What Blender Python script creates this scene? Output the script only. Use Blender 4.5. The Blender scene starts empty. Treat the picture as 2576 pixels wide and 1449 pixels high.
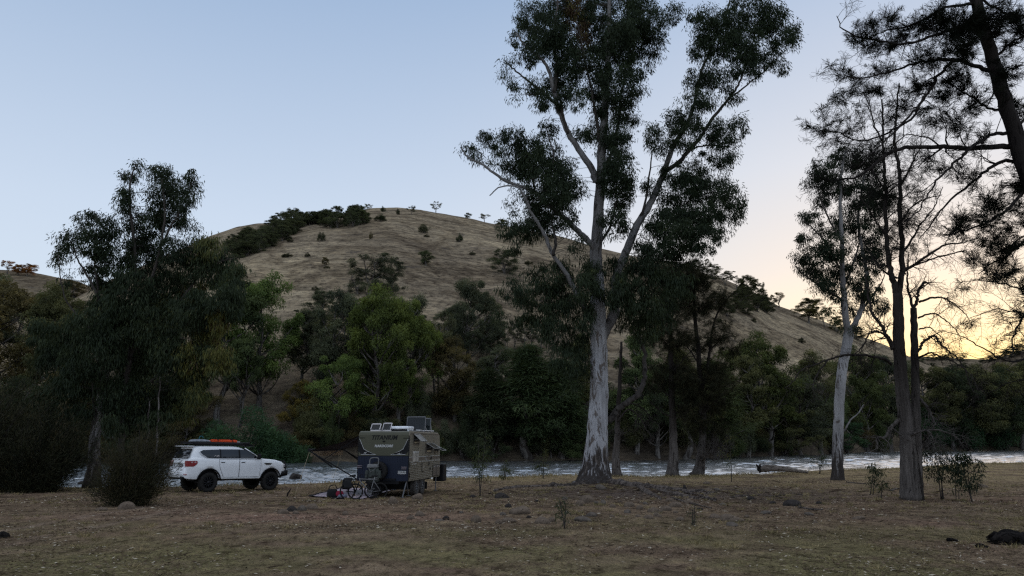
import bpy, bmesh, math, random
import numpy as np
from mathutils import Vector, Matrix, Euler
R = math.radians
rnd = random.Random(7)
scene = bpy.context.scene
COL = scene.collection

# ------------------------------------------------------------------ camera
CAM_Z = 1.7
LENS = 26.0
FPX = 1024 * LENS / 36.0
PITCH = math.atan((442 - 288) / FPX)
CP, SP = math.cos(PITCH), math.sin(PITCH)
S = 1024 / 2576.0          # survey units of the photo -> pixels

cam_d = bpy.data.cameras.new("camera")
cam_d.lens = LENS
cam_d.sensor_width = 36
cam_d.clip_start = 0.1
cam_d.clip_end = 6000
cam = bpy.data.objects.new("camera", cam_d)
cam.location = (0, 0, CAM_Z)
cam.rotation_euler = (R(90) + PITCH, 0, 0)
COL.objects.link(cam)
scene.camera = cam

def ray(dx, dy):
    u = (dx * S - 512) / FPX
    v = (288 - dy * S) / FPX
    y = CP - v * SP
    return u / y, (SP + v * CP) / y          # X and Z per metre of depth
def at(dx, dy, Y):
    a, b = ray(dx, dy)
    return np.array((a * Y, Y, CAM_Z + b * Y))
def px2m(d, Y):                               # survey units -> metres at depth Y
    return d * S / FPX * Y * 1.0

# ------------------------------------------------------------------ noise
def hash2(ix, iy, seed=0):
    n = (ix.astype(np.int64) * 374761393 + iy.astype(np.int64) * 668265263 + seed * 974711) & 0x7fffffff
    n = ((n ^ (n >> 13)) * 1274126177) & 0x7fffffff
    n = n ^ (n >> 16)
    return (n & 0xffff) / 65535.0
def vnoise(x, y, seed=0):
    x = np.asarray(x, float); y = np.asarray(y, float)
    ix, iy = np.floor(x), np.floor(y)
    fx, fy = x - ix, y - iy
    fx = fx * fx * (3 - 2 * fx); fy = fy * fy * (3 - 2 * fy)
    a = hash2(ix, iy, seed); b = hash2(ix + 1, iy, seed)
    c = hash2(ix, iy + 1, seed); d = hash2(ix + 1, iy + 1, seed)
    return (a * (1 - fx) + b * fx) * (1 - fy) + (c * (1 - fx) + d * fx) * fy
def fbm(x, y, oct=4, seed=0):
    s, amp, f = 0, 0.5, 1.0
    for i in range(oct):
        s = s + amp * (vnoise(np.asarray(x) * f, np.asarray(y) * f, seed + i * 13) - .5) * 2
        amp *= .5; f *= 2.03
    return s
def sstep(a, b, x):
    t = np.clip((np.asarray(x, float) - a) / (b - a), 0, 1)
    return t * t * (3 - 2 * t)

# ------------------------------------------------------------------ near ground
WATER_Z = -1.30
def a_of(dx): return ray(dx, 1200)[0]
EDGE_D = [(-900, 38), (0, 40), (230, 40), (450, 42), (700, 45), (850, 48), (1120, 55), (1300, 58), (1450, 61), (1600, 58.5),
          (1700, 58), (1900, 61), (2080, 66), (2300, 67), (2400, 73), (2576, 78), (3000, 90), (3600, 110)]
EDGE_A = np.array([a_of(d) for d, _ in EDGE_D]); EDGE_Y = np.array([y for _, y in EDGE_D], float)
def edge_y(a): return np.interp(a, EDGE_A, EDGE_Y)
TREE_XY = None
def hz(X, Y):
    X = np.asarray(X, float); Y = np.asarray(Y, float)
    z = np.interp(Y, [-80, 6, 20, 30, 36, 45, 60, 80, 140], [.5, 0, -.27, -.47, -.58, -.75, -.90, -.95, -1.0])
    a = X / np.maximum(Y, 15)
    z = z + sstep(.20, .62, a) * sstep(38, 76, Y) * .57
    z = z + .055 * fbm(X * .22, Y * .22, 3, 5) + .02 * fbm(X * .9, Y * .9, 2, 9)
    cx, cy = at(1500, 1222, 42.5)[:2]
    z = z + .16 * np.exp(-(((X - cx - .6) / 4.5) ** 2 + ((Y - cy + 1) / 4.0) ** 2))
    z = z - .17 * np.exp(-(((X + 5) / 6.0) ** 2 + ((Y - 35) / 6.5) ** 2))
    ed = edge_y(a) + 1.1 * fbm(X * .35, Y * .05, 3, 21)
    z = z - sstep(-.3, 2.2, Y - ed) * 1.3
    return z
def gnd(dx, dy, y0=8.0, y1=120.0):
    """the point of the near ground seen at a survey position"""
    a, b = ray(dx, dy)
    ys = np.linspace(y0, y1, 4000)
    f = CAM_Z + b * ys - hz(a * ys, ys)
    k = np.argmax(f < 0)
    y = ys[k] if f[k] < 0 else y1
    return np.array((a * y, y, float(hz(a * y, y))))

# ------------------------------------------------------------------ mesh helpers
def mesh_obj(name, V, F, mats, parent=None, smooth=False, attrs=None, mi=None, link=True):
    """V (n,3); F list of (m,k) int arrays or list of tuples"""
    me = bpy.data.meshes.new(name)
    V = np.asarray(V, np.float32)
    if isinstance(F, np.ndarray): F = [F]
    if len(F) and isinstance(F[0], np.ndarray) and F[0].ndim == 2:
        loops = np.concatenate([f.ravel() for f in F]).astype(np.int32)
        sizes = np.concatenate([np.full(len(f), f.shape[1], np.int32) for f in F])
        starts = np.concatenate([[0], np.cumsum(sizes)[:-1]]).astype(np.int32)
        me.vertices.add(len(V)); me.vertices.foreach_set("co", V.ravel())
        me.loops.add(len(loops)); me.loops.foreach_set("vertex_index", loops)
        me.polygons.add(len(sizes)); me.polygons.foreach_set("loop_start", starts)
        try: me.polygons.foreach_set("loop_total", sizes)
        except Exception: pass
        me.update(calc_edges=True)
    else:
        me.from_pydata([tuple(v) for v in V], [], [tuple(f) for f in F])
    for m in (mats if isinstance(mats, (list, tuple)) else [mats]): me.materials.append(m)
    if mi is not None: me.polygons.foreach_set("material_index", np.asarray(mi, np.int32))
    if smooth: me.polygons.foreach_set("use_smooth", np.ones(len(me.polygons), bool))
    for k, arr in (attrs or {}).items():
        at_ = me.attributes.new(k, 'FLOAT', 'POINT'); at_.data.foreach_set("value", np.asarray(arr, np.float32))
    o = bpy.data.objects.new(name, me)
    if link: COL.objects.link(o)
    if parent is not None: o.parent = parent
    return o

def empty(name, loc=(0, 0, 0), rz=0.0):
    o = bpy.data.objects.new(name, None); o.location = loc; o.rotation_euler = (0, 0, rz)
    o.empty_display_size = .3
    COL.objects.link(o); return o
def tag(o, label=None, cat=None, group=None, kind=None):
    if label: o["label"] = label
    if cat: o["category"] = cat
    if group: o["group"] = group
    if kind: o["kind"] = kind
    return o
def copy_thing(o, label=None, group=None):
    c = o.copy(); COL.objects.link(c)
    if label: c["label"] = label
    if group: c["group"] = group
    for ch in list(o.children):
        d = ch.copy(); COL.objects.link(d); d.parent = c
        for g in list(ch.children):
            e = g.copy(); COL.objects.link(e); e.parent = d
    return c

class MB:
    """collects small shapes into one mesh"""
    def __init__(s): s.V = []; s.F = []; s.n = 0
    def add(s, V, F):
        V = np.asarray(V, float); s.V.append(V)
        s.F += [tuple(int(i) + s.n for i in f) for f in F]; s.n += len(V); return s
    def box(s, c, d, rot=None, bev=0.0):
        c = np.asarray(c, float); hx, hy, hz_ = [k / 2 for k in d]
        b = min(bev, hx * .9, hy * .9, hz_ * .9)
        if b <= 0:
            V = np.array([(x, y, z) for x in (-hx, hx) for y in (-hy, hy) for z in (-hz_, hz_)])
            F = [(0, 1, 3, 2), (4, 6, 7, 5), (0, 4, 5, 1), (2, 3, 7, 6), (0, 2, 6, 4), (1, 5, 7, 3)]
        else:
            bm = bmesh.new(); bmesh.ops.create_cube(bm, size=1)
            for v in bm.verts: v.co = Vector((v.co.x * 2 * hx, v.co.y * 2 * hy, v.co.z * 2 * hz_))
            bmesh.ops.bevel(bm, geom=bm.edges[:], offset=b, segments=2, affect='EDGES', profile=.5)
            bm.verts.index_update()
            V = np.array([tuple(v.co) for v in bm.verts]); F = [tuple(v.index for v in f.verts) for f in bm.faces]; bm.free()
        if rot is not None: V = V @ np.array(rot).T
        return s.add(V + c, F)
    def tube(s, pts, rad, n=8, caps=True):
        V, F = tube_geo(pts, rad, n, caps); return s.add(V, F)
    def cyl(s, c, axis, r, h, n=20, r2=None):
        c = np.asarray(c, float); a = np.asarray(axis, float); a = a / np.linalg.norm(a)
        return s.tube([c - a * h / 2, c + a * h / 2], [r, r if r2 is None else r2], n)
    def torus(s, c, axis, R_, r, n=28, m=8):
        c = np.asarray(c, float); a = np.asarray(axis, float); a /= np.linalg.norm(a)
        u = np.cross(a, (0, 0, 1.0));
        if np.linalg.norm(u) < 1e-3: u = np.cross(a, (1.0, 0, 0))
        u /= np.linalg.norm(u); w = np.cross(a, u)
        V = []; F = []
        for i in range(n):
            t = 2 * math.pi * i / n; d = u * math.cos(t) + w * math.sin(t)
            for j in range(m):
                q = 2 * math.pi * j / m
                V.append(c + d * (R_ + r * math.cos(q)) + a * r * math.sin(q))
        for i in range(n):
            for j in range(m):
                F.append((i * m + j, ((i + 1) % n) * m + j, ((i + 1) % n) * m + (j + 1) % m, i * m + (j + 1) % m))
        return s.add(V, F)
    def poly(s, pts): return s.add(pts, [tuple(range(len(pts)))])
    def prism(s, pts, off):
        pts = np.asarray(pts, float); n = len(pts); off = np.asarray(off, float)
        V = np.concatenate([pts, pts + off])
        F = [tuple(range(n))[::-1], tuple(range(n, 2 * n))] + [(i, (i + 1) % n, n + (i + 1) % n, n + i) for i in range(n)]
        return s.add(V, F)
    def lathe(s, prof, c, axis, n=32):
        """prof: list of (radius, offset along axis)"""
        c = np.asarray(c, float); a = np.asarray(axis, float); a /= np.linalg.norm(a)
        u = np.cross(a, (0, 0, 1.0))
        if np.linalg.norm(u) < 1e-3: u = np.cross(a, (1.0, 0, 0))
        u /= np.linalg.norm(u); w = np.cross(a, u)
        V = []; F = []; m = len(prof)
        for i in range(n):
            t = 2 * math.pi * i / n; d = u * math.cos(t) + w * math.sin(t)
            for r, h in prof: V.append(c + d * r + a * h)
        for i in range(n):
            for j in range(m - 1):
                F.append((i * m + j, ((i + 1) % n) * m + j, ((i + 1) % n) * m + j + 1, i * m + j + 1))
        return s.add(V, F)
    def build(s, name, mat, parent=None, smooth=False):
        return mesh_obj(name, np.concatenate(s.V), s.F, mat, parent, smooth)

def smooth_path(P, k=4):
    """Catmull-Rom through points P (n,d)"""
    P = np.asarray(P, float)
    if len(P) < 3: 
        return np.array([P[0] + (P[-1] - P[0]) * t for t in np.linspace(0, 1, k + 1)]) if len(P) == 2 else P
    out = []
    Q = np.vstack([2 * P[0] - P[1], P, 2 * P[-1] - P[-2]])
    for i in range(1, len(Q) - 2):
        for t in np.linspace(0, 1, k, endpoint=False):
            a, b, c, d = Q[i - 1], Q[i], Q[i + 1], Q[i + 2]
            out.append(.5 * ((2 * b) + (-a + c) * t + (2 * a - 5 * b + 4 * c - d) * t * t + (-a + 3 * b - 3 * c + d) * t ** 3))
    out.append(P[-1]); return np.array(out)

def tube_geo(pts, rad, n=8, caps=True, wob=0.0, rng=None, flut=None):
    P = np.asarray(pts, float); m = len(P)
    rad = np.broadcast_to(np.asarray(rad, float), (m,)) if np.ndim(rad) == 0 or len(np.atleast_1d(rad)) == m else np.interp(np.linspace(0, 1, m), np.linspace(0, 1, len(rad)), rad)
    T = np.gradient(P, axis=0); T /= np.maximum(np.linalg.norm(T, axis=1, keepdims=True), 1e-9)
    ref = np.array((0, 1.0, 0)) if abs(T[:, 1]).mean() < .8 else np.array((1.0, 0, 0))
    U = np.cross(T, ref); U /= np.maximum(np.linalg.norm(U, axis=1, keepdims=True), 1e-9)
    W = np.cross(T, U)
    th = np.arange(n) * 2 * math.pi / n
    rr = rad[:, None] * np.ones((1, n))
    if wob and rng is not None: rr = rr * (1 + wob * (rng.random((m, n)) - .5))
    if flut is not None: rr = rr * flut(np.arange(m)[:, None] / max(m - 1, 1), th[None, :])
    V = P[:, None, :] + rr[..., None] * (U[:, None, :] * np.cos(th)[None, :, None] + W[:, None, :] * np.sin(th)[None, :, None])
    V = V.reshape(-1, 3)
    i = np.arange(m - 1)[:, None] * n; j = np.arange(n)[None, :]; j2 = (j + 1) % n
    F = np.stack([i + j, i + j2, i + n + j2, i + n + j], -1).reshape(-1, 4)
    F = [tuple(f) for f in F.tolist()]
    if caps: F += [tuple(range(n))[::-1], tuple(range((m - 1) * n, m * n))]
    return V, F

# ------------------------------------------------------------------ materials
def new_mat(name):
    m = bpy.data.materials.new(name); m.use_nodes = True
    nt = m.node_tree; nt.nodes.clear()
    out = nt.nodes.new("ShaderNodeOutputMaterial")
    return m, nt, out
def N(nt, t, **kw):
    n = nt.nodes.new(t)
    for k, v in kw.items():
        if k.startswith("i_"):
            n.inputs[k[2:].replace("_", " ")].default_value = v
        elif k.startswith("n_"): n.inputs[int(k[2:])].default_value = v
        else: setattr(n, k, v)
    return n
def L(nt, a, b): nt.links.new(a, b)
def ramp(nt, fac, stops, interp='LINEAR'):
    r = nt.nodes.new("ShaderNodeValToRGB"); r.color_ramp.interpolation = interp
    e = r.color_ramp.elements
    while len(e) < len(stops): e.new(.5)
    for k, (p, c) in enumerate(stops):
        e[k].position = p; e[k].color = c if len(c) == 4 else (*c, 1)
    if fac is not None: L(nt, fac, r.inputs[0])
    return r
def mixc(nt, f, a, b, mode='MIX'):
    m = nt.nodes.new("ShaderNodeMix"); m.data_type = 'RGBA'; m.blend_type = mode
    for s_, v in ((m.inputs[0], f), (m.inputs[6], a), (m.inputs[7], b)):
        if hasattr(v, 'is_linked'): L(nt, v, s_)
        elif isinstance(v, (int, float)): s_.default_value = v
        else: s_.default_value = v if len(v) == 4 else (*v, 1)
    return m.outputs[2]
def math_(nt, op, a, b=None, c=None, clamp=False):
    m = nt.nodes.new("ShaderNodeMath"); m.operation = op; m.use_clamp = clamp
    for s_, v in zip(m.inputs, (a, b, c)):
        if v is None: continue
        if hasattr(v, 'is_linked'): L(nt, v, s_)
        else: s_.default_value = v
    return m.outputs[0]
def simple(name, col, rough=.5, metal=0.0, var=.12, vscale=6.0, bump=0.0, bscale=40.0, coat=0.0, spec=.16):
    """a principled material whose colour drifts a little with noise"""
    m, nt, out = new_mat(name)
    p = N(nt, "ShaderNodeBsdfPrincipled"); L(nt, p.outputs[0], out.inputs[0])
    tc = N(nt, "ShaderNodeTexCoord")
    nz = N(nt, "ShaderNodeTexNoise", i_Scale=vscale, i_Detail=5.0); L(nt, tc.outputs['Object'], nz.inputs['Vector'])
    lo = tuple(max(c * (1 - var * 1.6), 0) for c in col); hi = tuple(min(c * (1 + var * 1.6), 1) for c in col)
    r = ramp(nt, nz.outputs[0], [(.25, lo), (.75, hi)]); L(nt, r.outputs[0], p.inputs['Base Color'])
    p.inputs['Roughness'].default_value = rough; p.inputs['Metallic'].default_value = metal
    p.inputs['Coat Weight'].default_value = coat; p.inputs['Coat Roughness'].default_value = .05
    p.inputs['Specular IOR Level'].default_value = spec
    if bump:
        b = N(nt, "ShaderNodeTexNoise", i_Scale=bscale, i_Detail=4.0); L(nt, tc.outputs['Object'], b.inputs['Vector'])
        bp = N(nt, "ShaderNodeBump", i_Strength=bump, i_Distance=.02); L(nt, b.outputs[0], bp.inputs['Height']); L(nt, bp.outputs[0], p.inputs['Normal'])
    return m
# ------------------------------------------------------------------ sky and sun
SUN_AZ, SUN_EL = 31.0, 3.0
w = bpy.data.worlds.new("World"); scene.world = w; w.use_nodes = True
nt = w.node_tree; nt.nodes.clear()
wo = N(nt, "ShaderNodeOutputWorld"); bg = N(nt, "ShaderNodeBackground")
sky = N(nt, "ShaderNodeTexSky"); sky.sky_type = 'NISHITA'; sky.sun_disc = False
sky.sun_elevation = R(SUN_EL); sky.sun_rotation = R(SUN_AZ); sky.air_density = 1.0; sky.dust_density = 1.2; sky.ozone_density = 1.6; sky.altitude = 300
# clear evening sky: hand-set dusk gradient plus a small share of the sky model
tcw = N(nt, "ShaderNodeTexCoord"); sxw = N(nt, "ShaderNodeSeparateXYZ"); L(nt, tcw.outputs['Generated'], sxw.inputs[0])
zup = sxw.outputs[2]
base = ramp(nt, zup, [(0.0, (.66, .76, .84)), (.10, (.70, .79, .90)), (.28, (.60, .70, .85)), (.55, (.35, .475, .68)), (.68, (.36, .47, .66)), (.85, (.74, .80, .90)), (1.0, (.90, .92, .98))])  # top stops, here and in warm, brightened above the view as fill light
warm = ramp(nt, zup, [(0.0, (1.10, .80, .22)), (.075, (1.10, .85, .33)), (.13, (1.0, .84, .57)), (.21, (.88, .78, .70)), (.34, (.72, .74, .80)), (.56, (.42, .53, .72)), (.68, (.38, .49, .68)), (.85, (.74, .80, .90)), (1.0, (.90, .92, .98))])
dotn = math_(nt, 'ADD', math_(nt, 'MULTIPLY', sxw.outputs[0], math.sin(R(SUN_AZ))), math_(nt, 'MULTIPLY', sxw.outputs[1], math.cos(R(SUN_AZ))))
xy = math_(nt, 'SQRT', math_(nt, 'SUBTRACT', 1.0001, math_(nt, 'MULTIPLY', zup, zup)))
dn = math_(nt, 'MAXIMUM', math_(nt, 'DIVIDE', dotn, xy), 0.0)
wf = math_(nt, 'POWER', dn, 9.0)
grad = mixc(nt, wf, base.outputs[0], warm.outputs[0])
back = ramp(nt, math_(nt, 'MULTIPLY_ADD', math_(nt, 'DIVIDE', dotn, xy), .5, .5), [(0.0, (1.22, 1.20, 1.20)), (.35, (1.14, 1.12, 1.12)), (.55, (1, 1, 1)), (1.0, (1, 1, 1))])   # sky behind the camera brightened as added fill, out of view
grad = mixc(nt, 1.0, grad, back.outputs[0], 'MULTIPLY')
nis = N(nt, "ShaderNodeVectorMath", operation='SCALE'); L(nt, sky.outputs[0], nis.inputs[0]); nis.inputs['Scale'].default_value = .18
gs = N(nt, "ShaderNodeVectorMath", operation='SCALE'); L(nt, grad, gs.inputs[0]); gs.inputs['Scale'].default_value = .965 / .15
ad = N(nt, "ShaderNodeVectorMath", operation='ADD'); L(nt, nis.outputs[0], ad.inputs[0]); L(nt, gs.outputs[0], ad.inputs[1])
L(nt, ad.outputs[0], bg.inputs[0])
bg.inputs[1].default_value = .15
L(nt, bg.outputs[0], wo.inputs[0])

sd = bpy.data.lights.new("sun", 'SUN'); sd.energy = 2.0; sd.angle = R(.5); sd.color = (1, .62, .36)
so = bpy.data.objects.new("sun", sd); COL.objects.link(so)
sv = Vector((math.sin(R(SUN_AZ)) * math.cos(R(SUN_EL)), math.cos(R(SUN_AZ)) * math.cos(R(SUN_EL)), math.sin(R(SUN_EL))))
so.rotation_euler = sv.to_track_quat('Z', 'Y').to_euler()
so.location = sv * 400

# ------------------------------------------------------------------ materials of the land
def mat_ground():
    m, nt, out = new_mat("dry_ground")
    p = N(nt, "ShaderNodeBsdfPrincipled"); L(nt, p.outputs[0], out.inputs[0]); p.inputs['Roughness'].default_value = .95
    p.inputs['Specular IOR Level'].default_value = .0
    g = N(nt, "ShaderNodeNewGeometry"); pos = g.outputs['Position']
    def nz(s, d=5.0, r=.55): 
        n = N(nt, "ShaderNodeTexNoise", i_Scale=s, i_Detail=d, i_Roughness=r); L(nt, pos, n.inputs['Vector']); return n.outputs[0]
    big, mid, fine, spk = nz(.16, 4), nz(.7, 6, .65), nz(5.5, 6, .7), nz(26.0, 3, .6)
    base = ramp(nt, mid, [(.30, (0.083, 0.060, 0.043)), (.45, (0.156, 0.112, 0.076)), (.60, (0.223, 0.164, 0.108)), (.78, (0.296, 0.223, 0.141))])
    dirt = ramp(nt, fine, [(.3, (0.124, 0.081, 0.060)), (.7, (0.275, 0.181, 0.129))])
    green = ramp(nt, fine, [(.3, (0.099, 0.087, 0.046)), (.7, (0.239, 0.202, 0.102))])
    f1 = ramp(nt, big, [(.52, (0, 0, 0)), (.64, (1, 1, 1))])
    c = mixc(nt, math_(nt, 'MULTIPLY', f1.outputs[0], .6), base.outputs[0], dirt.outputs[0])
    sx = N(nt, "ShaderNodeSeparateXYZ"); L(nt, pos, sx.inputs[0])
    # green tinge close to the camera, yellowed grass out by the water
    near = math_(nt, 'SUBTRACT', 1.0, math_(nt, 'MULTIPLY_ADD', sx.outputs[1], .11, -1.45, clamp=True), clamp=True)
    gm = math_(nt, 'MULTIPLY', near, ramp(nt, nz(.28, 4), [(.40, (0, 0, 0)), (.56, (1, 1, 1))]).outputs[0])
    c = mixc(nt, math_(nt, 'MULTIPLY', gm, .95), c, green.outputs[0])
    far = math_(nt, 'MULTIPLY_ADD', sx.outputs[1], .06, -2.1, clamp=True)
    straw = ramp(nt, fine, [(.3, (0.197, 0.147, 0.083)), (.7, (0.373, 0.286, 0.161))])
    c = mixc(nt, math_(nt, 'MULTIPLY', far, ramp(nt, nz(.4, 5), [(.38, (0, 0, 0)), (.60, (1, 1, 1))]).outputs[0]), c, straw.outputs[0])
    # reddish bare sand
    sp = math_(nt, 'MULTIPLY_ADD', sx.outputs[0], 1, 5.0)
    dx = math_(nt, 'DIVIDE', sp, 5.5); dy = math_(nt, 'DIVIDE', math_(nt, 'SUBTRACT', sx.outputs[1], 20.6), 2.4)
    d2 = math_(nt, 'ADD', math_(nt, 'MULTIPLY', dx, dx), math_(nt, 'MULTIPLY', dy, dy))
    sm = math_(nt, 'SUBTRACT', 1.25, math_(nt, 'ADD', d2, math_(nt, 'MULTIPLY', nz(.9, 4), .9)), clamp=True)
    sand = ramp(nt, fine, [(.3, (0.207, 0.127, 0.093)), (.7, (0.316, 0.202, 0.150))])
    c = mixc(nt, sm, c, sand.outputs[0])
    # faint wheel tracks leading to the parked car
    q0, q1 = gnd(40, 1345), gnd(640, 1240); dv = (q1 - q0)[:2] / np.linalg.norm((q1 - q0)[:2])
    dd = math_(nt, 'SUBTRACT', math_(nt, 'MULTIPLY', math_(nt, 'SUBTRACT', sx.outputs[0], float(q0[0])), float(dv[1])), math_(nt, 'MULTIPLY', math_(nt, 'SUBTRACT', sx.outputs[1], float(q0[1])), float(dv[0])))
    dd = math_(nt, 'ADD', dd, math_(nt, 'MULTIPLY_ADD', nz(.25, 3), 1.6, -.8))
    tr = math_(nt, 'ABSOLUTE', math_(nt, 'SUBTRACT', math_(nt, 'ABSOLUTE', dd), .85))
    tm = math_(nt, 'SUBTRACT', 1.0, math_(nt, 'MULTIPLY_ADD', tr, 2.4, math_(nt, 'MULTIPLY', nz(1.3, 4), .55)), clamp=True)
    c = mixc(nt, math_(nt, 'MULTIPLY', tm, 1.0), c, ramp(nt, fine, [(.3, (0.170, 0.123, 0.092)), (.7, (0.289, 0.217, 0.162))]).outputs[0])
    # dark leaf debris around the tall gum and its stones
    tx, ty = at(1500, 1222, 42.5)[:2]
    ex = math_(nt, 'DIVIDE', math_(nt, 'SUBTRACT', sx.outputs[0], float(tx) + 2.5), 10.0); ey = math_(nt, 'DIVIDE', math_(nt, 'SUBTRACT', sx.outputs[1], float(ty) - 7.5), 9.0)
    e2 = math_(nt, 'ADD', math_(nt, 'MULTIPLY', ex, ex), math_(nt, 'MULTIPLY', ey, ey))
    em = math_(nt, 'SUBTRACT', 1.55, math_(nt, 'ADD', e2, math_(nt, 'MULTIPLY', nz(.55, 5), 1.1)), clamp=True)
    deb = ramp(nt, fine, [(.3, (0.051, 0.041, 0.036)), (.7, (0.149, 0.117, 0.095))])
    c = mixc(nt, math_(nt, 'MULTIPLY', em, .95), c, deb.outputs[0])
    # dark grit and pale specks
    dk = ramp(nt, spk, [(.36, (.30, .30, .30)), (.50, (1, 1, 1)), (.64, (1.0, 1.0, 1.0)), (.74, (1.6, 1.5, 1.4))])
    c = mixc(nt, .8, c, dk.outputs[0], 'MULTIPLY')
    mpc = N(nt, "ShaderNodeMapping"); mpc.inputs['Scale'].default_value = (3.6, 1.7, 1); L(nt, pos, mpc.inputs[0])
    clp = N(nt, "ShaderNodeTexNoise", i_Scale=1.0, i_Detail=4.0, i_Roughness=.7); L(nt, mpc.outputs[0], clp.inputs['Vector'])
    c = mixc(nt, .9, c, ramp(nt, clp.outputs[0], [(.34, (.38, .37, .36)), (.47, (.92, .92, .92)), (.58, (1.1, 1.1, 1.08)), (.70, (1.42, 1.38, 1.28))]).outputs[0], 'MULTIPLY')
    c = mixc(nt, 1.0, c, (1.12, 1.12, 1.14), 'MULTIPLY')
    L(nt, c, p.inputs['Base Color'])
    bp = N(nt, "ShaderNodeBump", i_Strength=.9, i_Distance=.16)
    h = math_(nt, 'ADD', math_(nt, 'MULTIPLY', fine, .6), math_(nt, 'ADD', math_(nt, 'MULTIPLY', spk, .35), mid)); L(nt, h, bp.inputs['Height'])
    L(nt, bp.outputs[0], p.inputs['Normal'])
    return m

def mat_hill(name, k=1.0, warm=1.0):
    m, nt, out = new_mat(name)
    p = N(nt, "ShaderNodeBsdfPrincipled"); L(nt, p.outputs[0], out.inputs[0]); p.inputs['Roughness'].default_value = 1.0
    p.inputs['Specular IOR Level'].default_value = .0
    g = N(nt, "ShaderNodeNewGeometry"); pos = g.outputs['Position']
    def nz(sc, d=5.0, r=.6, dist=0.0):
        mp = N(nt, "ShaderNodeMapping"); mp.inputs['Scale'].default_value = sc; L(nt, pos, mp.inputs[0])
        n = N(nt, "ShaderNodeTexNoise", i_Scale=1.0, i_Detail=d, i_Roughness=r, i_Distortion=dist); L(nt, mp.outputs[0], n.inputs['Vector']); return n.outputs[0]
    big = nz((.012, .012, .012), 5)
    strk = nz((.07, .07, .38), 7, .78, 1.2)        # terracettes along the contours
    tuft = nz((.55, .30, 1.1), 4, .75)
    c = ramp(nt, big, [(.3, (.180 * k, .148 * k, .112 * k)), (.5, (.262 * k, .218 * k, .160 * k)), (.7, (.350 * k, .292 * k, .208 * k))]).outputs[0]
    s2 = ramp(nt, strk, [(.34, (.26, .25, .26)), (.46, (.72, .70, .68)), (.54, (1.05, 1.03, 1.0)), (.66, (1.5, 1.45, 1.32))])
    c = mixc(nt, .80, c, s2.outputs[0], 'MULTIPLY')
    s3 = ramp(nt, nz((.10, .10, .14), 7, .78, .6), [(.36, (.40, .38, .38)), (.48, (.95, .94, .92)), (.60, (1.12, 1.1, 1.06)), (.72, (1.3, 1.27, 1.18))])
    c = mixc(nt, .85, c, s3.outputs[0], 'MULTIPLY')
    t2 = ramp(nt, tuft, [(.34, (.28, .27, .28)), (.48, (1, 1, 1)), (.66, (1.3, 1.28, 1.2))])
    c = mixc(nt, .85, c, t2.outputs[0], 'MULTIPLY')
    gl_ = nz((.016, .016, .010), 5, .6, .8)                       # gullies as dark brown lines, in place of weak relief shading
    gm_ = math_(nt, 'ABSOLUTE', math_(nt, 'SUBTRACT', gl_, .5))
    c = mixc(nt, .9, c, ramp(nt, gm_, [(0.0, (.58, .56, .55)), (.022, (.85, .83, .81)), (.06, (1.0, 1.0, 1.0)), (.2, (1.1, 1.08, 1.04))]).outputs[0], 'MULTIPLY')
    rk = nz((.06, .06, .16), 6, .75)
    rm = ramp(nt, rk, [(.605, (0, 0, 0)), (.67, (1, 1, 1))])
    c = mixc(nt, math_(nt, 'MULTIPLY', rm.outputs[0], .75), c, (.072, .062, .058))
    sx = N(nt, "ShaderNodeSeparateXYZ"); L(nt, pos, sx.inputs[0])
    low = math_(nt, 'MULTIPLY_ADD', sx.outputs[2], -.045, 1.05, clamp=True)   # darker towards the foot of the slope
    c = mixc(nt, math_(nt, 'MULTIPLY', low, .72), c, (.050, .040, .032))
    L(nt, c, p.inputs['Base Color'])
    bp = N(nt, "ShaderNodeBump", i_Strength=.9, i_Distance=1.3)
    L(nt, math_(nt, 'ADD', strk, math_(nt, 'MULTIPLY', tuft, .35)), bp.inputs['Height']); L(nt, bp.outputs[0], p.inputs['Normal'])
    return m

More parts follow.
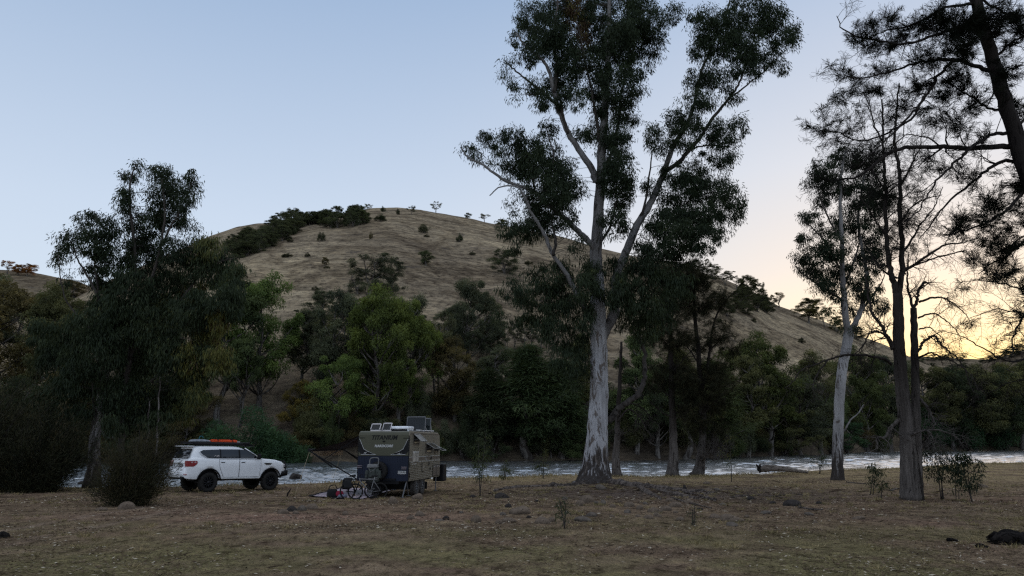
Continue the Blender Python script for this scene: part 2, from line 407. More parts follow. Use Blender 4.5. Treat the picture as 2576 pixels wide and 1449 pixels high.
WA, WB_, WC, WIOR, WG = .10, .09, .12, 1.7, .80
WAMP = .165
def mat_water():
    m, nt, out = new_mat("river_water")
    p = N(nt, "ShaderNodeBsdfPrincipled"); L(nt, p.outputs[0], out.inputs[0])
    g = N(nt, "ShaderNodeNewGeometry"); pos = g.outputs['Position']
    def nz(sc, d=4.0, r=.55, dist=0.0):
        mp = N(nt, "ShaderNodeMapping"); mp.inputs['Scale'].default_value = sc; L(nt, pos, mp.inputs[0])
        n = N(nt, "ShaderNodeTexNoise", i_Scale=1.0, i_Detail=d, i_Roughness=r, i_Distortion=dist); L(nt, mp.outputs[0], n.inputs['Vector']); return n.outputs[0]
    sx = N(nt, "ShaderNodeSeparateXYZ"); L(nt, pos, sx.inputs[0])
    # rapids: broken water upstream on the left
    rx = math_(nt, 'MULTIPLY_ADD', sx.outputs[0], -.12, .1, clamp=True)
    ry = math_(nt, 'SUBTRACT', 1.0, math_(nt, 'MULTIPLY_ADD', sx.outputs[1], .03, -2.0, clamp=True), clamp=True)
    rap = math_(nt, 'MULTIPLY', rx, ry)
    fo = math_(nt, 'ADD', nz((.30, .85, 1), 7, .72, 1.2), math_(nt, 'MULTIPLY', rap, .075))
    foam = math_(nt, 'MULTIPLY', ramp(nt, fo, [(.645, (0, 0, 0)), (.72, (1, 1, 1))]).outputs[0], ramp(nt, rap, [(.05, (0, 0, 0)), (.35, (1, 1, 1))]).outputs[0])
    L(nt, mixc(nt, foam, (.062, .072, .076), (.66, .70, .72)), p.inputs['Base Color'])
    L(nt, math_(nt, 'MULTIPLY_ADD', foam, .6, .08), p.inputs['Roughness'])
    p.inputs['IOR'].default_value = WIOR;
    h = math_(nt, 'ADD', math_(nt, 'MULTIPLY', nz((.75, .42, 1), 2, .5, .4), WA), math_(nt, 'MULTIPLY', nz((2.0, 1.5, 1), 3, .6), WB_))
    h = math_(nt, 'ADD', h, math_(nt, 'MULTIPLY', nz((.22, .10, 1), 2, .5), WC))
    h = math_(nt, 'ADD', h, math_(nt, 'MULTIPLY', math_(nt, 'MULTIPLY', nz((.6, .6, 1), 5, .65, 1), rap), .5))
    calm = math_(nt, 'SUBTRACT', 1.0, math_(nt, 'MULTIPLY', math_(nt, 'MULTIPLY_ADD', sx.outputs[0], .035, -.05, clamp=True), .62))
    h = math_(nt, 'MULTIPLY', h, calm)
    bp = N(nt, "ShaderNodeBump", i_Strength=1.0, i_Distance=1.0); L(nt, h, bp.inputs['Height']); L(nt, bp.outputs[0], p.inputs['Normal'])
    gl = N(nt, "ShaderNodeBsdfGlossy", i_Roughness=.22); gl.inputs[0].default_value = (.97, .95, .93, 1); L(nt, bp.outputs[0], gl.inputs['Normal'])
    ms = N(nt, "ShaderNodeMixShader"); L(nt, p.outputs[0], ms.inputs[1]); L(nt, gl.outputs[0], ms.inputs[2])
    lw = math_(nt, 'MULTIPLY_ADD', sx.outputs[0], .030, .95, clamp=True)
    L(nt, math_(nt, 'MULTIPLY', math_(nt, 'MULTIPLY', math_(nt, 'SUBTRACT', 1.0, foam), WG), lw), ms.inputs[0]); L(nt, ms.outputs[0], out.inputs[0])
    return m
M_GROUND, M_WATER = mat_ground(), mat_water()
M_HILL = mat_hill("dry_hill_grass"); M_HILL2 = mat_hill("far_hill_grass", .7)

# ------------------------------------------------------------------ ground sheet
def grid_faces(ni, nj):
    i = np.arange(ni - 1)[:, None] * nj; j = np.arange(nj - 1)[None, :]
    return np.stack([i + j, i + j + 1, i + nj + j + 1, i + nj + j], -1).reshape(-1, 4)
ys = np.concatenate([np.linspace(-60, 5, 40), np.linspace(5.3, 90, 520), np.linspace(91, 140, 50)])
ss = np.linspace(-1, 1, 420)
YY, SSg = np.meshgrid(ys, ss, indexing='ij')
XX = SSg * (34 + np.maximum(YY, 0) * .95)
ZZ = hz(XX, YY)
rut = fbm(XX * .55, YY * 1.2, 4, 40)
pm = np.exp(-(((XX + 5) / 5.5) ** 2 + ((YY - 20.6) / 2.4) ** 2) ** 2)
ZZ = ZZ + pm * .05 * fbm(XX * 1.6, YY * 1.6, 3, 77) + .025 * rut * sstep(12, 16, YY) * (1 - sstep(40, 46, YY))
g = mesh_obj("ground", np.stack([XX, YY, ZZ], -1).reshape(-1, 3), grid_faces(*XX.shape), M_GROUND, smooth=True)
tag(g, kind="structure")

# ------------------------------------------------------------------ river
ay = np.linspace(-1.25, 1.25, 860)
ys = np.concatenate([np.arange(32, 60, .16), 60 * np.exp(np.arange(0, 1.6, .16 / 60)), 300 * np.exp(np.linspace(.01, 1.2, 60))])
YY, AA = np.meshgrid(ys, ay, indexing='ij'); XX = AA * YY
UU = np.where(YY < 60, YY, 60 + 60 * np.log(np.maximum(YY, 60) / 60)); lod = np.clip(60 / YY, .1, 1)      # waves keep their apparent size downstream
rough_w = 1 + .7 * sstep(2, -12, XX) * (1 - sstep(70, 100, YY))
patch_ = .55 + .9 * vnoise(XX * .5 * lod, UU * .12, 23)
ZZ = WATER_Z + (WAMP * rough_w * patch_ * fbm(XX * .85 * lod, UU * 1.25, 3, 15) + .06 * fbm(XX * .25 * lod, UU * .22, 2, 19)) / lod
g = mesh_obj("river", np.stack([XX, YY, ZZ], -1).reshape(-1, 3), grid_faces(*XX.shape), M_WATER, smooth=True)
tag(g, kind="structure")

# ------------------------------------------------------------------ hills
class Ridge:
    """a slope rising from its foot to a surveyed skyline"""
    def __init__(s, sky_, foot, crest, foot_z=-1.6, rough=1.0, seed=0, bulge=.25):
        s.A = np.array([ray(d, y)[0] for d, y in sky_]); s.B = np.array([ray(d, y)[1] for d, y in sky_])
        s.fA = np.array([a_of(d) for d, _ in foot]); s.fY = np.array([y for _, y in foot], float)
        s.cA = np.array([a_of(d) for d, _ in crest]); s.cY = np.array([y for _, y in crest], float)
        s.fz, s.rough, s.seed, s.bulge = foot_z, rough, seed, bulge
    def yb(s, a): return np.interp(a, s.fA, s.fY)
    def yc(s, a): return np.interp(a, s.cA, s.cY)
    def z(s, X, Y):
        X = np.asarray(X, float); Y = np.asarray(Y, float)
        a = X / np.maximum(Y, 1); yb, yc = s.yb(a), s.yc(a)
        zc = CAM_Z + np.interp(a, s.A, s.B) * yc
        t = (Y - yb) / (yc - yb)
        S_ = np.where(t < 1, (1 + s.bulge) * t - s.bulge * t * t, 1 + (1 - s.bulge) * (t - 1) - 2.2 * (t - 1) ** 2)
        S_ = np.where(t < 0, t * 1.2, S_)
        k = sstep(0, .12, t) * (1 - .7 * sstep(.8, 1.0, t)) * s.rough
        n = 5.0 * fbm(X * .012, Y * .012, 3, s.seed) + 1.5 * fbm(X * .05, Y * .05, 3, s.seed + 3)
        gul = -3.5 * np.abs(fbm(a * 9, Y * .004, 3, s.seed + 8))
        bank = 1.0 * sstep(0, .015, t)
        return s.fz + bank + (zc - s.fz - 1.0) * S_ + k * (n + gul)
    def build(s, name, mat, a0, a1, na, nt_, t0=-.12, t1=1.5):
        a = np.linspace(a0, a1, na); t = np.linspace(t0, t1, nt_)
        AA, TT = np.meshgrid(a, t, indexing='ij')
        Y = s.yb(AA) + TT * (s.yc(AA) - s.yb(AA)); X = AA * Y
        Z = s.z(X, Y)
        Z = Z + .18 * s.rough * fbm(X * .35, Y * .35, 2, s.seed + 50) * sstep(.02, .1, TT)
        o = mesh_obj(name, np.stack([X, Y, Z], -1).reshape(-1, 3), grid_faces(na, nt_)[:, ::-1].copy(), mat, smooth=True)
        return tag(o, kind="structure")
    def hit(s, dx, dy, extra=0.0):
        """point of the slope seen at a survey position (first hit), or the crest"""
        a, b = ray(dx, dy)
        ys = np.linspace(s.yb(a), s.yc(a) * 1.02, 1500)
        f = CAM_Z + b * ys - s.z(a * ys, ys)
        k = int(np.argmax(f < 0)); y = ys[k] if f[k] < 0 else float(s.yc(a))
        return np.array((a * y, y, float(s.z(a * y, y))))
SKY_MAIN = [(-900, 1000), (-300, 900), (0, 815), (150, 765), (300, 692), (420, 640), (530, 592), (600, 570), (650, 562), (740, 559), (830, 545), (930, 526),
            (1000, 522), (1060, 527), (1130, 541), (1200, 556), (1270, 572), (1400, 592), (1500, 622), (1600, 645), (1700, 665), (1760, 684), (1830, 706),
            (1900, 738), (1960, 770), (2060, 803), (2150, 842), (2230, 872), (2320, 915), (2420, 955), (2520, 990), (2700, 1035), (3300, 1090)]
MAIN = Ridge(SKY_MAIN, [(-900, 96), (0, 104), (700, 112), (1120, 117), (1500, 122), (1700, 128), (1860, 146), (2050, 172), (2200, 215), (2300, 240), (2576, 255), (3300, 265)],
             [(-900, 280), (0, 300), (300, 330), (900, 420), (1500, 450), (2230, 480), (2500, 440), (3300, 420)], seed=3)
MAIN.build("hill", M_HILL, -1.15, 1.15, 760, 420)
LEFT = Ridge([(-900, 600), (-200, 662), (0, 683), (60, 685), (110, 694), (200, 712), (320, 760), (500, 830), (700, 900)], [(-900, 330), (700, 420)], [(-900, 700), (700, 760)], foot_z=-1, seed=31)
LEFT.build("distant_hill", M_HILL2, -1.2, -.3, 200, 90, t0=0)
RIGHT = Ridge([(2150, 1080), (2300, 1000), (2400, 946), (2480, 912), (2560, 886), (2700, 850), (3000, 790), (3600, 740)], [(2100, 330), (3600, 300)], [(2100, 640), (3600, 560)], foot_z=-1, seed=41)
RIGHT.build("distant_hill", M_HILL2, .42, 1.3, 200, 90, t0=0)
BACK = Ridge([(1900, 940), (2100, 905), (2200, 902), (2300, 897), (2400, 903), (2480, 906), (2600, 900), (3000, 880), (3600, 860)], [(1900, 600), (3600, 600)], [(1900, 1150), (3600, 1150)], foot_z=-1, seed=51)
BACK.build("distant_hill", M_HILL2, .3, 1.3, 160, 70, t0=0)
# ------------------------------------------------------------------ foliage and bark materials
def mat_leaf(name, stops, rough=.45, gloss=.10, trans=.25):
    m, nt, out = new_mat(name)
    a = N(nt, "ShaderNodeAttribute", attribute_name="shade")
    oi = N(nt, "ShaderNodeObjectInfo")
    r = ramp(nt, a.outputs['Fac'], stops)
    c = mixc(nt, 1.0, r.outputs[0], oi.outputs['Color'], 'MULTIPLY')
    d = N(nt, "ShaderNodeBsdfDiffuse"); L(nt, c, d.inputs[0])
    t = N(nt, "ShaderNodeBsdfTranslucent")
    L(nt, mixc(nt, 1.0, c, (1.25, 1.2, .7), 'MULTIPLY'), t.inputs[0])
    g = N(nt, "ShaderNodeBsdfGlossy", i_Roughness=rough); g.inputs[0].default_value = (.8, .85, .9, 1)
    m1 = N(nt, "ShaderNodeMixShader"); m1.inputs[0].default_value = trans; L(nt, d.outputs[0], m1.inputs[1]); L(nt, t.outputs[0], m1.inputs[2])
    m2 = N(nt, "ShaderNodeMixShader"); m2.inputs[0].default_value = gloss; L(nt, m1.outputs[0], m2.inputs[1]); L(nt, g.outputs[0], m2.inputs[2])
    L(nt, m2.outputs[0], out.inputs[0]); return m
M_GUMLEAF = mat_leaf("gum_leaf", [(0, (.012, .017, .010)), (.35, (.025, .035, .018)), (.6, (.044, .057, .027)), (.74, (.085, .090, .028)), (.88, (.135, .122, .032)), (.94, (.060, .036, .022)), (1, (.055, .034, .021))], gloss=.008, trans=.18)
M_OAKLEAF = mat_leaf("oak_needle", [(0, (.007, .008, .006)), (.3, (.014, .016, .010)), (.5, (.028, .030, .017)), (.8, (.052, .046, .025)), (1, (.085, .066, .036))], gloss=.004, trans=.12)
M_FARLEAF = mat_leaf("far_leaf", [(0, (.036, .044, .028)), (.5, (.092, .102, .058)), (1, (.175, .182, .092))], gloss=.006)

def mat_bark(name, cols, patch=.5, sc=(2.2, 2.2, .5), bump=.6, dark_h=None, streak=True, fib=False, dark_up=None):
    """cols: pale, mid, dark peel"""
    m, nt, out = new_mat(name)
    p = N(nt, "ShaderNodeBsdfPrincipled"); L(nt, p.outputs[0], out.inputs[0]); p.inputs['Roughness'].default_value = .85
    p.inputs['Specular IOR Level'].default_value = .04
    tc = N(nt, "ShaderNodeTexCoord")
    def nz(s, d=5.0, r=.6, dist=0.0):
        mp = N(nt, "ShaderNodeMapping"); mp.inputs['Scale'].default_value = s; L(nt, tc.outputs['Object'], mp.inputs[0])
        n = N(nt, "ShaderNodeTexNoise", i_Scale=1.0, i_Detail=d, i_Roughness=r, i_Distortion=dist); L(nt, mp.outputs[0], n.inputs['Vector']); return n.outputs[0]
    pale, mid, dark = cols
    f0 = nz((sc[0] * 1.4, sc[1] * 1.4, sc[2]), 4)
    c = ramp(nt, f0, [(.35, mid), (.62, pale)]).outputs[0]
    f1 = nz((sc[0] * 1.3, sc[1] * 1.3, sc[2] * 1.8), 6, .66, .9)
    pk = ramp(nt, f1, [(patch, (0, 0, 0)), (patch + .025, (1, 1, 1))]).outputs[0]
    c = mixc(nt, math_(nt, 'MULTIPLY', pk, .85), c, dark)
    f2 = nz((sc[0] * 9, sc[1] * 9, sc[2] * 1.1), 4, .7)
    c = mixc(nt, .75 if fib else .4, c, ramp(nt, f2, [(.32, (.38, .37, .36)), (.52, (1, 1, 1)), (.75, (1.25, 1.22, 1.2))]).outputs[0], 'MULTIPLY')
    if dark_h:
        sx = N(nt, "ShaderNodeSeparateXYZ"); L(nt, tc.outputs['Object'], sx.inputs[0])
        k = math_(nt, 'ADD', math_(nt, 'MULTIPLY_ADD', sx.outputs[2], -1.0 / dark_h, 1.0), math_(nt, 'MULTIPLY_ADD', nz((6.5, 6.5, .55), 6, .75), 3.0, -1.5))
        c = mixc(nt, math_(nt, 'MULTIPLY', ramp(nt, k, [(.40, (0, 0, 0)), (.62, (1, 1, 1))]).outputs[0], .95), c, (.036, .029, .025))
    if dark_up:                                                     # darker higher up: shade of a backlit silhouette put into the colour
        sx = N(nt, "ShaderNodeSeparateXYZ"); L(nt, tc.outputs['Object'], sx.inputs[0])
        k = math_(nt, 'MULTIPLY_ADD', sx.outputs[2], 1.0 / dark_up, -.45, clamp=True)
        c = mixc(nt, math_(nt, 'MULTIPLY', k, .85), c, (.020, .016, .014))
    L(nt, c, p.inputs['Base Color'])
    bp = N(nt, "ShaderNodeBump", i_Strength=bump, i_Distance=.06)
    L(nt, math_(nt, 'ADD', math_(nt, 'MULTIPLY', pk, .5), f2), bp.inputs['Height']); L(nt, bp.outputs[0], p.inputs['Normal'])
    return m
M_GUMBARK = mat_bark("pale_gum_bark", [(.39, .38, .385), (.25, .24, .24), (.100, .077, .062)], patch=.54, dark_h=3.4)
M_GUMBARK2 = mat_bark("slim_gum_bark", [(.33, .32, .32), (.21, .20, .197), (.080, .064, .054)], patch=.57, dark_h=4.2)
M_MIDBARK = mat_bark("upper_gum_bark", [(.205, .195, .19), (.12, .11, .106), (.05, .042, .036)], patch=.60)
M_LEFTBARK = mat_bark("patchy_left_gum_bark", [(.24, .22, .205), (.13, .115, .105), (.045, .036, .032)], patch=.52, dark_h=3.5)
M_LIMB = mat_bark("gum_limb_bark", [(.075, .065, .058), (.045, .038, .034), (.020, .017, .015)], patch=.58)
M_OAKBARK = mat_bark("river_oak_bark", [(.150, .132, .120), (.085, .074, .067), (.030, .025, .022)], patch=.58, sc=(3, 3, .35), bump=1.0, fib=True, dark_up=3.5)
M_DARKBARK = mat_bark("dark_oak_bark", [(.030, .025, .023), (.019, .016, .015), (.010, .008, .008)], patch=.55, sc=(3, 3, .5), bump=.8)
M_FARBARK = mat_bark("far_bark", [(.17, .155, .14), (.085, .074, .066), (.035, .028, .024)], patch=.5, sc=(1.5, 1.5, .3))
M_ROOT = mat_bark("root_bark", [(.17, .14, .12), (.095, .078, .068), (.04, .033, .03)], patch=.52, sc=(3, 3, 3), bump=1.0)

# ------------------------------------------------------------------ leaf geometry
def unit(v): return v / np.maximum(np.linalg.norm(v, axis=-1, keepdims=True), 1e-9)
def rball(rng, n):
    d = unit(rng.normal(size=(n, 3))); return d * (rng.random((n, 1)) ** (1 / 3))
def leaf_geo(C, D, ln, wd, rng, bend=.15):
    n = len(C); ln = np.broadcast_to(ln, (n,))[:, None]; wd = np.broadcast_to(wd, (n,))[:, None]
    s = unit(np.cross(D, rng.normal(size=(n, 3))))
    mid = C + D * ln * .42 + np.array((0, 0, -1.0)) * ln * bend * .3
    tip = C + D * ln + np.array((0, 0, -1.0)) * ln * bend
    V = np.stack([C, mid + s * wd / 2, tip, mid - s * wd / 2], 1).reshape(-1, 3)
    F = np.arange(n * 4).reshape(n, 4)
    return V, F
class Leaves:
    def __init__(s): s.V = []; s.sh = []; s.n = 0
    def add(s, C, D, ln, wd, rng, shade, bend=.15):
        V, F = leaf_geo(C, D, ln, wd, rng, bend); s.V.append(V)
        s.sh.append(np.repeat(np.broadcast_to(shade, (len(C),)), 4)); s.n += len(C)
    def build(s, name, mat, parent, origin=(0, 0, 0)):
        V = np.concatenate(s.V) - np.asarray(origin)
        o = mesh_obj(name, V, np.arange(len(V)).reshape(-1, 4), mat, parent, attrs={"shade": np.clip(np.concatenate(s.sh), 0, 1)})
        return o
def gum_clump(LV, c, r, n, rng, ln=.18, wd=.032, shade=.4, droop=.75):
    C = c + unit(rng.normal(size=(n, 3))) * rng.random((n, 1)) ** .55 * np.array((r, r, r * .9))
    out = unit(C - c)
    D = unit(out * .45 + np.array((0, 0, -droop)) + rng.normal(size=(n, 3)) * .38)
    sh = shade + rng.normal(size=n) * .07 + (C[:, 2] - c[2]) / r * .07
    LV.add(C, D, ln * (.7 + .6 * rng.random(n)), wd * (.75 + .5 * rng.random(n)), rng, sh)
def needle_spray(LV, c, axis, r, n, rng, wd=.012, shade=.3, droop=.25, spread=.52):
    """needles fanning out from a twig end"""
    ax = unit(np.asarray(axis, float)); bend = rng.normal(size=3) * .25
    f = rng.random((n, 1)); P = c - ax * r * 1.9 * f + bend * r * f * f          # needles stand along the last of the twig
    D = unit(ax * .95 + rng.normal(size=(n, 3)) * spread + np.array((0, 0, -droop)))
    LV.add(P + rng.normal(size=(n, 3)) * r * .05, D, r * .78 * (.55 + .7 * rng.random(n)) * (.75 + .25 * f[:, 0]), wd, rng, shade + rng.normal(size=n) * .1, bend=droop)

class Tree:
    """a tree surveyed from the photograph: limbs and leafy masses with real depth"""
    def __init__(s, name, dx, dy, Y, seed, label, cat="tree", group=None):
        s.base = np.array(at(dx, dy, Y)); s.Y = float(Y)
        s.base[2] = min(s.base[2], float(hz(s.base[0], s.base[1])))
        s.rng = np.random.default_rng(seed)
        s.root = tag(empty(name, s.base), label, cat, group)
        s.V = []; s.F = []; s.n = 0; s.skel = []; s.lv = Leaves(); s.mats = []; s.mi = []
    def P(s, dx, dy, dY=0.0): return at(dx, dy, s.Y + dY)
    def tube(s, P, rad, n=7, mi=0, flut=None, wob=.06, caps=True):
        V, F = tube_geo(P, rad, n, caps, wob, s.rng, flut)
        s.V.append(V - s.base); s.F += [tuple(i + s.n for i in f) for f in F]; s.n += len(V); s.mi += [mi] * len(F)
    def limb(s, pts, w0, w1, d0=0.0, d1=0.0, n=8, mi=0, jit=.02, flut=None, k=5, rec=True, flare=0.0):
        """pts survey positions; w0,w1 widths in survey units"""
        m = len(pts)
        Q = np.array([s.P(x, y, d0 + (d1 - d0) * i / max(m - 1, 1)) for i, (x, y) in enumerate(pts)])
        Q = smooth_path(Q, k)
        L_ = np.linalg.norm(Q[-1] - Q[0]); nn = len(Q)
        Q[1:-1] += s.rng.normal(size=(nn - 2, 3)) * jit * np.array((1, 1, .5))
        t = np.linspace(0, 1, nn)
        rad = px2m(w0, s.Y) / 2 * (1 - t) + px2m(w1, s.Y) / 2 * t
        if flare: rad = rad * (1 + flare * np.exp(-t * nn / (6.0 if n >= 20 else 3.2)) + (.55 * flare * np.exp(-t * nn / 1.8) if n >= 20 else 0))
        s.tube(Q, rad, n, mi, flut)
        if rec:
            for q, r_ in zip(Q, rad): s.skel.append((*q, r_))
        return Q, rad
    def nearest(s, c, up=.5):
        K = s._K
        d = K[:, :3] - c; w = np.linalg.norm(d, axis=1) + np.where(d[:, 2] > 0, d[:, 2] * up, 0)
        i = int(np.argmin(w)); return K[i, :3], K[i, 3]
    def twig(s, c, mi=0, r=.009, sag=.12, n=3):
        p, pr = s.nearest(c)
        d = np.linalg.norm(c - p)
        if d < .15 or d > 1.6: return
        mid = (p + c) / 2 + s.rng.normal(size=3) * d * .10 + np.array((0, 0, d * sag))
        r0 = min(pr * .5, r * (1 + d * .7))
        t = np.linspace(0, 1, 5)[:, None]
        Q = p * (1 - t) ** 2 + mid * 2 * t * (1 - t) + c * t * t
        s.tube(Q, np.linspace(r0, r * .5, 5), n, mi, caps=False, wob=0)
    def blobs(s, B, depth=2.5, clump_r=.5, dens=1.6, nleaf=70, ln=.18, wd=.032, mi=1, base_shade=.32, twigs=True, shell=.35, droop=.75):
        s._K = np.array(s.skel)
        for b in B:
            dx, dy, rx, ry = b[:4]; sh = b[4] if len(b) > 4 else None; dm = b[5] if len(b) > 5 else 1.0
            dY = s.rng.uniform(-depth, depth)
            c = s.P(dx, dy, dY); RX, RZ = px2m(rx, s.Y), px2m(ry, s.Y); RY = (RX + RZ) / 2
            n = max(2, int(RX * RZ / clump_r ** 2 * dens * dm))
            u = unit(s.rng.normal(size=(n, 3))) * (shell + (1 - shell) * s.rng.random((n, 1))) ** .6
            cs = c + u * np.array((RX, RY, RZ)) * .92
            bs = (sh if sh is not None else base_shade) + s.rng.normal() * .05
            nl_ = int(n * nleaf * .09); uu = rball(s.rng, nl_) * np.array((RX, RY, RZ)) * 1.08
            s.lv.add(c + uu, unit(np.array((0, 0, -droop)) + s.rng.normal(size=(nl_, 3)) * .5), ln * (.7 + .6 * s.rng.random(nl_)), wd, s.rng, bs + s.rng.normal(size=nl_) * .08)
            for q in cs:
                r = clump_r * s.rng.uniform(.45, 1.45)
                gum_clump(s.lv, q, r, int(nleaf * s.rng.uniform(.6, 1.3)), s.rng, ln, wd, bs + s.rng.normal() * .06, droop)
                if twigs: s.twig(q + np.array((0, 0, r * .3)), mi)
    def ramify(s, Q, rad, n=6, length=1.6, up=.15, mi=0, lvl=1, frac=(.2, 1.0), sweep=.5, spray=None, gen=None):
        """side branches along a limb, each with its own twigs"""
        m = len(Q)
        for i in range(n):
            f = s.rng.uniform(*frac); k = min(int(f * (m - 1)), m - 2)
            p = Q[k] + (Q[k + 1] - Q[k]) * s.rng.random(); r = rad[k]
            T = unit(Q[k + 1] - Q[k]); side = unit(np.cross(T, s.rng.normal(size=3)))
            d = unit(T * sweep + side * .9 + np.array((0, 0, up)))
            ll = length * s.rng.uniform(.5, 1.25) * (1.15 - .5 * f)
            pts = [p]; cur = p.copy()
            for j in range(5):
                d = unit(d + s.rng.normal(size=3) * .17 + np.array((0, 0, up * .35)))
                cur = cur + d * ll / 5; pts.append(cur.copy())
            pts = np.array(pts); r0 = min(r * .5, .03 * ll + .004); rr = np.linspace(r0, max(r0 * .18, .0035), 6)
            s.tube(pts, rr, 4 if lvl > 0 else 3, mi, caps=False, wob=0)
            for q, r_ in zip(pts, rr): s.skel.append((*q, r_))
            if gen is not None: gen.append((pts, rr, lvl))
            if lvl > 0: s.ramify(pts, rr, max(2, int(n * .7)), length * .5, up, mi, lvl - 1, (.25, 1.0), sweep, spray, gen)
            elif spray:
                for _ in range(spray.get('k', 1)):
                    kk = s.rng.integers(2, 6); 
                    needle_spray(s.lv, pts[kk], d, spray['r'] * s.rng.uniform(.7, 1.2), spray['n'], s.rng, spray.get('wd', .012), spray.get('shade', .3), spray.get('droop', .25))
    def needles(s, B, depth=2.0, r=.4, dens=1.6, n=34, wd=.013, mi=0, shade=.25, droop=.3, outw=.4):
        s._K = np.array(s.skel)
        for b in B:
            dx, dy, rx, ry = b[:4]; dm = b[4] if len(b) > 4 else 1.0; sh = b[5] if len(b) > 5 else shade
            dY = s.rng.uniform(-depth, depth); c = s.P(dx, dy, dY)
            RX, RZ = px2m(rx, s.Y), px2m(ry, s.Y); RY = (RX + RZ) / 2
            k = max(2, int(RX * RZ / r ** 2 * dens * dm))
            cs = c + rball(s.rng, k) * np.array((RX, RY, RZ))
            for q in cs:
                p, _ = s.nearest(q); ax = unit(q - p + np.array((0, 0, .1)))
                s.twig(q, mi, .008, sag=.05)
                needle_spray(s.lv, q, unit(ax * .8 + unit(q - c) * outw), r * s.rng.uniform(.7, 1.25), int(n * s.rng.uniform(.6, 1.3)), s.rng, wd, sh + s.rng.normal() * .08, droop)
    def finish(s, bark, leaf, crown="crown", trunk="trunk"):
        tr = mesh_obj(trunk, np.concatenate(s.V), s.F, bark, s.root, smooth=True, mi=s.mi)
        if s.lv.n:
            s.lv.build(crown, leaf, s.root, s.base)
        return tr

def fluted(amp, lobes, ph=0.0, fade=3.0):
    return lambda t, th: 1 + amp * np.exp(-t * fade) * np.cos(th * lobes + ph) + amp * .5 * np.exp(-t * fade) * np.cos(th * (lobes + 2) + ph * 2.3)
# ================================================================== the tall pale gum in the middle
T = Tree("river_gum", 1498, 1226, 42.5, 11, "huge pale gum with patchy white bark and flared base in the middle of the flat", "gum tree")
T.limb([(1498, 1232), (1499, 1190), (1501, 1130), (1504, 1060), (1507, 980), (1507, 900), (1504, 820), (1503, 740), (1500, 690)], 50, 38, 0, .3, n=20, jit=.012, flare=1.25, flut=fluted(.13, 5, .6, 7.0))
T.limb([(1500, 700), (1500, 620), (1505, 540), (1511, 440), (1518, 330), (1524, 240), (1529, 150), (1532, 60), (1536, -60)], 34, 9, .3, .2, n=10, mi=2)
A1, _ = T.limb([(1500, 460), (1491, 430), (1462, 385), (1430, 335), (1407, 279), (1394, 233), (1381, 179), (1360, 146), (1323, 117), (1298, 83)], 20, 4, .2, -1.6, n=8, mi=2)
T.limb([(1400, 262), (1372, 240), (1345, 236), (1330, 239)], 8, 5, -.8, -1.4, mi=1)
T.limb([(1380, 242), (1350, 220), (1323, 200), (1300, 180), (1282, 165), (1268, 150)], 7, 2.5, -1, -1.8, mi=1)
T.limb([(1394, 233), (1400, 170), (1392, 100), (1402, 20), (1398, -60)], 11, 4, -.9, -.2, mi=1)
T.limb([(1430, 335), (1418, 300), (1412, 262), (1402, 236)], 8, 5, -.6, -1.2, mi=1)
T.limb([(1500, 640), (1489, 616), (1465, 592), (1441, 569), (1409, 538), (1368, 506), (1345, 482), (1318, 472), (1275, 456), (1241, 434), (1210, 412), (1180, 398), (1160, 372)], 18, 3, .2, -2.4, mi=2)
T.limb([(1345, 482), (1340, 430), (1322, 380), (1300, 345)], 6, 2, -1.2, -1, mi=1)
T.limb([(1368, 506), (1384, 440), (1392, 390), (1376, 330)], 7, 2, -1, -.4, mi=1)
T.limb([(1486, 808), (1472, 780), (1459, 756), (1437, 715), (1419, 679), (1392, 642), (1375, 602), (1358, 569), (1338, 536), (1322, 500), (1300, 470), (1260, 470), (1232, 492)], 15, 2.5, 0, -3.2, mi=2)
T.limb([(1392, 642), (1398, 600), (1388, 560), (1392, 520)], 8, 3, -1.6, -1, mi=1)
D0, _ = T.limb([(1508, 862), (1526, 824), (1545, 790), (1549, 740), (1552, 690), (1575, 636), (1595, 582), (1615, 545), (1636, 513), (1655, 470), (1669, 438), (1690, 375)], 28, 14, .2, 1.8, n=10, mi=2)
T.limb([(1690, 375), (1707, 345), (1724, 322), (1742, 275), (1752, 235), (1761, 188), (1778, 146), (1800, 100), (1822, 50), (1842, -20)], 13, 4, 1.8, 2.6, mi=1)
T.limb([(1676, 430), (1707, 409), (1732, 380), (1757, 352), (1775, 325), (1792, 298), (1815, 270), (1832, 250), (1852, 222), (1865, 195), (1890, 125), (1902, 60)], 13, 4, 1.7, 3.0, mi=1)
T.limb([(1838, 244), (1862, 228), (1886, 207), (1928, 175), (1968, 133)], 6, 2, 2.6, 3.2, mi=1)
T.limb([(1715, 392), (1750, 372), (1784, 366), (1834, 368)], 6, 3, 2, 1.4, mi=1)
T.limb([(1552, 700), (1600, 668), (1640, 640), (1680, 600), (1730, 560), (1790, 520)], 10, 3, .9, .2, mi=1)
T.limb([(1600, 575), (1620, 520), (1632, 450), (1640, 380)], 8, 3, 1.2, .4, mi=1)
T.limb([(1531, 1062), (1546, 1040), (1566, 1021), (1590, 1006), (1606, 990), (1617, 962), (1623, 933), (1620, 884), (1607, 845), (1610, 800), (1624, 772), (1644, 735), (1668, 702), (1712, 660)], 17, 4, .3, 2.0, n=9, mi=1, jit=.05)
T.limb([(1510, 440), (1540, 380), (1556, 300), (1566, 220), (1584, 130), (1610, 40)], 10, 3, .3, 1.4, mi=1)
T.limb([(1514, 390), (1500, 300), (1486, 220), (1470, 140), (1450, 50)], 9, 3, .3, -1, mi=1)
T.limb([(1502, 620), (1530, 580), (1548, 520), (1560, 470)], 9, 3, .3, 1, mi=1)
T.limb([(1585, 130), (1630, 90), (1666, 66)], 4, 2, 1, 1.4, mi=1)
BR = .97
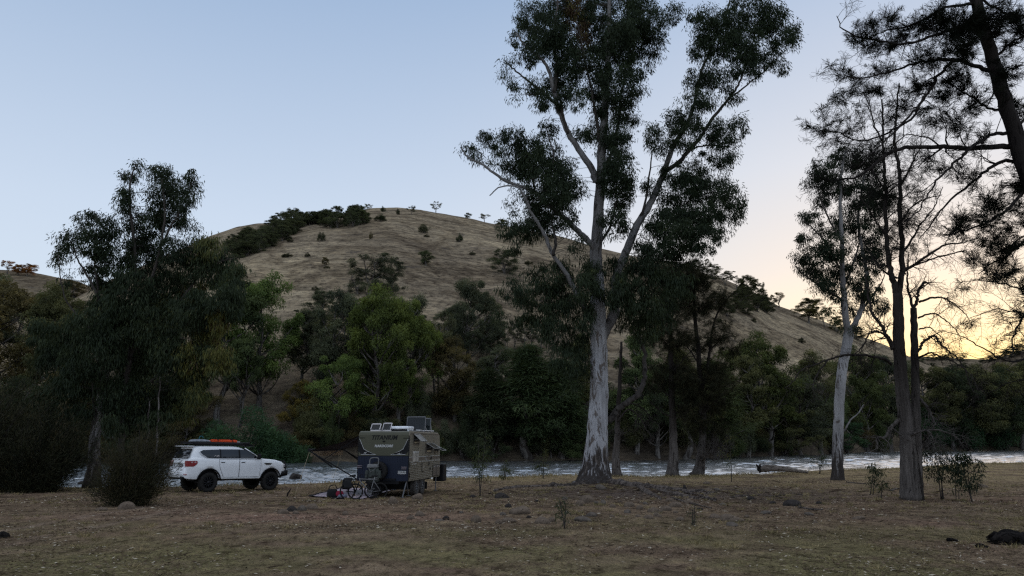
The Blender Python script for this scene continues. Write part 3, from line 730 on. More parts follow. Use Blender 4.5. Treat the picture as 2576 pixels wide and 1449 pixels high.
T.blobs([(1335, 50, 48, 70), (1400, 30, 60, 60), (1330, 130, 38, 38), (1295, 95, 22, 26, None, .8), (1405, 120, 48, 60), (1425, 195, 38, 50), (1395, 215, 38, 45), (1420, 255, 30, 28), (1360, 110, 40, 50),
         (1450, 30, 40, 70, BR), (1458, 110, 34, 70, BR), (1470, 170, 20, 40, BR, .7), (1500, 20, 55, 70), (1560, 30, 60, 70), (1615, 30, 55, 60), (1600, 100, 50, 55), (1650, 60, 40, 45, None, .7), (1540, 120, 50, 70), (1580, 170, 38, 45), (1625, 150, 36, 34, None, .7),
         (1545, 210, 44, 55), (1575, 120, 50, 60), (1500, 210, 32, 50), (1478, 232, 22, 30, None, .7), (1560, 275, 38, 42), (1550, 340, 42, 52), (1500, 320, 24, 44), (1556, 415, 40, 52), (1562, 490, 38, 54), (1575, 300, 24, 26, None, .7), (1590, 305, 20, 20, None, .6), (1545, 560, 42, 44), (1470, 345, 24, 34, None, .7), (1536, 250, 22, 60, BR, .6), (1450, 335, 14, 24, None, .7),
         (1275, 152, 14, 16, None, .7), (1268, 175, 11, 26, None, .8), (1288, 205, 14, 24, None, .8), (1300, 235, 10, 18, None, .7), (1345, 215, 36, 24, None, .9), (1372, 250, 26, 30), (1352, 262, 22, 20, None, .7), (1440, 235, 26, 22, None, .6),
         (1178, 378, 20, 16, None, .8), (1198, 392, 22, 22), (1215, 352, 24, 22), (1240, 352, 26, 24), (1258, 395, 34, 30, None, .7), (1290, 348, 36, 36), (1330, 372, 46, 46), (1378, 330, 26, 28), (1384, 392, 44, 44), (1418, 430, 36, 40), (1312, 418, 42, 36), (1360, 450, 46, 46), (1285, 430, 34, 26, None, .7), (1322, 480, 36, 30, None, .7), (1405, 490, 44, 40), (1350, 540, 40, 44), (1285, 525, 22, 26, None, .6), (1300, 560, 26, 22, None, .7), (1390, 560, 38, 44, None, .7), (1440, 470, 30, 40), (1430, 540, 40, 44, None, .6), (1455, 620, 30, 30, None, .5),
         (1640, 340, 26, 38), (1660, 365, 30, 28, None, .7), (1722, 345, 46, 36), (1700, 300, 36, 36), (1735, 300, 34, 34), (1790, 330, 42, 44), (1852, 322, 28, 36), (1838, 372, 34, 36), (1815, 410, 30, 24), (1770, 395, 34, 22, None, .7), (1765, 250, 36, 38), (1742, 200, 26, 34, None, .8), (1725, 245, 16, 22, None, .5), (1805, 190, 50, 52), (1840, 245, 34, 26, None, .7), (1872, 170, 44, 44), (1925, 150, 38, 34), (1958, 165, 24, 28), (1968, 100, 38, 44), (1992, 85, 22, 36), (1905, 60, 60, 48), (1830, 60, 60, 52), (1760, 50, 46, 42), (1770, 120, 46, 40), (1690, 30, 34, 34, None, .7), (1890, 15, 70, 26), (1850, 120, 50, 44), (1950, 40, 40, 36), (1480, 60, 40, 60), (1520, 110, 40, 60), (1460, 250, 30, 30, None, .7), (1510, 270, 26, 40), (1590, 60, 40, 40), (1640, 110, 34, 30, None, .8), (1600, 210, 30, 40, None, .8), (1585, 240, 24, 34), (1380, 80, 50, 60), (1430, 150, 44, 50), (1500, 160, 44, 60), (1560, 90, 50, 50), (1340, 410, 50, 50), (1400, 450, 50, 50), (1380, 520, 50, 44), (1550, 450, 50, 60), (1540, 380, 44, 60), (1800, 90, 60, 60), (1880, 110, 50, 50), (1730, 470, 60, 50), (1740, 560, 60, 50), (1690, 560, 60, 50), (1620, 650, 50, 40),
         (1700, 440, 46, 38), (1755, 440, 50, 40), (1800, 472, 42, 42), (1838, 488, 32, 34), (1862, 515, 16, 24, None, .7), (1700, 520, 56, 46), (1765, 540, 52, 46), (1826, 540, 38, 38), (1858, 548, 18, 18, None, .7), (1640, 470, 34, 34, None, .6), (1700, 590, 60, 40), (1765, 596, 50, 36), (1812, 590, 26, 24, None, .7), (1655, 630, 50, 38), (1718, 640, 46, 36), (1650, 570, 40, 36, None, .7), (1615, 600, 24, 24, None, .6), (1780, 630, 24, 18, None, .6)],
        depth=2.3, clump_r=.46, dens=5.2, nleaf=88, ln=.20, wd=.046, base_shade=.30)
T.blobs([(1275, 580, 38, 26, None, .8), (1300, 615, 24, 30, None, .7), (1320, 585, 40, 26), (1345, 570, 36, 22), (1390, 690, 44, 56), (1432, 720, 52, 46), (1350, 742, 60, 34), (1296, 730, 34, 30), (1262, 740, 20, 16, None, .6), (1420, 780, 60, 52), (1350, 790, 52, 34), (1290, 806, 34, 16, None, .7), (1260, 795, 16, 16, None, .6), (1440, 845, 50, 52), (1420, 905, 34, 40), (1460, 900, 24, 50, None, .7), (1395, 860, 30, 24, None, .6),
         (1492, 690, 42, 36), (1540, 690, 42, 46), (1580, 715, 40, 46), (1510, 735, 40, 24), (1600, 790, 34, 50, .55), (1640, 760, 32, 60, .5), (1690, 700, 34, 36), (1560, 800, 26, 36, None, .6), (1650, 850, 20, 46, .62, .7), (1640, 680, 40, 40), (1720, 690, 26, 20, None, .6), (1470, 660, 26, 24, None, .7), (1345, 680, 30, 26, None, .6), (1470, 720, 40, 40), (1600, 740, 40, 50), (1560, 750, 36, 40), (1500, 770, 40, 24, None, .7), (1480, 800, 30, 40, None, .7), (1380, 830, 40, 34, None, .8), (1440, 960, 24, 30, .5, .6), (1620, 830, 30, 50, .5, .8), (1670, 780, 34, 50, .4, .8), (1700, 740, 40, 40)],
        depth=2.0, clump_r=.46, dens=4.0, nleaf=86, ln=.25, wd=.046, base_shade=.40, droop=1.3)
T.mats = None
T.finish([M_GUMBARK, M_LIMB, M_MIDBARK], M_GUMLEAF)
T_X, T_Y = float(T.base[0]), float(T.base[1])
# its surface roots
def ground_path(pts, lift=.03):
    out = []
    for x, y in pts:
        p = gnd(x, y); p[2] = float(hz(p[0], p[1])) + lift; out.append(p)
    Q = smooth_path(np.array(out), 5); Q[:, 2] = hz(Q[:, 0], Q[:, 1]) + lift; return Q
rr = np.random.default_rng(3)
for pts, r0, r1 in [([(1470, 1218), (1430, 1222), (1380, 1224), (1310, 1226), (1255, 1233), (1232, 1242)], .22, .08),
                    ([(1525, 1216), (1570, 1221), (1610, 1226), (1660, 1231), (1720, 1236), (1800, 1242)], .32, .12),
                    ([(1610, 1228), (1630, 1240), (1655, 1250), (1662, 1258)], .20, .07),
                    ([(1660, 1234), (1700, 1247), (1750, 1254), (1800, 1260)], .20, .08),
                    ([(1720, 1238), (1760, 1240), (1850, 1250)], .10, .04)]:
    Q = ground_path(pts, -.03); Q[:, 2] += rr.normal(size=len(Q)) * .03; Q[:, 1] += rr.normal(size=len(Q)) * .06
    V, F = tube_geo(Q, np.linspace(r0, r1, len(Q)), 8, True, .35, rr)
    mesh_obj("root", V - T.base, F, M_ROOT, T.root, True)

# ================================================================== the slimmer gum by the water on the right
T = Tree("river_gum", 2108, 1210, 50, 12, "slim pale gum with a forked white trunk at the water's edge", "gum tree")
T.limb([(2108, 1216), (2107, 1170), (2108, 1100), (2110, 1040), (2113, 985), (2119, 930), (2128, 880), (2136, 835)], 24, 24, 0, 0, n=14, flare=.6, jit=.012)
T.limb([(2134, 850), (2128, 800), (2123, 740), (2119, 680), (2117, 600), (2114, 520), (2116, 440), (2128, 380)], 19, 5, 0, -.6, mi=2)
T.limb([(2138, 840), (2152, 812), (2164, 785), (2175, 745), (2182, 700), (2172, 640), (2160, 570), (2164, 500), (2178, 430)], 16, 4, 0, 1, mi=2)
T.limb([(2122, 720), (2145, 670), (2160, 620), (2180, 570)], 7, 3, 0, 1.2, mi=1)
T.limb([(2119, 690), (2095, 640), (2068, 600), (2040, 570), (2020, 555)], 6, 2, 0, -1, mi=1)
T.limb([(2117, 610), (2090, 560), (2064, 500), (2050, 440)], 6, 2, -.2, -1.2, mi=1)
T.limb([(2123, 760), (2098, 740), (2060, 716), (2020, 690), (2000, 668)], 7, 2, 0, -1, mi=1)
T.limb([(2164, 785), (2190, 750), (2215, 715), (2226, 690)], 6, 2, .4, 1, mi=1)
T.limb([(2120, 1090), (2136, 1062), (2158, 1040), (2172, 1018)], 5, 2, 0, .5, mi=2)
T.blobs([(2130, 395, 50, 34), (2070, 425, 40, 30), (2045, 455, 30, 22, None, .7), (2180, 420, 44, 44), (2100, 470, 54, 40), (2165, 490, 54, 42), (2065, 500, 36, 26, None, .8), (2210, 500, 42, 50), (2130, 550, 44, 38, None, .8), (2036, 548, 34, 20), (2085, 575, 44, 26, None, .8), (2180, 580, 46, 46), (2022, 600, 24, 18), (2018, 640, 26, 24), (2060, 640, 46, 34), (2100, 620, 40, 40), (2030, 678, 34, 24), (2080, 690, 52, 34), (2140, 690, 44, 40, None, .8), (2190, 660, 46, 50), (2060, 720, 36, 20, None, .8), (2110, 740, 36, 26, None, .7), (2180, 730, 40, 34), (2140, 780, 32, 24, None, .7), (2205, 770, 32, 30, None, .8), (2090, 790, 22, 22, .7, .5), (2130, 830, 34, 18, .6, .5)],
        depth=1.8, clump_r=.44, dens=5.0, nleaf=86, ln=.20, wd=.045, base_shade=.20)
T.finish([M_GUMBARK2, M_LIMB, M_MIDBARK], M_GUMLEAF)

# ================================================================== double-trunked river oak on the right
T = Tree("river_oak", 2294, 1252, 28.5, 13, "tall river oak with two grey furrowed trunks and bare arching branches", "oak tree")
LIMBS = []
def lb(*a, **k):
    q = T.limb(*a, **k); LIMBS.append(q); return q
T.limb([(2290, 1258), (2287, 1210), (2285, 1150), (2281, 1090), (2275, 1030), (2268, 970), (2264, 910), (2261, 850), (2260, 790), (2258, 740)], 41, 23, 0, 0, n=16, flare=.22, flut=fluted(.10, 4, .2, 1.2), jit=.01)
T.limb([(2308, 1258), (2307, 1190), (2306, 1120), (2304, 1050), (2303, 980), (2302, 900), (2299, 830), (2298, 775)], 26, 15, .15, .3, n=12, flare=.2, jit=.012)
lb([(2258, 750), (2250, 712), (2240, 685), (2234, 640), (2230, 588), (2228, 520), (2227, 455), (2223, 390), (2220, 320), (2218, 250)], 17, 4, 0, -.4)
lb([(2259, 750), (2266, 712), (2268, 670), (2267, 588), (2265, 520), (2264, 455), (2258, 400), (2250, 350), (2256, 280), (2262, 210)], 17, 4, 0, .4)
lb([(2298, 785), (2306, 758), (2310, 735), (2322, 714), (2328, 708)], 9, 6, .3, .2)
lb([(2298, 785), (2292, 752), (2284, 730), (2282, 690), (2286, 640)], 8, 3, .3, .5)
lb([(2247, 878), (2238, 856), (2227, 840), (2213, 812), (2193, 788), (2183, 740), (2176, 690)], 13, 4, 0, .8)
lb([(2245, 874), (2230, 846), (2212, 835), (2190, 838), (2174, 864), (2160, 882), (2150, 896)], 7, 2, 0, -.8)
lb([(2242, 916), (2226, 904), (2210, 900), (2167, 893), (2117, 896), (2083, 905), (2050, 918), (2017, 930), (1993, 962), (1972, 978)], 8, 1.5, 0, -1.4)
lb([(2083, 905), (2060, 935), (2048, 962), (2046, 985)], 4, 2, -.8, -1)
lb([(2308, 885), (2320, 864), (2333, 852), (2350, 846), (2364, 862), (2383, 880), (2407, 900), (2427, 927), (2440, 962), (2452, 990)], 8, 1.5, .3, -.8)
lb([(2310, 900), (2326, 893), (2343, 888), (2380, 903), (2417, 920), (2443, 947), (2460, 980)], 6, 1.5, .3, -1.2)
lb([(2312, 760), (2340, 750), (2367, 748), (2385, 756), (2404, 766), (2430, 792), (2446, 812)], 6, 1.5, .2, -.6)
lb([(2310, 800), (2335, 790), (2360, 792), (2385, 812), (2405, 830), (2420, 860)], 5, 1.5, .2, .8)
lb([(2312, 828), (2336, 824), (2352, 833), (2376, 858), (2390, 880)], 4, 1.2, .2, 1)
lb([(2258, 1058), (2248, 1068), (2237, 1082), (2224, 1102), (2210, 1100), (2207, 1112), (2206, 1130)], 10, 3, 0, -.4)
lb([(2293, 1094), (2312, 1086), (2333, 1082), (2367, 1083), (2400, 1098), (2424, 1120)], 6, 1.5, -.3, -1.0)
lb([(2333, 1082), (2346, 1100), (2352, 1122)], 4, 1, -.6, -.8)
lb([(2308, 998), (2330, 1020), (2343, 1044), (2350, 1062), (2348, 1078)], 8, 3, .2, -.6)
lb([(2262, 690), (2283, 676), (2333, 642), (2380, 616), (2417, 612), (2460, 600)], 9, 2, .2, -.6)
lb([(2266, 680), (2300, 668), (2350, 650), (2410, 634), (2434, 628)], 6, 2, .2, .6)
lb([(2266, 640), (2296, 600), (2318, 560), (2350, 520), (2372, 470)], 7, 2, .2, 1.2)
lb([(2230, 590), (2205, 560), (2180, 520), (2160, 490)], 6, 2, -.2, -1)
lb([(2227, 480), (2200, 440), (2170, 410), (2140, 395)], 5, 2, -.2, -.8)
lb([(2264, 470), (2290, 420), (2310, 380), (2320, 330)], 6, 2, .2, .8)
lb([(2222, 360), (2200, 320), (2190, 270), (2170, 230)], 5, 2, -.3, -.8)
lb([(2264, 560), (2296, 520), (2330, 500), (2370, 490)], 5, 2, .2, .3)
lb([(2258, 700), (2220, 680), (2190, 640), (2170, 600)], 6, 2, 0, .8)
for k, (Q, rd) in enumerate(LIMBS):
    up = k in (0, 1, 5, 21, 22, 23)
    T.ramify(Q, rd, 13, 1.15 if up else .85, up=.12 if up else -.10, lvl=2 if up else 1, frac=(.22, 1))
T.needles([(2235, 360, 40, 40, .8), (2270, 420, 44, 40), (2215, 450, 40, 50), (2250, 520, 50, 50, .8), (2300, 470, 40, 40, .7), (2200, 540, 40, 40, .7), (2310, 560, 40, 40, .6), (2220, 620, 36, 40, .6), (2290, 620, 36, 30, .5), (2240, 280, 36, 34, .5), (2330, 420, 34, 34, .6), (2200, 380, 30, 36, .6), (2190, 640, 30, 30, .5), (2230, 470, 60, 60), (2290, 530, 50, 50), (2260, 590, 50, 50), (2200, 470, 40, 50), (2320, 600, 30, 30, .6)],
          depth=1.4, r=.36, dens=6.0, n=42, wd=.014, shade=.12)
T.finish([M_OAKBARK], M_OAKLEAF)

# ================================================================== leaning dark river oak on the right edge
T = Tree("river_oak", 2860, 1310, 19.0, 14, "dark leaning river oak with long needle sprays on the right edge", "oak tree")
LIMBS = []
T.limb([(2860, 1330), (2800, 1150), (2740, 950), (2690, 780), (2640, 610), (2602, 480), (2572, 400), (2548, 320), (2520, 225), (2498, 150), (2470, 60), (2440, -40), (2415, -120)], 62, 24, 0, .6, n=12, k=4)
lb([(2560, 372), (2520, 368), (2450, 373), (2384, 370), (2317, 370), (2266, 374), (2217, 400), (2168, 440), (2117, 452), (2080, 452), (2050, 440)], 17, 2, .5, -.8)
lb([(2552, 335), (2510, 336), (2484, 344), (2434, 380), (2390, 420), (2350, 465), (2316, 520), (2280, 560)], 11, 2, .5, -1.4)
lb([(2575, 405), (2527, 405), (2480, 430), (2450, 455), (2384, 512), (2345, 560), (2310, 610)], 11, 2, .5, .6)
lb([(2500, 180), (2460, 168), (2410, 152), (2350, 150), (2300, 160), (2240, 180), (2170, 196), (2110, 190)], 13, 2, .5, -.6)
lb([(2400, 152), (2366, 184), (2330, 236), (2300, 280), (2250, 330), (2200, 380), (2160, 420)], 9, 2, .1, -.8)
lb([(2330, 236), (2290, 300), (2220, 340), (2160, 352), (2100, 330), (2040, 330)], 7, 2, 0, .6)
lb([(2520, 280), (2480, 268), (2440, 240), (2400, 216), (2360, 190)], 8, 2, .5, 1.4)
lb([(2480, 90), (2420, 70), (2350, 90), (2280, 110), (2200, 100), (2130, 80), (2105, 40)], 11, 2, .5, -1)
lb([(2450, 10), (2380, 20), (2300, 60), (2220, 80), (2160, 110)], 9, 2, .5, .8)
lb([(2590, 450), (2560, 500), (2520, 540), (2480, 560), (2430, 580), (2390, 590)], 10, 2, .5, -.8)
lb([(2620, 540), (2580, 600), (2540, 640), (2500, 660), (2460, 690)], 10, 2, .4, .8)
lb([(2660, 680), (2620, 740), (2580, 790), (2550, 850), (2545, 900)], 9, 2, .3, -.5)
lb([(2700, 800), (2640, 760), (2590, 735), (2530, 715), (2470, 705), (2420, 708)], 7, 1.5, .2, -.4)
lb([(2700, 820), (2620, 800), (2560, 785), (2500, 780), (2440, 800)], 6, 1.5, .2, .8)
lb([(2720, 900), (2640, 880), (2590, 900), (2540, 910), (2480, 880), (2430, 850), (2370, 832)], 7, 1.5, .2, -1)
lb([(2740, 960), (2650, 950), (2600, 955), (2540, 962), (2490, 985)], 6, 1.5, .2, .5)
lb([(2548, 330), (2580, 300), (2620, 280)], 9, 4, .6, 1); lb([(2500, 150), (2540, 110), (2600, 80)], 9, 4, .6, 1)
lb([(2440, -30), (2500, 20), (2560, 40), (2620, 30)], 8, 3, .6, 1)
for k, (Q, rd) in enumerate(LIMBS):
    T.ramify(Q, rd, 11, .95, up=.08, lvl=2, frac=(.18, 1), sweep=.9)
T.needles([(2140, 95, 26, 24), (2180, 65, 36, 30), (2190, 110, 36, 20), (2230, 40, 50, 30), (2290, 60, 60, 40, 1.4), (2360, 40, 60, 50, 1.6), (2430, 60, 60, 60, 1.6), (2500, 40, 60, 50, 1.5), (2550, 60, 50, 60, 1.5), (2340, 130, 60, 40, 1.3), (2420, 130, 50, 40, 1.3), (2250, 110, 44, 30), (2120, 165, 36, 16), (2150, 195, 40, 16), (2090, 155, 20, 14), (2210, 170, 46, 26), (2120, 235, 40, 18), (2080, 255, 26, 18), (2150, 265, 40, 20), (2100, 295, 40, 14), (2190, 230, 40, 24), (2060, 330, 26, 18), (2020, 310, 20, 16), (2100, 350, 36, 20, .8), (2150, 320, 36, 20, .7), (2300, 215, 60, 34), (2380, 220, 60, 40, 1.2), (2440, 190, 40, 40), (2330, 290, 50, 34), (2400, 300, 50, 30), (2470, 240, 40, 34), (2540, 180, 36, 60, 1.2), (2560, 260, 30, 40), (2460, 330, 40, 26), (2260, 270, 50, 34, .7), (2220, 360, 50, 30, .7), (2160, 410, 40, 26, .8), (2090, 440, 40, 20, .7), (2040, 425, 20, 16, .7), (2350, 400, 60, 34, .8), (2430, 430, 50, 30, .8), (2540, 460, 44, 50, 1.4), (2490, 510, 50, 40, 1.3), (2440, 540, 46, 36), (2550, 540, 40, 50, 1.5), (2400, 580, 40, 26), (2480, 590, 50, 36, 1.2), (2540, 620, 40, 40, 1.3), (2440, 640, 34, 24, .8), (2500, 670, 40, 30), (2560, 690, 30, 40, 1.2), (2540, 770, 30, 30, .8), (2560, 840, 24, 30, .8), (2420, 715, 40, 14, .4), (2350, 840, 40, 16, .3), (2440, 800, 40, 20, .3), (2560, 380, 26, 40, 1.2)],
          depth=1.0, r=.30, dens=12.5, n=58, wd=.013, shade=.08, droop=.12)
T.finish([M_DARKBARK], M_OAKLEAF)

# ================================================================== two bushy river oaks on the bank behind the tall gum
def bank_oak(seed, Y, trunks, label, crown, subs):
    global T, LIMBS
    T = Tree("river_oak", trunks[0][0][0][0], 1196, Y, seed, label, "oak tree"); LIMBS = []
    for pts, w0, w1, dd in trunks: 
        q = T.limb(pts, w0, w1, 0, dd, n=10, flare=.55); LIMBS.append(q)
    for sb in subs: lb(*sb)
    for k, (Q, rd) in enumerate(LIMBS):
        T.ramify(Q, rd, 16 if k < len(trunks) else 7, 1.9 if k < len(trunks) else 1.2, up=.10, lvl=2, frac=(.34, 1) if k < len(trunks) else (.2, 1), sweep=.35)
    T.needles(crown, depth=2.4, r=.55, dens=20.0, n=56, wd=.022, shade=.56, droop=.30)
    T.finish([M_OAKBARK], M_OAKLEAF)
bank_oak(15, 57.5, [([(1692, 1198), (1694, 1150), (1693, 1080), (1690, 1000), (1688, 900), (1684, 800), (1676, 720), (1668, 650)], 24, 4, .3)],
         "river oak with one straight grey trunk on the bank right of the tall gum",
         [(1680, 700, 40, 40, .7), (1660, 760, 50, 40, .6), (1715, 760, 40, 40, .6), (1650, 850, 50, 40, .5), (1720, 850, 44, 40, .5), (1650, 940, 40, 40, .5), (1725, 950, 36, 44, .6), (1720, 1030, 26, 30, .5), (1670, 680, 60, 50, .6), (1690, 820, 70, 60, .45), (1700, 930, 60, 50, .4)],
         [([(1688, 880), (1660, 850), (1625, 836), (1600, 840)], 5, 1.5, 0, -1), ([(1686, 800), (1710, 770), (1730, 720)], 5, 1.5, 0, 1), ([(1688, 940), (1715, 910), (1740, 880)], 5, 1.5, 0, -1), ([(1690, 1000), (1660, 980), (1630, 975)], 4, 1.5, 0, .8)])
bank_oak(16, 58.5, [([(1756, 1198), (1764, 1150), (1768, 1080), (1765, 1000), (1758, 900), (1748, 800), (1744, 720), (1740, 660)], 23, 4, .3), ([(1738, 1196), (1752, 1180), (1772, 1150), (1800, 1130), (1808, 1128)], 9, 5, -.5)],
         "river oak with a leaning side stem on the bank, its crown spreading rightward",
         [(1750, 690, 44, 36, .8), (1800, 740, 40, 40, .6), (1720, 740, 30, 40, .6), (1810, 830, 50, 40, .5), (1770, 870, 40, 40, .6), (1800, 930, 50, 40, .8), (1730, 990, 40, 40, .8), (1790, 1020, 50, 40, .9), (1750, 1060, 40, 30, .8), (1810, 1085, 34, 34, .9), (1840, 880, 30, 26, .5), (1760, 760, 60, 60, .5), (1790, 960, 70, 50, .5), (1740, 700, 60, 44, .7)],
         [([(1764, 990), (1780, 930), (1786, 870), (1800, 800), (1822, 760), (1846, 735)], 9, 2, 0, -1), ([(1786, 880), (1820, 850), (1860, 845)], 4, 1.5, -.6, -1.2), ([(1760, 920), (1735, 880), (1715, 850)], 5, 1.5, 0, 1), ([(1768, 1040), (1810, 1000), (1842, 985)], 5, 1.5, 0, -1)])

# ================================================================== stout dark trunk just behind the tall gum
T = Tree("river_oak", 1551, 1196, 58, 17, "dark trunk standing close behind the right side of the tall gum", "oak tree"); LIMBS = []
q = T.limb([(1551, 1200), (1550, 1150), (1553, 1090), (1556, 1020), (1560, 940), (1563, 860)], 20, 6, 0, .4, flare=.4); LIMBS.append(q)
lb([(1554, 1060), (1580, 1030), (1606, 1046), (1626, 1080), (1640, 1100)], 5, 1.2, 0, -.6)
lb([(1556, 1030), (1590, 1015), (1620, 1030), (1646, 1066)], 4, 1.2, 0, .6)
for Q, rd in LIMBS: T.ramify(Q, rd, 12, 1.3, up=-.08, lvl=2, frac=(.3, 1))
T.needles([(1560, 900, 34, 40, .8), (1580, 960, 36, 40, .8), (1600, 1020, 40, 36, .6)], depth=1, r=.5, dens=.9, n=26, wd=.013, shade=.45)
T.finish([M_OAKBARK], M_OAKLEAF)

# ================================================================== big leafy gum on the left
T = Tree("river_gum", 240, 1216, 39.5, 18, "big leafy gum with several pale stems behind the feathery bush on the left", "gum tree")
T.limb([(232, 1226), (236, 1170), (238, 1110), (244, 1060), (252, 1010), (262, 960), (280, 900)], 30, 13, 0, .3, n=12, flare=.6, jit=.015)
T.limb([(246, 1050), (252, 1078), (262, 1094), (276, 1102), (290, 1100)], 9, 5, .2, .5, n=9)
T.limb([(300, 1200), (304, 1150), (306, 1100), (310, 1040), (318, 960), (330, 870), (338, 780), (340, 700), (336, 600), (328, 520), (330, 450), (342, 412)], 18, 3, 1.0, .2, n=9, mi=1)
T.limb([(280, 910), (270, 850), (262, 800), (248, 752), (232, 716), (212, 680), (196, 655), (184, 620), (170, 600)], 10, 2, .3, -1.2, mi=1)
T.limb([(255, 775), (246, 720), (238, 660), (240, 600), (246, 560)], 6, 2, 0, -.4, mi=1)
T.limb([(230, 830), (200, 800), (176, 770), (160, 740), (150, 690), (146, 640)], 5, 2, -.6, -1.4, mi=1)
T.limb([(335, 830), (360, 760), (386, 690), (404, 620), (414, 540), (408, 460), (396, 430)], 10, 2.5, .3, -.4, mi=1)
T.limb([(404, 620), (430, 570), (456, 520), (480, 470), (494, 442)], 6, 2, -.2, -.6, mi=1)
T.limb([(340, 880), (400, 820), (450, 760), (500, 700), (550, 660), (585, 650)], 9, 2, .5, 1.2, mi=1)
T.limb([(380, 960), (440, 900), (490, 850), (540, 800), (580, 740)], 7, 2, .3, -1, mi=1)
T.limb([(392, 1150), (396, 1080), (400, 1010), (404, 940)], 5, 3, -.6, -.5)
T.limb([(366, 1150), (372, 1090), (376, 1010)], 4, 3, -.5, -.5)
T.limb([(244, 1080), (236, 1020), (230, 950), (200, 880)], 6, 2, .2, -1, mi=1)
Yl = .80
T.blobs([(344, 416, 12, 16, None, .8), (322, 450, 22, 26), (318, 500, 24, 34), (330, 545, 24, 36), (392, 440, 22, 26), (420, 440, 30, 28), (440, 470, 26, 24, None, .7), (408, 490, 44, 44), (482, 448, 22, 26), (492, 470, 16, 24, None, .7), (468, 500, 28, 34, None, .8), (430, 540, 48, 44), (386, 560, 40, 46), (478, 560, 22, 22, None, .6), (350, 600, 34, 40), (240, 546, 28, 22), (268, 575, 32, 40), (212, 585, 26, 24), (196, 560, 14, 20, None, .6), (172, 604, 26, 30), (160, 640, 24, 24), (146, 655, 14, 26, None, .6), (240, 620, 44, 42), (296, 640, 48, 50), (365, 650, 60, 54), (440, 630, 52, 44), (490, 600, 22, 30, None, .6), (226, 690, 26, 30, None, .5), (156, 700, 12, 22, None, .4)],
        depth=1.8, clump_r=.44, dens=5.8, nleaf=86, ln=.20, wd=.045, base_shade=.32)
T.blobs([(270, 700, 40, 40), (330, 730, 66, 56), (420, 720, 66, 60), (500, 680, 52, 42), (560, 660, 42, 42), (592, 696, 28, 46), (535, 620, 36, 24, Yl), (510, 640, 34, 30, .7), (600, 740, 24, 34), (570, 760, 44, 46), (490, 780, 64, 56), (390, 820, 74, 64), (290, 810, 64, 60), (200, 800, 40, 30, None, .6), (160, 870, 56, 54), (120, 900, 30, 40, None, .7), (240, 890, 70, 60), (340, 910, 76, 64), (440, 900, 66, 64), (520, 830, 46, 46, Yl - .08), (550, 800, 26, 34, Yl), (490, 730, 24, 40, Yl), (545, 900, 34, 36, Yl), (500, 900, 46, 50, .6), (480, 980, 50, 42, .62), (400, 1000, 66, 52), (300, 990, 60, 52), (200, 970, 60, 50), (150, 960, 40, 40, None, .7), (450, 1040, 44, 30, .66, .8), (400, 1060, 50, 26, .5, .7), (200, 1040, 40, 30, None, .7), (330, 1050, 40, 30, None, .7), (260, 780, 50, 50), (500, 1000, 26, 30, .7, .7), (120, 1000, 50, 40), (160, 1070, 50, 36), (110, 840, 40, 40, None, .7), (280, 1070, 40, 26, None, .7), (470, 900, 30, 40, .72), (420, 780, 30, 40, .70), (360, 1000, 30, 40, .66)],
        depth=2.6, clump_r=.46, dens=5.4, nleaf=90, ln=.25, wd=.048, base_shade=.38, droop=1.4)
T.finish([M_LEFTBARK, M_LIMB], M_GUMLEAF)
# ------------------------------------------------------------------ feathery bottlebrush bushes
def feather_bush(name, dx, dy, Y, seed, label, stems, hD, wD, lean=0.0, mat=None, n_br=90, shade=.45, fl=.11, per=130, cat="bush", leaf_w=.011, droop=.0, spread=1.0, nodes=9):
    t = Tree(name, dx, dy, Y, seed, label, cat); rng = t.rng
    H, W_ = px2m(hD, Y), px2m(wD, Y) / 2
    for i in range(n_br):
        az = rng.uniform(0, 2 * math.pi); q = rng.random() ** .6 * spread
        h = H * rng.uniform(.38, 1.0) * (1 - .38 * q * q) * (.82 + .28 * math.sin(az * 3 + seed) * q + .12 * math.sin(az * 7 + seed * 2))
        end = np.array((math.cos(az) * W_ * q + lean * h, math.sin(az) * W_ * q * .8, h))
        p0 = np.array((math.cos(az) * W_ * .12 * rng.random(), math.sin(az) * W_ * .12, -.05))
        mid = p0 * .4 + np.array((end[0] * .35, end[1] * .35, h * .5)) + rng.normal(size=3) * .06 * H
        u = np.linspace(0, 1, nodes)[:, None]
        Q = p0 * (1 - u) ** 2 + mid * 2 * u * (1 - u) + end * u * u + t.base
        Q[-2:, 2] -= droop * H * .05
        t.tube(Q, np.linspace(.028 if i < stems else .014, .004, nodes), 4, 0, caps=False, wob=0)
        D0 = np.gradient(Q, axis=0)
        k = rng.integers(int(nodes * .28), nodes, per); f = rng.random((per, 1))
        C = Q[k - 1] * (1 - f) + Q[k] * f
        C = C + rng.normal(size=(per, 3)) * .075 * H * (1 - k[:, None] / nodes * .55)
        D = unit(unit(D0[k]) * 1.1 + rng.normal(size=(per, 3)) * .5 + np.array((0, 0, .1 - droop)))
        t.lv.add(C, D, fl * (.6 + .8 * rng.random(per)), leaf_w, rng, shade + rng.normal() * .14 + rng.normal(size=per) * .08, bend=.05 + droop)
    t.finish([M_LIMB if mat is None else mat], M_OAKLEAF, crown="foliage", trunk="stem"); return t
g = gnd(330, 1272)
feather_bush("bush", 325, 1272, g[1], 31, "dark feathery bush in front of the white car's tail, leaning right", 14, 235, 196, .12, n_br=160, per=240, shade=.64, fl=.17, leaf_w=.013, spread=1.1)
g = gnd(85, 1238)
feather_bush("bush", 85, 1238, g[1], 32, "wide dark feathery bush at the left edge of the river bank", 14, 235, 250, .06, n_br=190, per=220, shade=.50, fl=.24, leaf_w=.026)
g = gnd(10, 1238)
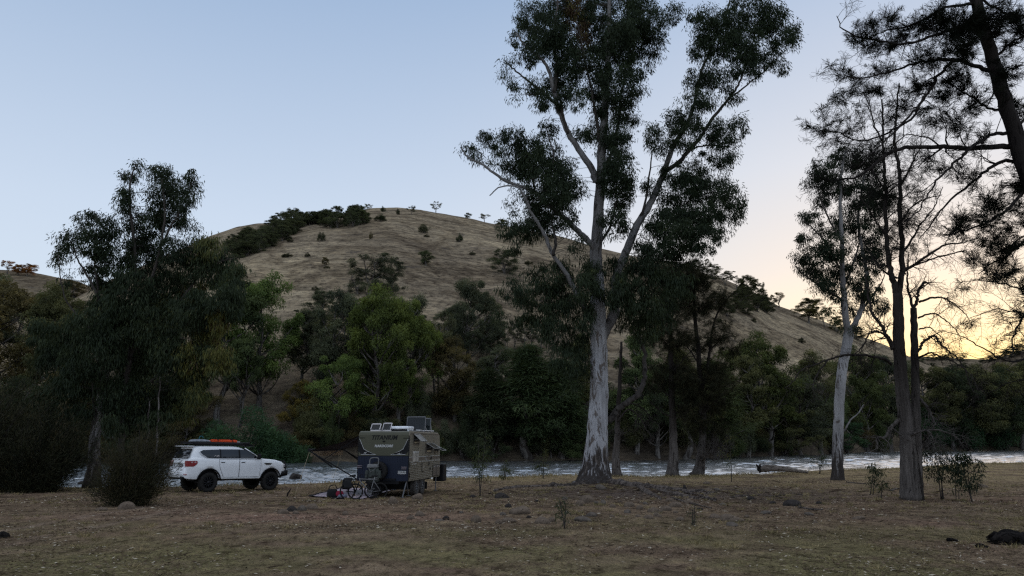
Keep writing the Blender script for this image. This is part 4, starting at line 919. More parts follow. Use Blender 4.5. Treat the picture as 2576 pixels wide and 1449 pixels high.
feather_bush("bush", -60, 1238, g[1] + .5, 33, "taller brownish bush cut off by the left edge of the picture", 10, 330, 330, .10, n_br=220, per=230, shade=.56, fl=.24, leaf_w=.028)

# ------------------------------------------------------------------ young leafy saplings on the flat
def sapling(dx, dy, seed, label, hD, wD, stems=2, shade=.55, nl=26, lw=.028, ln=.14, Y=None, lean=0.0, cl=26, bare=.25, name="sapling"):
    Y = gnd(dx, dy)[1] if Y is None else Y
    t = Tree(name, dx, dy, Y, seed, label, "sapling", "young saplings on the river flat"); rng = t.rng
    H, W_ = px2m(hD, Y), px2m(wD, Y) / 2
    for i in range(stems):
        e = np.array(((rng.random() - .5) * W_ * 1.2 * (stems > 1) + lean * H, (rng.random() - .5) * W_ * (stems > 1), H * (1 - .25 * i * rng.random())))
        u = np.linspace(0, 1, 9)[:, None]
        mid = np.array((e[0] * .3, e[1] * .3, H * .5)) + rng.normal(size=3) * .04 * H
        Q = t.base + np.array(((rng.random() - .5) * .2 * (stems > 1), 0, -.03)) * (1 - u) + mid * 2 * u * (1 - u) + e * u * u
        t.tube(Q, np.linspace(.016 + .004 * H, .004, 9), 5, 0, wob=.1)
        for q in Q: t.skel.append((*q, .012))
        for _ in range(max(3, cl // stems)):
            f = bare + (1 - bare) * rng.random(); k = f * 8; a = int(min(k, 7)); p = Q[a] + (Q[a + 1] - Q[a]) * (k - a)
            prof = math.sin(math.pi * min(1, (f - bare) / (1 - bare) * .85 + .12)) ** .7
            az = rng.uniform(0, 6.28); rr_ = W_ * (.25 + .75 * rng.random()) * prof
            c = p + np.array((math.cos(az) * rr_, math.sin(az) * rr_, .06 * H * rng.normal()))
            t.tube(np.array([p, (p + c) / 2 + np.array((0, 0, .03)), c]), np.array((.006, .004, .003)), 3, 0, caps=False, wob=0)
            gum_clump(t.lv, c, .10 + .05 * H, nl, rng, ln, lw, shade + rng.normal() * .08, .5)
    t.finish([M_LIMB], M_GUMLEAF, crown="foliage", trunk="stem"); return t
sapling(1207, 1248, 41, "tallest thin leafy sapling right of the caravan", 150, 50, 2, .60, 22, cl=36, bare=.22)
sapling(1268, 1208, 42, "low round sapling at the water's edge, first right of the tall sapling", 48, 46, 3, .62, 26, cl=24, bare=.1)
sapling(1366, 1204, 43, "bushy sapling at the water's edge just left of the tall gum", 72, 40, 3, .64, 26, cl=26, bare=.12)
sapling(1840, 1212, 44, "slender single-stemmed sapling in front of the sloping river oak stem", 116, 58, 1, .66, 18, cl=22, bare=.35)
sapling(2060, 1192, 45, "drooping sapling beside the driftwood log at the water", 60, 64, 3, .50, 28, cl=30, bare=.3)
sapling(2194, 1245, 46, "thin sapling with a leafy tuft between the slim gum and the double trunk", 78, 46, 2, .42, 20, cl=22, bare=.45)
sapling(2222, 1256, 47, "low wispy sapling left of the double-trunked river oak", 46, 40, 2, .5, 14, cl=12, bare=.3)
sapling(2372, 1256, 48, "dense dark sapling next to the double-trunked river oak", 128, 110, 3, .22, 26, cl=46, bare=.42, lw=.034)
sapling(2442, 1264, 49, "dark leafy sapling on the right, the outer one of two", 122, 84, 2, .22, 26, cl=40, bare=.42, lw=.034)
sapling(2412, 1258, 50, "short bare-stemmed sapling between two dark leafy saplings", 66, 40, 2, .4, 12, cl=12, bare=.4)
sapling(1413, 1330, 51, "small grey sapling among the stones below the tall gum", 76, 34, 2, .48, 12, cl=20, bare=.2, lw=.014, ln=.10)
sapling(1748, 1322, 52, "tiny wispy sapling among stones right of the grey one", 50, 34, 2, .5, 9, cl=14, bare=.15, lw=.012, ln=.08)
# ------------------------------------------------------------------ trees beyond the river, a few kinds copied and resized
def proto(name, kind, seed, leafcol=M_FARLEAF):
    """a tree 10 m tall with its foot at the origin: limbs that end in puffs of fine leaves"""
    rng = np.random.default_rng(seed); V = []; F = []; n = 0; lv = Leaves()
    def tube(P, rad, k=5):
        nonlocal n
        v, f = tube_geo(P, rad, k, False, .1, rng); V.append(v); F.extend([tuple(i + n for i in q) for q in f]); n += len(v)
    #            stems puffs zlo  zhi  radius puff  leaves trunk
    st, npf, zlo, zhi, cr, pr, nl, r0 = dict(gum=(1, 30, 2.6, 9.4, 3.1, 1.15, 950, .24), tall=(1, 24, 3.2, 9.6, 2.0, .95, 800, .20), open=(2, 17, 4.4, 9.2, 3.4, .95, 520, .17),
              bushy=(3, 26, 1.0, 9.2, 3.4, 1.35, 800, .16), oak=(1, 0, 2, 9.8, 2.3, .5, 0, .20), dead=(2, 0, 4, 9, 3, 0, 0, .2))[kind]
    stems = []
    for s_ in range(st):
        az = rng.uniform(0, 6.28); le = (.04 if st == 1 else .28) * rng.uniform(.5, 1.3)
        top = 8.2 if kind != 'bushy' else 6.0
        u = np.linspace(0, 1, 7); P = np.stack([math.cos(az) * le * top * u ** 1.3, math.sin(az) * le * top * u ** 1.3, -.3 + (top + .3) * u], 1)
        P[1:] += np.cumsum(rng.normal(size=(6, 3)) * .16 * np.array((1, 1, .1)), 0); P = smooth_path(P, 3)
        tube(P, np.linspace(r0, r0 * .16, len(P)) * (1 + .5 * np.exp(-np.arange(len(P)) / 1.5)), 7); stems.append(P)
    lop = rng.uniform(0, 6.28)
    for i in range(npf):
        z = zlo + (zhi - zlo) * (i + rng.random()) / npf; t = (z - zlo) / (zhi - zlo)
        prof = {'gum': math.sin(math.pi * min(1, t * .78 + .17)) ** .7, 'tall': .75 + .25 * math.sin(math.pi * t) - .5 * t ** 3, 'open': .55 + .45 * math.sin(math.pi * (t * .8 + .1)), 'bushy': math.sqrt(max(0, 1 - (t * .97) ** 2)) * .95 + .05}[kind]
        az = rng.uniform(0, 6.28); q = cr * prof * rng.uniform(.25, 1.0) ** .6 * (1 + .22 * math.cos(az - lop))
        c = np.array((math.cos(az) * q, math.sin(az) * q, z)); P = stems[rng.integers(st)]
        zz = z - q * rng.uniform(.5, 1.0) - .4; k = int(np.argmin(np.abs(P[:, 2] - max(zz, 1.2 if kind != 'bushy' else .3)))); p0 = P[k]
        c = c + np.array((P[k][0], P[k][1], 0)) * .5
        mid = (p0 + c) / 2 + rng.normal(size=3) * .3 + np.array((0, 0, -.15 * q)); u = np.linspace(0, 1, 7)[:, None]
        Q = p0 * (1 - u) ** 2 + mid * 2 * u * (1 - u) + c * u * u; tube(Q, np.linspace(.085, .02, 7), 4)
        R_ = pr * rng.uniform(.6, 1.25); bs = .40 + rng.normal() * .10
        for _ in range(rng.integers(3, 6)):
            cc = c + rball(rng, 1)[0] * R_ * np.array((.95, .95, .85)); rr_ = R_ * rng.uniform(.4, .72); nn = int(nl * .3 * rng.uniform(.6, 1.3))
            tube(np.array([Q[4], (Q[4] + cc) / 2, cc]), (.03, .02, .012), 3)
            D = unit(rng.normal(size=(nn, 3)) * np.array((1, 1, .8)) + np.array((0, 0, .25))); C = cc + D * (rng.random((nn, 1)) ** .45) * rr_ * np.array((1, 1, .9))
            LD = unit(rng.normal(size=(nn, 3)) + D * .4 + np.array((0, 0, -.7)))
            lv.add(C, LD, .20 * (.7 + .6 * rng.random(nn)), .072 * (.75 + .5 * rng.random(nn)), rng, bs + .22 * D[:, 2] + rng.normal(size=nn) * .07 + rng.normal() * .05)  # leaves lighter towards puff tops, light from above put into their colour
    if kind == 'dead':
        for i in range(26):
            P = stems[rng.integers(st)]; p0 = P[rng.integers(6, len(P))]; d = unit(rng.normal(size=3) + np.array((0, 0, .6))); ll = rng.uniform(1, 3)
            tube(np.array([p0, p0 + d * ll * .5 + rng.normal(size=3) * .1, p0 + d * ll + np.array((0, 0, .2))]), (.07, .04, .012), 4)
    if kind == 'oak':
        for i in range(120):
            z = rng.uniform(1.4, 9.7); rr_ = (1 - (z / 10.4) ** 1.7) * 2.5 * rng.uniform(.25, 1) * (.75 + .5 * vnoise(z * .8, i % 4, seed)); az = rng.uniform(0, 6.28)
            c = np.array((math.cos(az) * rr_, math.sin(az) * rr_, z + .35 * rr_)); tube(np.array([(0, 0, z - .4), (c[0] * .6, c[1] * .6, z + .1), c]), (.05, .035, .012), 4)
            nn = 210; f = rng.random((nn, 1)) ** .6; C = np.array((0, 0, z)) * (1 - f) + c * f + rng.normal(size=(nn, 3)) * .26; D = unit(rng.normal(size=(nn, 3)) * .7 + unit(c * np.array((1, 1, .15))) + np.array((0, 0, -.35)))
            lv.add(C, D, .34 * (.6 + .8 * rng.random(nn)), .045, rng, .42 + rng.normal() * .12 + rng.normal(size=nn) * .08, .4)
    zmax = max(v[:, 2].max() for v in V)
    if lv.n: zmax = np.percentile(np.concatenate(lv.V)[:, 2], 99.7)
    k = 10.0 / zmax
    root = bpy.data.objects.new(name, None); root.empty_display_size = .3
    tr = mesh_obj("trunk", np.concatenate(V) * k, F, M_FARBARK, root, True, link=False)
    cw = None; wid = 6.0
    if lv.n:
        lv.V = [v * k for v in lv.V]; A = np.concatenate(lv.V); wid = float(np.percentile(A[:, 0], 97) - np.percentile(A[:, 0], 3))
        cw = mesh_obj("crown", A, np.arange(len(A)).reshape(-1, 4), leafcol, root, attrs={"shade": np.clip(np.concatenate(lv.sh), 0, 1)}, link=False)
    return dict(root=root, tr=tr, cw=cw, wid=wid)
PR = {k: [proto("tree", k, 100 + 10 * i + j) for j in range(nv)] for i, (k, nv) in enumerate([('gum', 4), ('tall', 3), ('open', 3), ('bushy', 4), ('oak', 3), ('dead', 2)])}
def scrub_proto(seed, flat=.7, nl=900, sp=.10):
    rng = np.random.default_rng(seed); lv = Leaves(); root = bpy.data.objects.new("shrub", None); V = []; F = []; n = 0
    for i in range(26):
        az = rng.uniform(0, 6.28); q = rng.random() ** .5; c = np.array((math.cos(az) * q * 4.6, math.sin(az) * q * 4.6, rng.uniform(2.0, 8.6) * (1 - .55 * q * q)))
        v, f = tube_geo(np.array([(c[0] * .06, c[1] * .06, -.4), c * np.array((.4, .4, .55)), c]), (.14, .09, .04), 4, False, .1, rng); V.append(v); F += [tuple(a + n for a in b) for b in f]; n += len(v)
        nn = int(nl / 2 * rng.uniform(.6, 1.3)); C = c + rball(rng, nn) * np.array((1.7, 1.7, 1.5)); D = unit(rng.normal(size=(nn, 3)) + unit(c) * .7 + np.array((0, 0, .3)))
        lv.add(C, D, .55 * (.6 + .8 * rng.random(nn)), .11, rng, .40 + rng.normal() * .12 + (C[:, 2] - c[2]) * .08 + rng.normal(size=nn) * .08)
    tr = mesh_obj("stem", np.concatenate(V), F, M_FARBARK, root, True, link=False); A = np.concatenate(lv.V)
    cw = mesh_obj("foliage", A, np.arange(len(A)).reshape(-1, 4), M_FARLEAF, root, attrs={"shade": np.clip(np.concatenate(lv.sh), 0, 1)}, link=False)
    return dict(root=root, tr=tr, cw=cw, wid=10.5)
PR['scrub'] = [scrub_proto(300 + i) for i in range(3)]
def round_proto(seed):
    d = scrub_proto(seed); return d

GREY, OLIVE, GREEN, BRIGHT, DARK, BROWN, BLUE, SUNGLOW = (.85, .86, .90), (1.0, .92, .70), (.85, 1.0, .72), (1.08, 1.22, .58), (.45, .52, .45), (1.05, .78, .60), (.50, .84, .70), (2.4, 1.0, .55)  # last tint holds the low sun's orange glow, painted into the leaves
FR = random.Random(5)
def far(kind, dx, dy, hD, wD, col, label, cat="tree", group=None, name=None, land=MAIN, Y=None, var=None, lift=0.0, bark=None):
    """one tree of a kind with its foot at a survey position; height and width in survey units"""
    lst = PR[kind]; pr = lst[FR.randrange(len(lst)) if var is None else var % len(lst)]
    if Y is None: p = land.hit(dx, dy)
    else:
        a, _ = ray(dx, dy); p = np.array((a * Y, Y, float(land.z(a * Y, Y))))
    h = px2m(hD, p[1]) * 1.03; h *= 1.12 if hD < 110 else 1.0; wd = px2m(wD, p[1]) * (.92 if hD > 60 else 1.0)
    r = bpy.data.objects.new(name or ("shrub" if kind == 'scrub' else "tree"), None); COL.objects.link(r)
    r.location = (p[0], p[1], p[2] - .15 + lift); k = h / 10.0; kx = wd / pr['wid']
    r.scale = (kx, kx, k); r.rotation_euler = (0, 0, FR.uniform(0, 6.28))
    tag(r, label, cat, group)
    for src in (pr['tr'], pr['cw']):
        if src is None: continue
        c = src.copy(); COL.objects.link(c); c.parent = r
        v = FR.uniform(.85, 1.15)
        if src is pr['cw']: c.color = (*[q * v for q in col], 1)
    return r
RB = "trees along the far river bank"; HS = "scattered trees on the dry hill"; RG = "trees on the ridge line"; SC = "grey scrub between the trees of the far bank"
# --- far bank, left to right
far('gum', -60, 1040, 330, 230, BROWN, "dark brownish tree crowding the far-left edge behind the bushes", group=RB)
far('open', 45, 1000, 290, 200, GREY, "tree with bare white forked limbs at the left edge below the distant hill", group=RB)
far('gum', 130, 1060, 330, 170, OLIVE, "olive tree between the white-limbed tree and the big leafy gum on the left", group=RB)
far('bushy', 40, 1150, 190, 190, DARK, "low dark tree at the far waterline behind the leftmost bushes", group=RB)
far('bushy', 160, 1155, 210, 170, BROWN, "brown bushy tree at the far waterline left of the leafy gum's trunk", group=RB)
far('gum', 250, 1100, 330, 180, DARK, "dark tree glimpsed behind the trunk of the leafy gum on the left", group=RB)
far('tall', 350, 1080, 330, 170, GREY, "grey tree showing through the leafy gum just right of its trunk", group=RB)
far('gum', 440, 1090, 320, 170, OLIVE, "olive tree behind the right half of the leafy gum on the left", group=RB)
far('bushy', 330, 1158, 170, 160, DARK, "dark low tree at the waterline behind the feathery bush", group=RB)
far('bushy', 440, 1158, 180, 150, BROWN, "brownish low tree at the waterline behind the tail of the white car", group=RB)
far('tall', 545, 1062, 350, 150, GREEN, "green gum with a thick white upright trunk above the roof of the white car", group=RB, var=1)
far('gum', 650, 1030, 330, 160, (1.15, 1.45, .75), "fresh green gum standing right of the leafy gum, its crown against the hill", group=RB, var=2)
far('open', 600, 1075, 220, 120, GREEN, "leaning pale-stemmed tree between the white trunk and the fresh green gum", group=RB)
far('bushy', 756, 1075, 115, 96, (1.5, 1.05, .5), "small yellow-brown tree left of the bright green gum, above the awning", group=RB)
far('gum', 830, 1035, 300, 130, GREY, "grey-green gum with a pale fluted trunk just left of the bright green one", group=RB, var=0)
far('tall', 752, 985, 200, 90, GREY, "thin grey gum on the slope behind the yellow-brown tree", group=RB)
far('gum', 935, 1085, 345, 170, BRIGHT, "bright green gum rising directly behind the caravan", group=RB, var=1)
far('gum', 1005, 1080, 320, 130, BRIGHT, "right companion of the bright green gum behind the caravan", group=RB, var=3)
far('bushy', 850, 1100, 200, 110, (1.2, 1.5, .75), "low bright green tree behind the awning, left of the caravan", group=RB)
far('gum', 920, 985, 245, 130, GREY, "grey gum on the slope above and left of the bright green gum", group=RB)
far('gum', 1030, 990, 240, 110, GREY, "grey gum peeping out over the right shoulder of the bright green gum", group=RB)
far('open', 1098, 1028, 230, 140, (.9, .84, .78), "drab gum with a fan of white stems right of the bright green gum", group=RB, var=0)
far('gum', 1180, 930, 225, 110, GREY, "tall grey gum standing clear against the hill right of the bright green one", group=RB, var=3)
far('gum', 1145, 1060, 200, 120, BROWN, "brownish gum above the right end of the caravan", group=RB)
far('oak', 1225, 1130, 190, 110, DARK, "dark river oak on the far bank above the tallest sapling", group=RB)
far('oak', 1330, 1146, 265, 150, (.62, .78, .62), "dense dark green river oak on the far bank left of the tall gum", group=RB, var=0)
far('oak', 1412, 1146, 230, 130, (.60, .76, .60), "second dense dark oak on the far bank, half behind the tall gum's hanging leaves", group=RB, var=1)
far('gum', 1260, 1030, 150, 110, GREY, "low grey gum on the slope between the caravan and the dark oaks", group=RB)
far('tall', 1470, 1100, 250, 110, OLIVE, "olive gum with a white stem close left of the tall gum's trunk", group=RB)
far('bushy', 1240, 1152, 110, 90, DARK, "dark round shrub-like tree at the far water's edge above the low round sapling", group=RB)
far('tall', 1600, 1140, 280, 110, GREEN, "green gum seen between the tall gum's trunk and its curved side limb", group=RB)
far('gum', 1655, 1150, 230, 120, DARK, "dark tree low behind the straight-trunked river oak", group=RB)
far('oak', 1720, 1152, 260, 120, OLIVE, "olive oak behind the pair of river oaks on the bank", group=RB)
far('oak', 1800, 1150, 230, 120, (.8, .9, .65), "soft green oak behind the leaning stem of the river oak", group=RB)
far('gum', 1935, 1142, 285, 170, (.75, .80, .48), "dense rounded olive gum on the far bank right of the river oaks", group=RB, var=2)
far('tall', 1880, 1148, 240, 110, OLIVE, "hanging olive gum in front of the dense rounded one", group=RB)
far('gum', 2015, 1146, 190, 130, GREY, "grey gum with a dark forked trunk at the water above the driftwood log", group=RB)
far('bushy', 1975, 1150, 130, 120, OLIVE, "low olive tree at the waterline above the driftwood log", group=RB)
far('gum', 2065, 1140, 240, 120, OLIVE, "olive gum just left of the slim pale gum, across the river", group=RB)
far('bushy', 2132, 1148, 74, 74, BLUE, "dark blue-green rounded shrub at the water right of the slim gum's foot", group=RB)
far('gum', 2180, 1136, 250, 120, (.8, .86, .55), "olive gum across the river right of the slim pale trunk", group=RB)
far('gum', 2240, 1134, 230, 120, GREY, "grey gum across the river just left of the double trunk", group=RB)
far('tall', 2225, 1132, 150, 70, GREY, "thin grey gum low beside the double trunk, across the river", group=RB)
for i, (dx, h, w_, c, lb_) in enumerate([(2345, 210, 130, OLIVE, "first olive tree right of the double trunk on the far bank"), (2400, 190, 120, DARK, "dark tree right of the first olive one on the far bank"), (2455, 200, 130, OLIVE, "olive tree above the dark leafy saplings on the far bank"),
                                         (2515, 190, 130, DARK, "dark tree above the outer leafy sapling on the far bank"), (2575, 210, 140, OLIVE, "olive tree at the right edge of the far bank"), (2640, 210, 140, DARK, "dark tree just outside the right edge of the far bank")]):
    far('gum', dx, 1131, h, w_, c, lb_, group=RB)
for dx, w_, h, lb_ in [(2330, 120, 110, "dark blue-green thicket shrub at the far water right of the double trunk"), (2430, 130, 100, "second dark blue-green thicket shrub at the far water on the right"), (2530, 130, 90, "outermost dark blue-green thicket shrub at the far water on the right")]:
    far('scrub', dx, 1131, h, w_, BLUE, lb_, "shrub", "dark thicket shrubs at the far water")
# --- dark willow shrubs at the water behind the car
for dx, dy, w_, h, lb_ in [(620, 1166, 230, 185, "largest dark green willow shrub at the water right behind the white car"), (710, 1168, 160, 130, "dark green willow shrub over the bonnet of the white car"), (540, 1166, 150, 140, "dark green willow shrub behind the roof of the white car"), (664, 1162, 150, 150, "dark green willow shrub filling the gap above the car's mirror")]:
    far('scrub', dx, dy, h, w_, BLUE, lb_, "shrub", "willow shrubs behind the white car", Y=108)
# --- saplings and scrub on the far bank
for i in range(92):
    dx = FR.uniform(690, 2250); 
    dy = 1152 - FR.random() ** 1.3 * 110
    far('scrub', dx, dy, FR.uniform(45, 115), FR.uniform(50, 110), FR.choice([GREY, GREY, OLIVE, BROWN, GREEN, DARK]), "grey-green scrub in the thicket low on the far river bank", "shrub", SC)
for i in range(16):
    dx = FR.uniform(-100, 520)
    far('scrub', dx, 1158 - FR.random() * 90, FR.uniform(60, 110), FR.uniform(60, 110), FR.choice([DARK, BROWN, OLIVE]), "dark scrub in the thicket behind the leafy gum on the left", "shrub", "dark scrub behind the left gum")
for i, (dx, h, w_) in enumerate([(1388, 112, 44), (1330, 96, 46), (1440, 104, 50), (1460, 84, 44)]):
    far('tall', dx, 1152, h, w_, (1.0, 1.08, .85), ["pale green young gum on the far bank above the bushy sapling", "pale green young gum on the far bank midway to the low round sapling", "pale green young gum on the far bank at the tall gum's left flank", "short pale green young gum right against the tall gum's flank"][i], group="young gums on the far bank")
# --- thin scorched trees half way up the slope
for i, (dx, dy, h) in enumerate([(1212, 880, 62), (1234, 890, 66), (1252, 876, 58), (1275, 884, 60), (1296, 880, 66), (1318, 886, 58), (1338, 880, 60), (1360, 890, 64), (1110, 880, 50), (1150, 876, 52)]):
    far('open', dx, dy, h, 40, (.8, .76, .74), "thin dark-stemmed tree in the loose stand half way up the hill", group="thin dark-stemmed trees half way up the hill")
# --- trees on the hill
far('open', 930, 742, 100, 112, (.78, .78, .84), "large wide grey tree low on the hill above the bright green gum", group=HS, var=2)
far('bushy', 985, 738, 84, 64, (.74, .72, .78), "grey bush leaning on the right of the large wide hill tree", group=HS)
far('bushy', 900, 740, 60, 50, (.74, .72, .78), "small grey bush at the left foot of the large wide hill tree", group=HS)
far('gum', 1072, 668, 34, 34, (.8, .84, .75), "lone small round tree in the middle of the hill", group=HS)
far('scrub', 1156, 609, 24, 18, DARK, "lone dark egg-shaped tree high on the hill", group=HS)
far('bushy', 1268, 688, 56, 54, (.66, .68, .66), "grey tree on the hill close left of the tall gum's crown", group=HS)
far('gum', 816, 668, 20, 16, BROWN, "tiny tree on the hill left of the lone round one", group=HS)
far('scrub', 933, 602, 22, 10, BROWN, "narrow reddish tree on the upper hill", group=HS)
far('scrub', 1068, 586, 26, 34, (.7, .66, .66), "grey scrub patch on the upper hill above the lone round tree", group=HS)
far('scrub', 808, 606, 26, 22, (.6, .58, .56), "dark scrub below the ridge grove", group=HS)
far('open', 1097, 536, 27, 27, (.7, .7, .7), "spiky tree alone on the skyline of the hill", group=RG)
far('gum', 1176, 550, 14, 14, DARK, "tiny dark tree on the skyline right of the spiky one", group=RG)
far('open', 1219, 558, 22, 24, OLIVE, "sparse tree on the skyline beside the tall gum's crown", group=RG)
far('gum', 1262, 572, 20, 26, OLIVE, "skyline tree touching the leaves of the tall gum", group=RG)
far('scrub', 964, 533, 17, 14, DARK, "dark rounded tree at the top of the hill", group=RG)
far('scrub', 1000, 540, 18, 12, (.6, .6, .58), "small scrub on the hilltop right of the dark rounded tree", group=RG)
far('open', 1035, 541, 22, 22, (.65, .66, .66), "open tree on the hilltop left of the spiky skyline tree", group=RG)
far('scrub', 956, 556, 20, 32, DARK, "dark flat scrub just below the hilltop", group=RG)
far('open', 925, 528, 14, 20, OLIVE, "small olive tree on the hilltop left of the dark rounded tree", group=RG)
for i in range(30):
    dx = FR.uniform(738, 915); base = np.interp(dx, [740, 800, 860, 915], [562, 572, 576, 566]) - FR.random() * np.interp(dx, [740, 915], [4, 22])
    far(FR.choice(['gum', 'bushy', 'bushy', 'open']), dx, base, FR.uniform(24, 46) * (1.1 if dx > 840 else .8), FR.uniform(28, 46), (.66, .70, .62), "dark tree in the grove along the top left of the hill", group="grove along the hilltop")
for i in range(34):
    dx = FR.uniform(575, 742); base = np.interp(dx, [575, 640, 700, 742], [655, 642, 614, 590]) - FR.random() * 34
    far(FR.choice(['bushy', 'gum', 'scrub']), dx, base, FR.uniform(28, 46), FR.uniform(34, 56), (.66, .68, .62), "dark tree in the grove on the left flank of the hill", group="grove on the left flank of the hill")
for i in range(40):
    dx = FR.uniform(620, 2060); dy = np.interp(dx, [620, 900, 1500, 2060], [600, 560, 660, 830]) + FR.random() * np.interp(dx, [620, 1500, 2060], [220, 200, 60])
    far('scrub', dx, dy, FR.uniform(5, 13), FR.uniform(10, 24), (.6, .55, .54), "tiny grey scrub tuft on the dry hillside", "shrub", "scrub tufts on the dry hillside")
for i in range(12):
    dx = FR.uniform(660, 1240); far(FR.choice(['gum', 'open', 'bushy']), dx, FR.uniform(790, 900), FR.uniform(60, 95), FR.uniform(60, 90), FR.choice([GREY, OLIVE, (.8, .78, .78)]), "grey gum among the loose trees on the lower slope above the riverside belt", "tree", "loose grey gums on the lower slope")
# --- right shoulder of the hill
for i, (dx, dy, h, w_) in enumerate([(1745, 690, 34, 40), (1770, 694, 36, 44), (1796, 704, 36, 40), (1826, 716, 34, 42), (1852, 728, 34, 40), (1878, 738, 40, 40), (1900, 744, 40, 34), (1916, 750, 36, 22), (1730, 700, 40, 40), (1700, 690, 40, 44)]):
    far(FR.choice(['gum', 'bushy', 'open']), dx, dy, h, w_, (.55, .54, .42), "dark tree in the grove on the right shoulder of the hill", group="grove on the right shoulder of the hill")
for i in range(12):
    far('bushy', FR.uniform(1800, 1930), FR.uniform(748, 800), FR.uniform(24, 40), FR.uniform(30, 46), (.50, .50, .42), "dark scrub tree hanging under the right shoulder grove", group="scrub trees under the right shoulder")
far('open', 1958, 774, 34, 44, (1.3, .95, .55), "small open tree alone on the right slope against the sunset", group=RG)  # evening sun painted into the warm leaf tint
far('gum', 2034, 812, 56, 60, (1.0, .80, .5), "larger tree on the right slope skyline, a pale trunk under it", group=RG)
far('open', 2075, 822, 44, 44, (1.0, .74, .46), "sunlit tree on the right skyline beside the slim pale gum", group=RG)  # sunlight put into the warm leaf colour
far('bushy', 2105, 835, 36, 40, (1.0, .74, .46), "low tree on the right skyline just behind the slim pale gum", group=RG)
far('bushy', 2150, 852, 26, 40, DARK, "dark low tree on the skyline right of the slim pale gum", group=RG)
# --- distant hills
far('open', 18, 690, 32, 34, SUNGLOW, "orange sunlit tree at the left edge on the distant hill", group="sunlit trees on the distant hill", land=LEFT)
far('gum', 46, 692, 24, 26, SUNGLOW, "orange sunlit tree in the middle of three on the distant hill", group="sunlit trees on the distant hill", land=LEFT)
far('gum', 68, 694, 28, 36, SUNGLOW, "orange sunlit tree, the right one of three on the distant hill", group="sunlit trees on the distant hill", land=LEFT)
for i in range(22):
    dx = FR.uniform(-120, 260); far('bushy', dx, FR.uniform(720, 860), FR.uniform(24, 50), FR.uniform(34, 60), FR.choice([DARK, BROWN, OLIVE]), "dark tree on the lower slope under the distant hill at left", group="dark trees under the distant left hill", land=MAIN if dx > 60 else LEFT)
for i, (dx, dy, h) in enumerate([(2500, 908, 14), (2530, 902, 22), (2552, 896, 26), (2570, 890, 22), (2480, 912, 10)]):
    far('bushy', dx, dy, h, 30, DARK, "dark tree along the crest of the far right hill", group="trees along the far right crest", land=RIGHT)
for i in range(10):
    far('bushy', FR.uniform(2310, 2480), FR.uniform(903, 930), FR.uniform(8, 16), FR.uniform(18, 30), DARK, "dark tree speck on the farthest ridge under the sunset", group="tree specks on the farthest ridge", land=BACK)
for i in range(22):
    far('gum', FR.uniform(2290, 2620), FR.uniform(985, 1090), FR.uniform(40, 80), FR.uniform(46, 80), FR.choice([DARK, OLIVE, GREY]), "tree in the dark wood on the far right slope", group="trees of the far right wood", land=RIGHT)
# ------------------------------------------------------------------ vehicle materials
M_WHITE = simple("white_car_paint", (.80, .81, .82), .28, 0, .02, 1.5, coat=.6, spec=.5)
M_BLACK = simple("black_plastic", (.010, .010, .011), .6, 0, .2, 8)
M_SEAM = simple("dark_seam", (.02, .02, .022), .8)
M_RUBBER = simple("tyre_rubber", (.020, .019, .018), .85, 0, .25, 14, bump=.5, bscale=60)
M_DUSTY = simple("dusty_tyre", (.060, .054, .050), .9, 0, .3, 9, bump=.4, bscale=60)
M_RIM = simple("black_alloy", (.022, .022, .024), .45, .4, .15)
M_CHROME = simple("chrome_trim", (.72, .73, .75), .15, 1.0, .03)
M_GREYMET = simple("grey_metal", (.14, .14, .145), .45, .5, .15)
M_SILVER = simple("silver_trim", (.48, .48, .47), .4, .2, .06)
M_RED = simple("tail_lamp_red", (.20, .006, .008), .25, 0, .1, coat=.15)
M_LAMPW = simple("lamp_white", (.55, .52, .52), .3, 0, .05, coat=.3)
M_ORANGE = simple("orange_plastic", (.72, .085, .022), .45, 0, .12, 5)
M_GREYFAB = simple("grey_cover", (.22, .24, .27), .7, 0, .25, 5)
def mat_glass(name, col, rough=.03):
    m, nt, out = new_mat(name)
    p = N(nt, "ShaderNodeBsdfPrincipled"); L(nt, p.outputs[0], out.inputs[0])
    tc = N(nt, "ShaderNodeTexCoord"); nz = N(nt, "ShaderNodeTexNoise", i_Scale=2.2, i_Detail=3.0); L(nt, tc.outputs['Object'], nz.inputs['Vector'])
    r = ramp(nt, nz.outputs[0], [(.3, col), (.7, tuple(c * 1.8 for c in col))]); L(nt, r.outputs[0], p.inputs['Base Color'])
    p.inputs['Roughness'].default_value = rough; p.inputs['Specular IOR Level'].default_value = .55
    bp = N(nt, "ShaderNodeBump", i_Strength=.06, i_Distance=.05); L(nt, nz.outputs[0], bp.inputs['Height']); L(nt, bp.outputs[0], p.inputs['Normal'])
    return m
M_GLASS = mat_glass("tinted_glass", (.010, .011, .013))
M_CLEAR = mat_glass("smoky_acrylic", (.016, .020, .024))
_nt = M_CLEAR.node_tree; _o = [n for n in _nt.nodes if n.type == 'OUTPUT_MATERIAL'][0]; _p = [n for n in _nt.nodes if n.type == 'BSDF_PRINCIPLED'][0]
_tr = N(_nt, "ShaderNodeBsdfTransparent"); _tr.inputs[0].default_value = (.55, .60, .62, 1); _mx = N(_nt, "ShaderNodeMixShader"); _mx.inputs[0].default_value = .62
L(_nt, _p.outputs[0], _mx.inputs[1]); L(_nt, _tr.outputs[0], _mx.inputs[2]); L(_nt, _mx.outputs[0], _o.inputs[0])

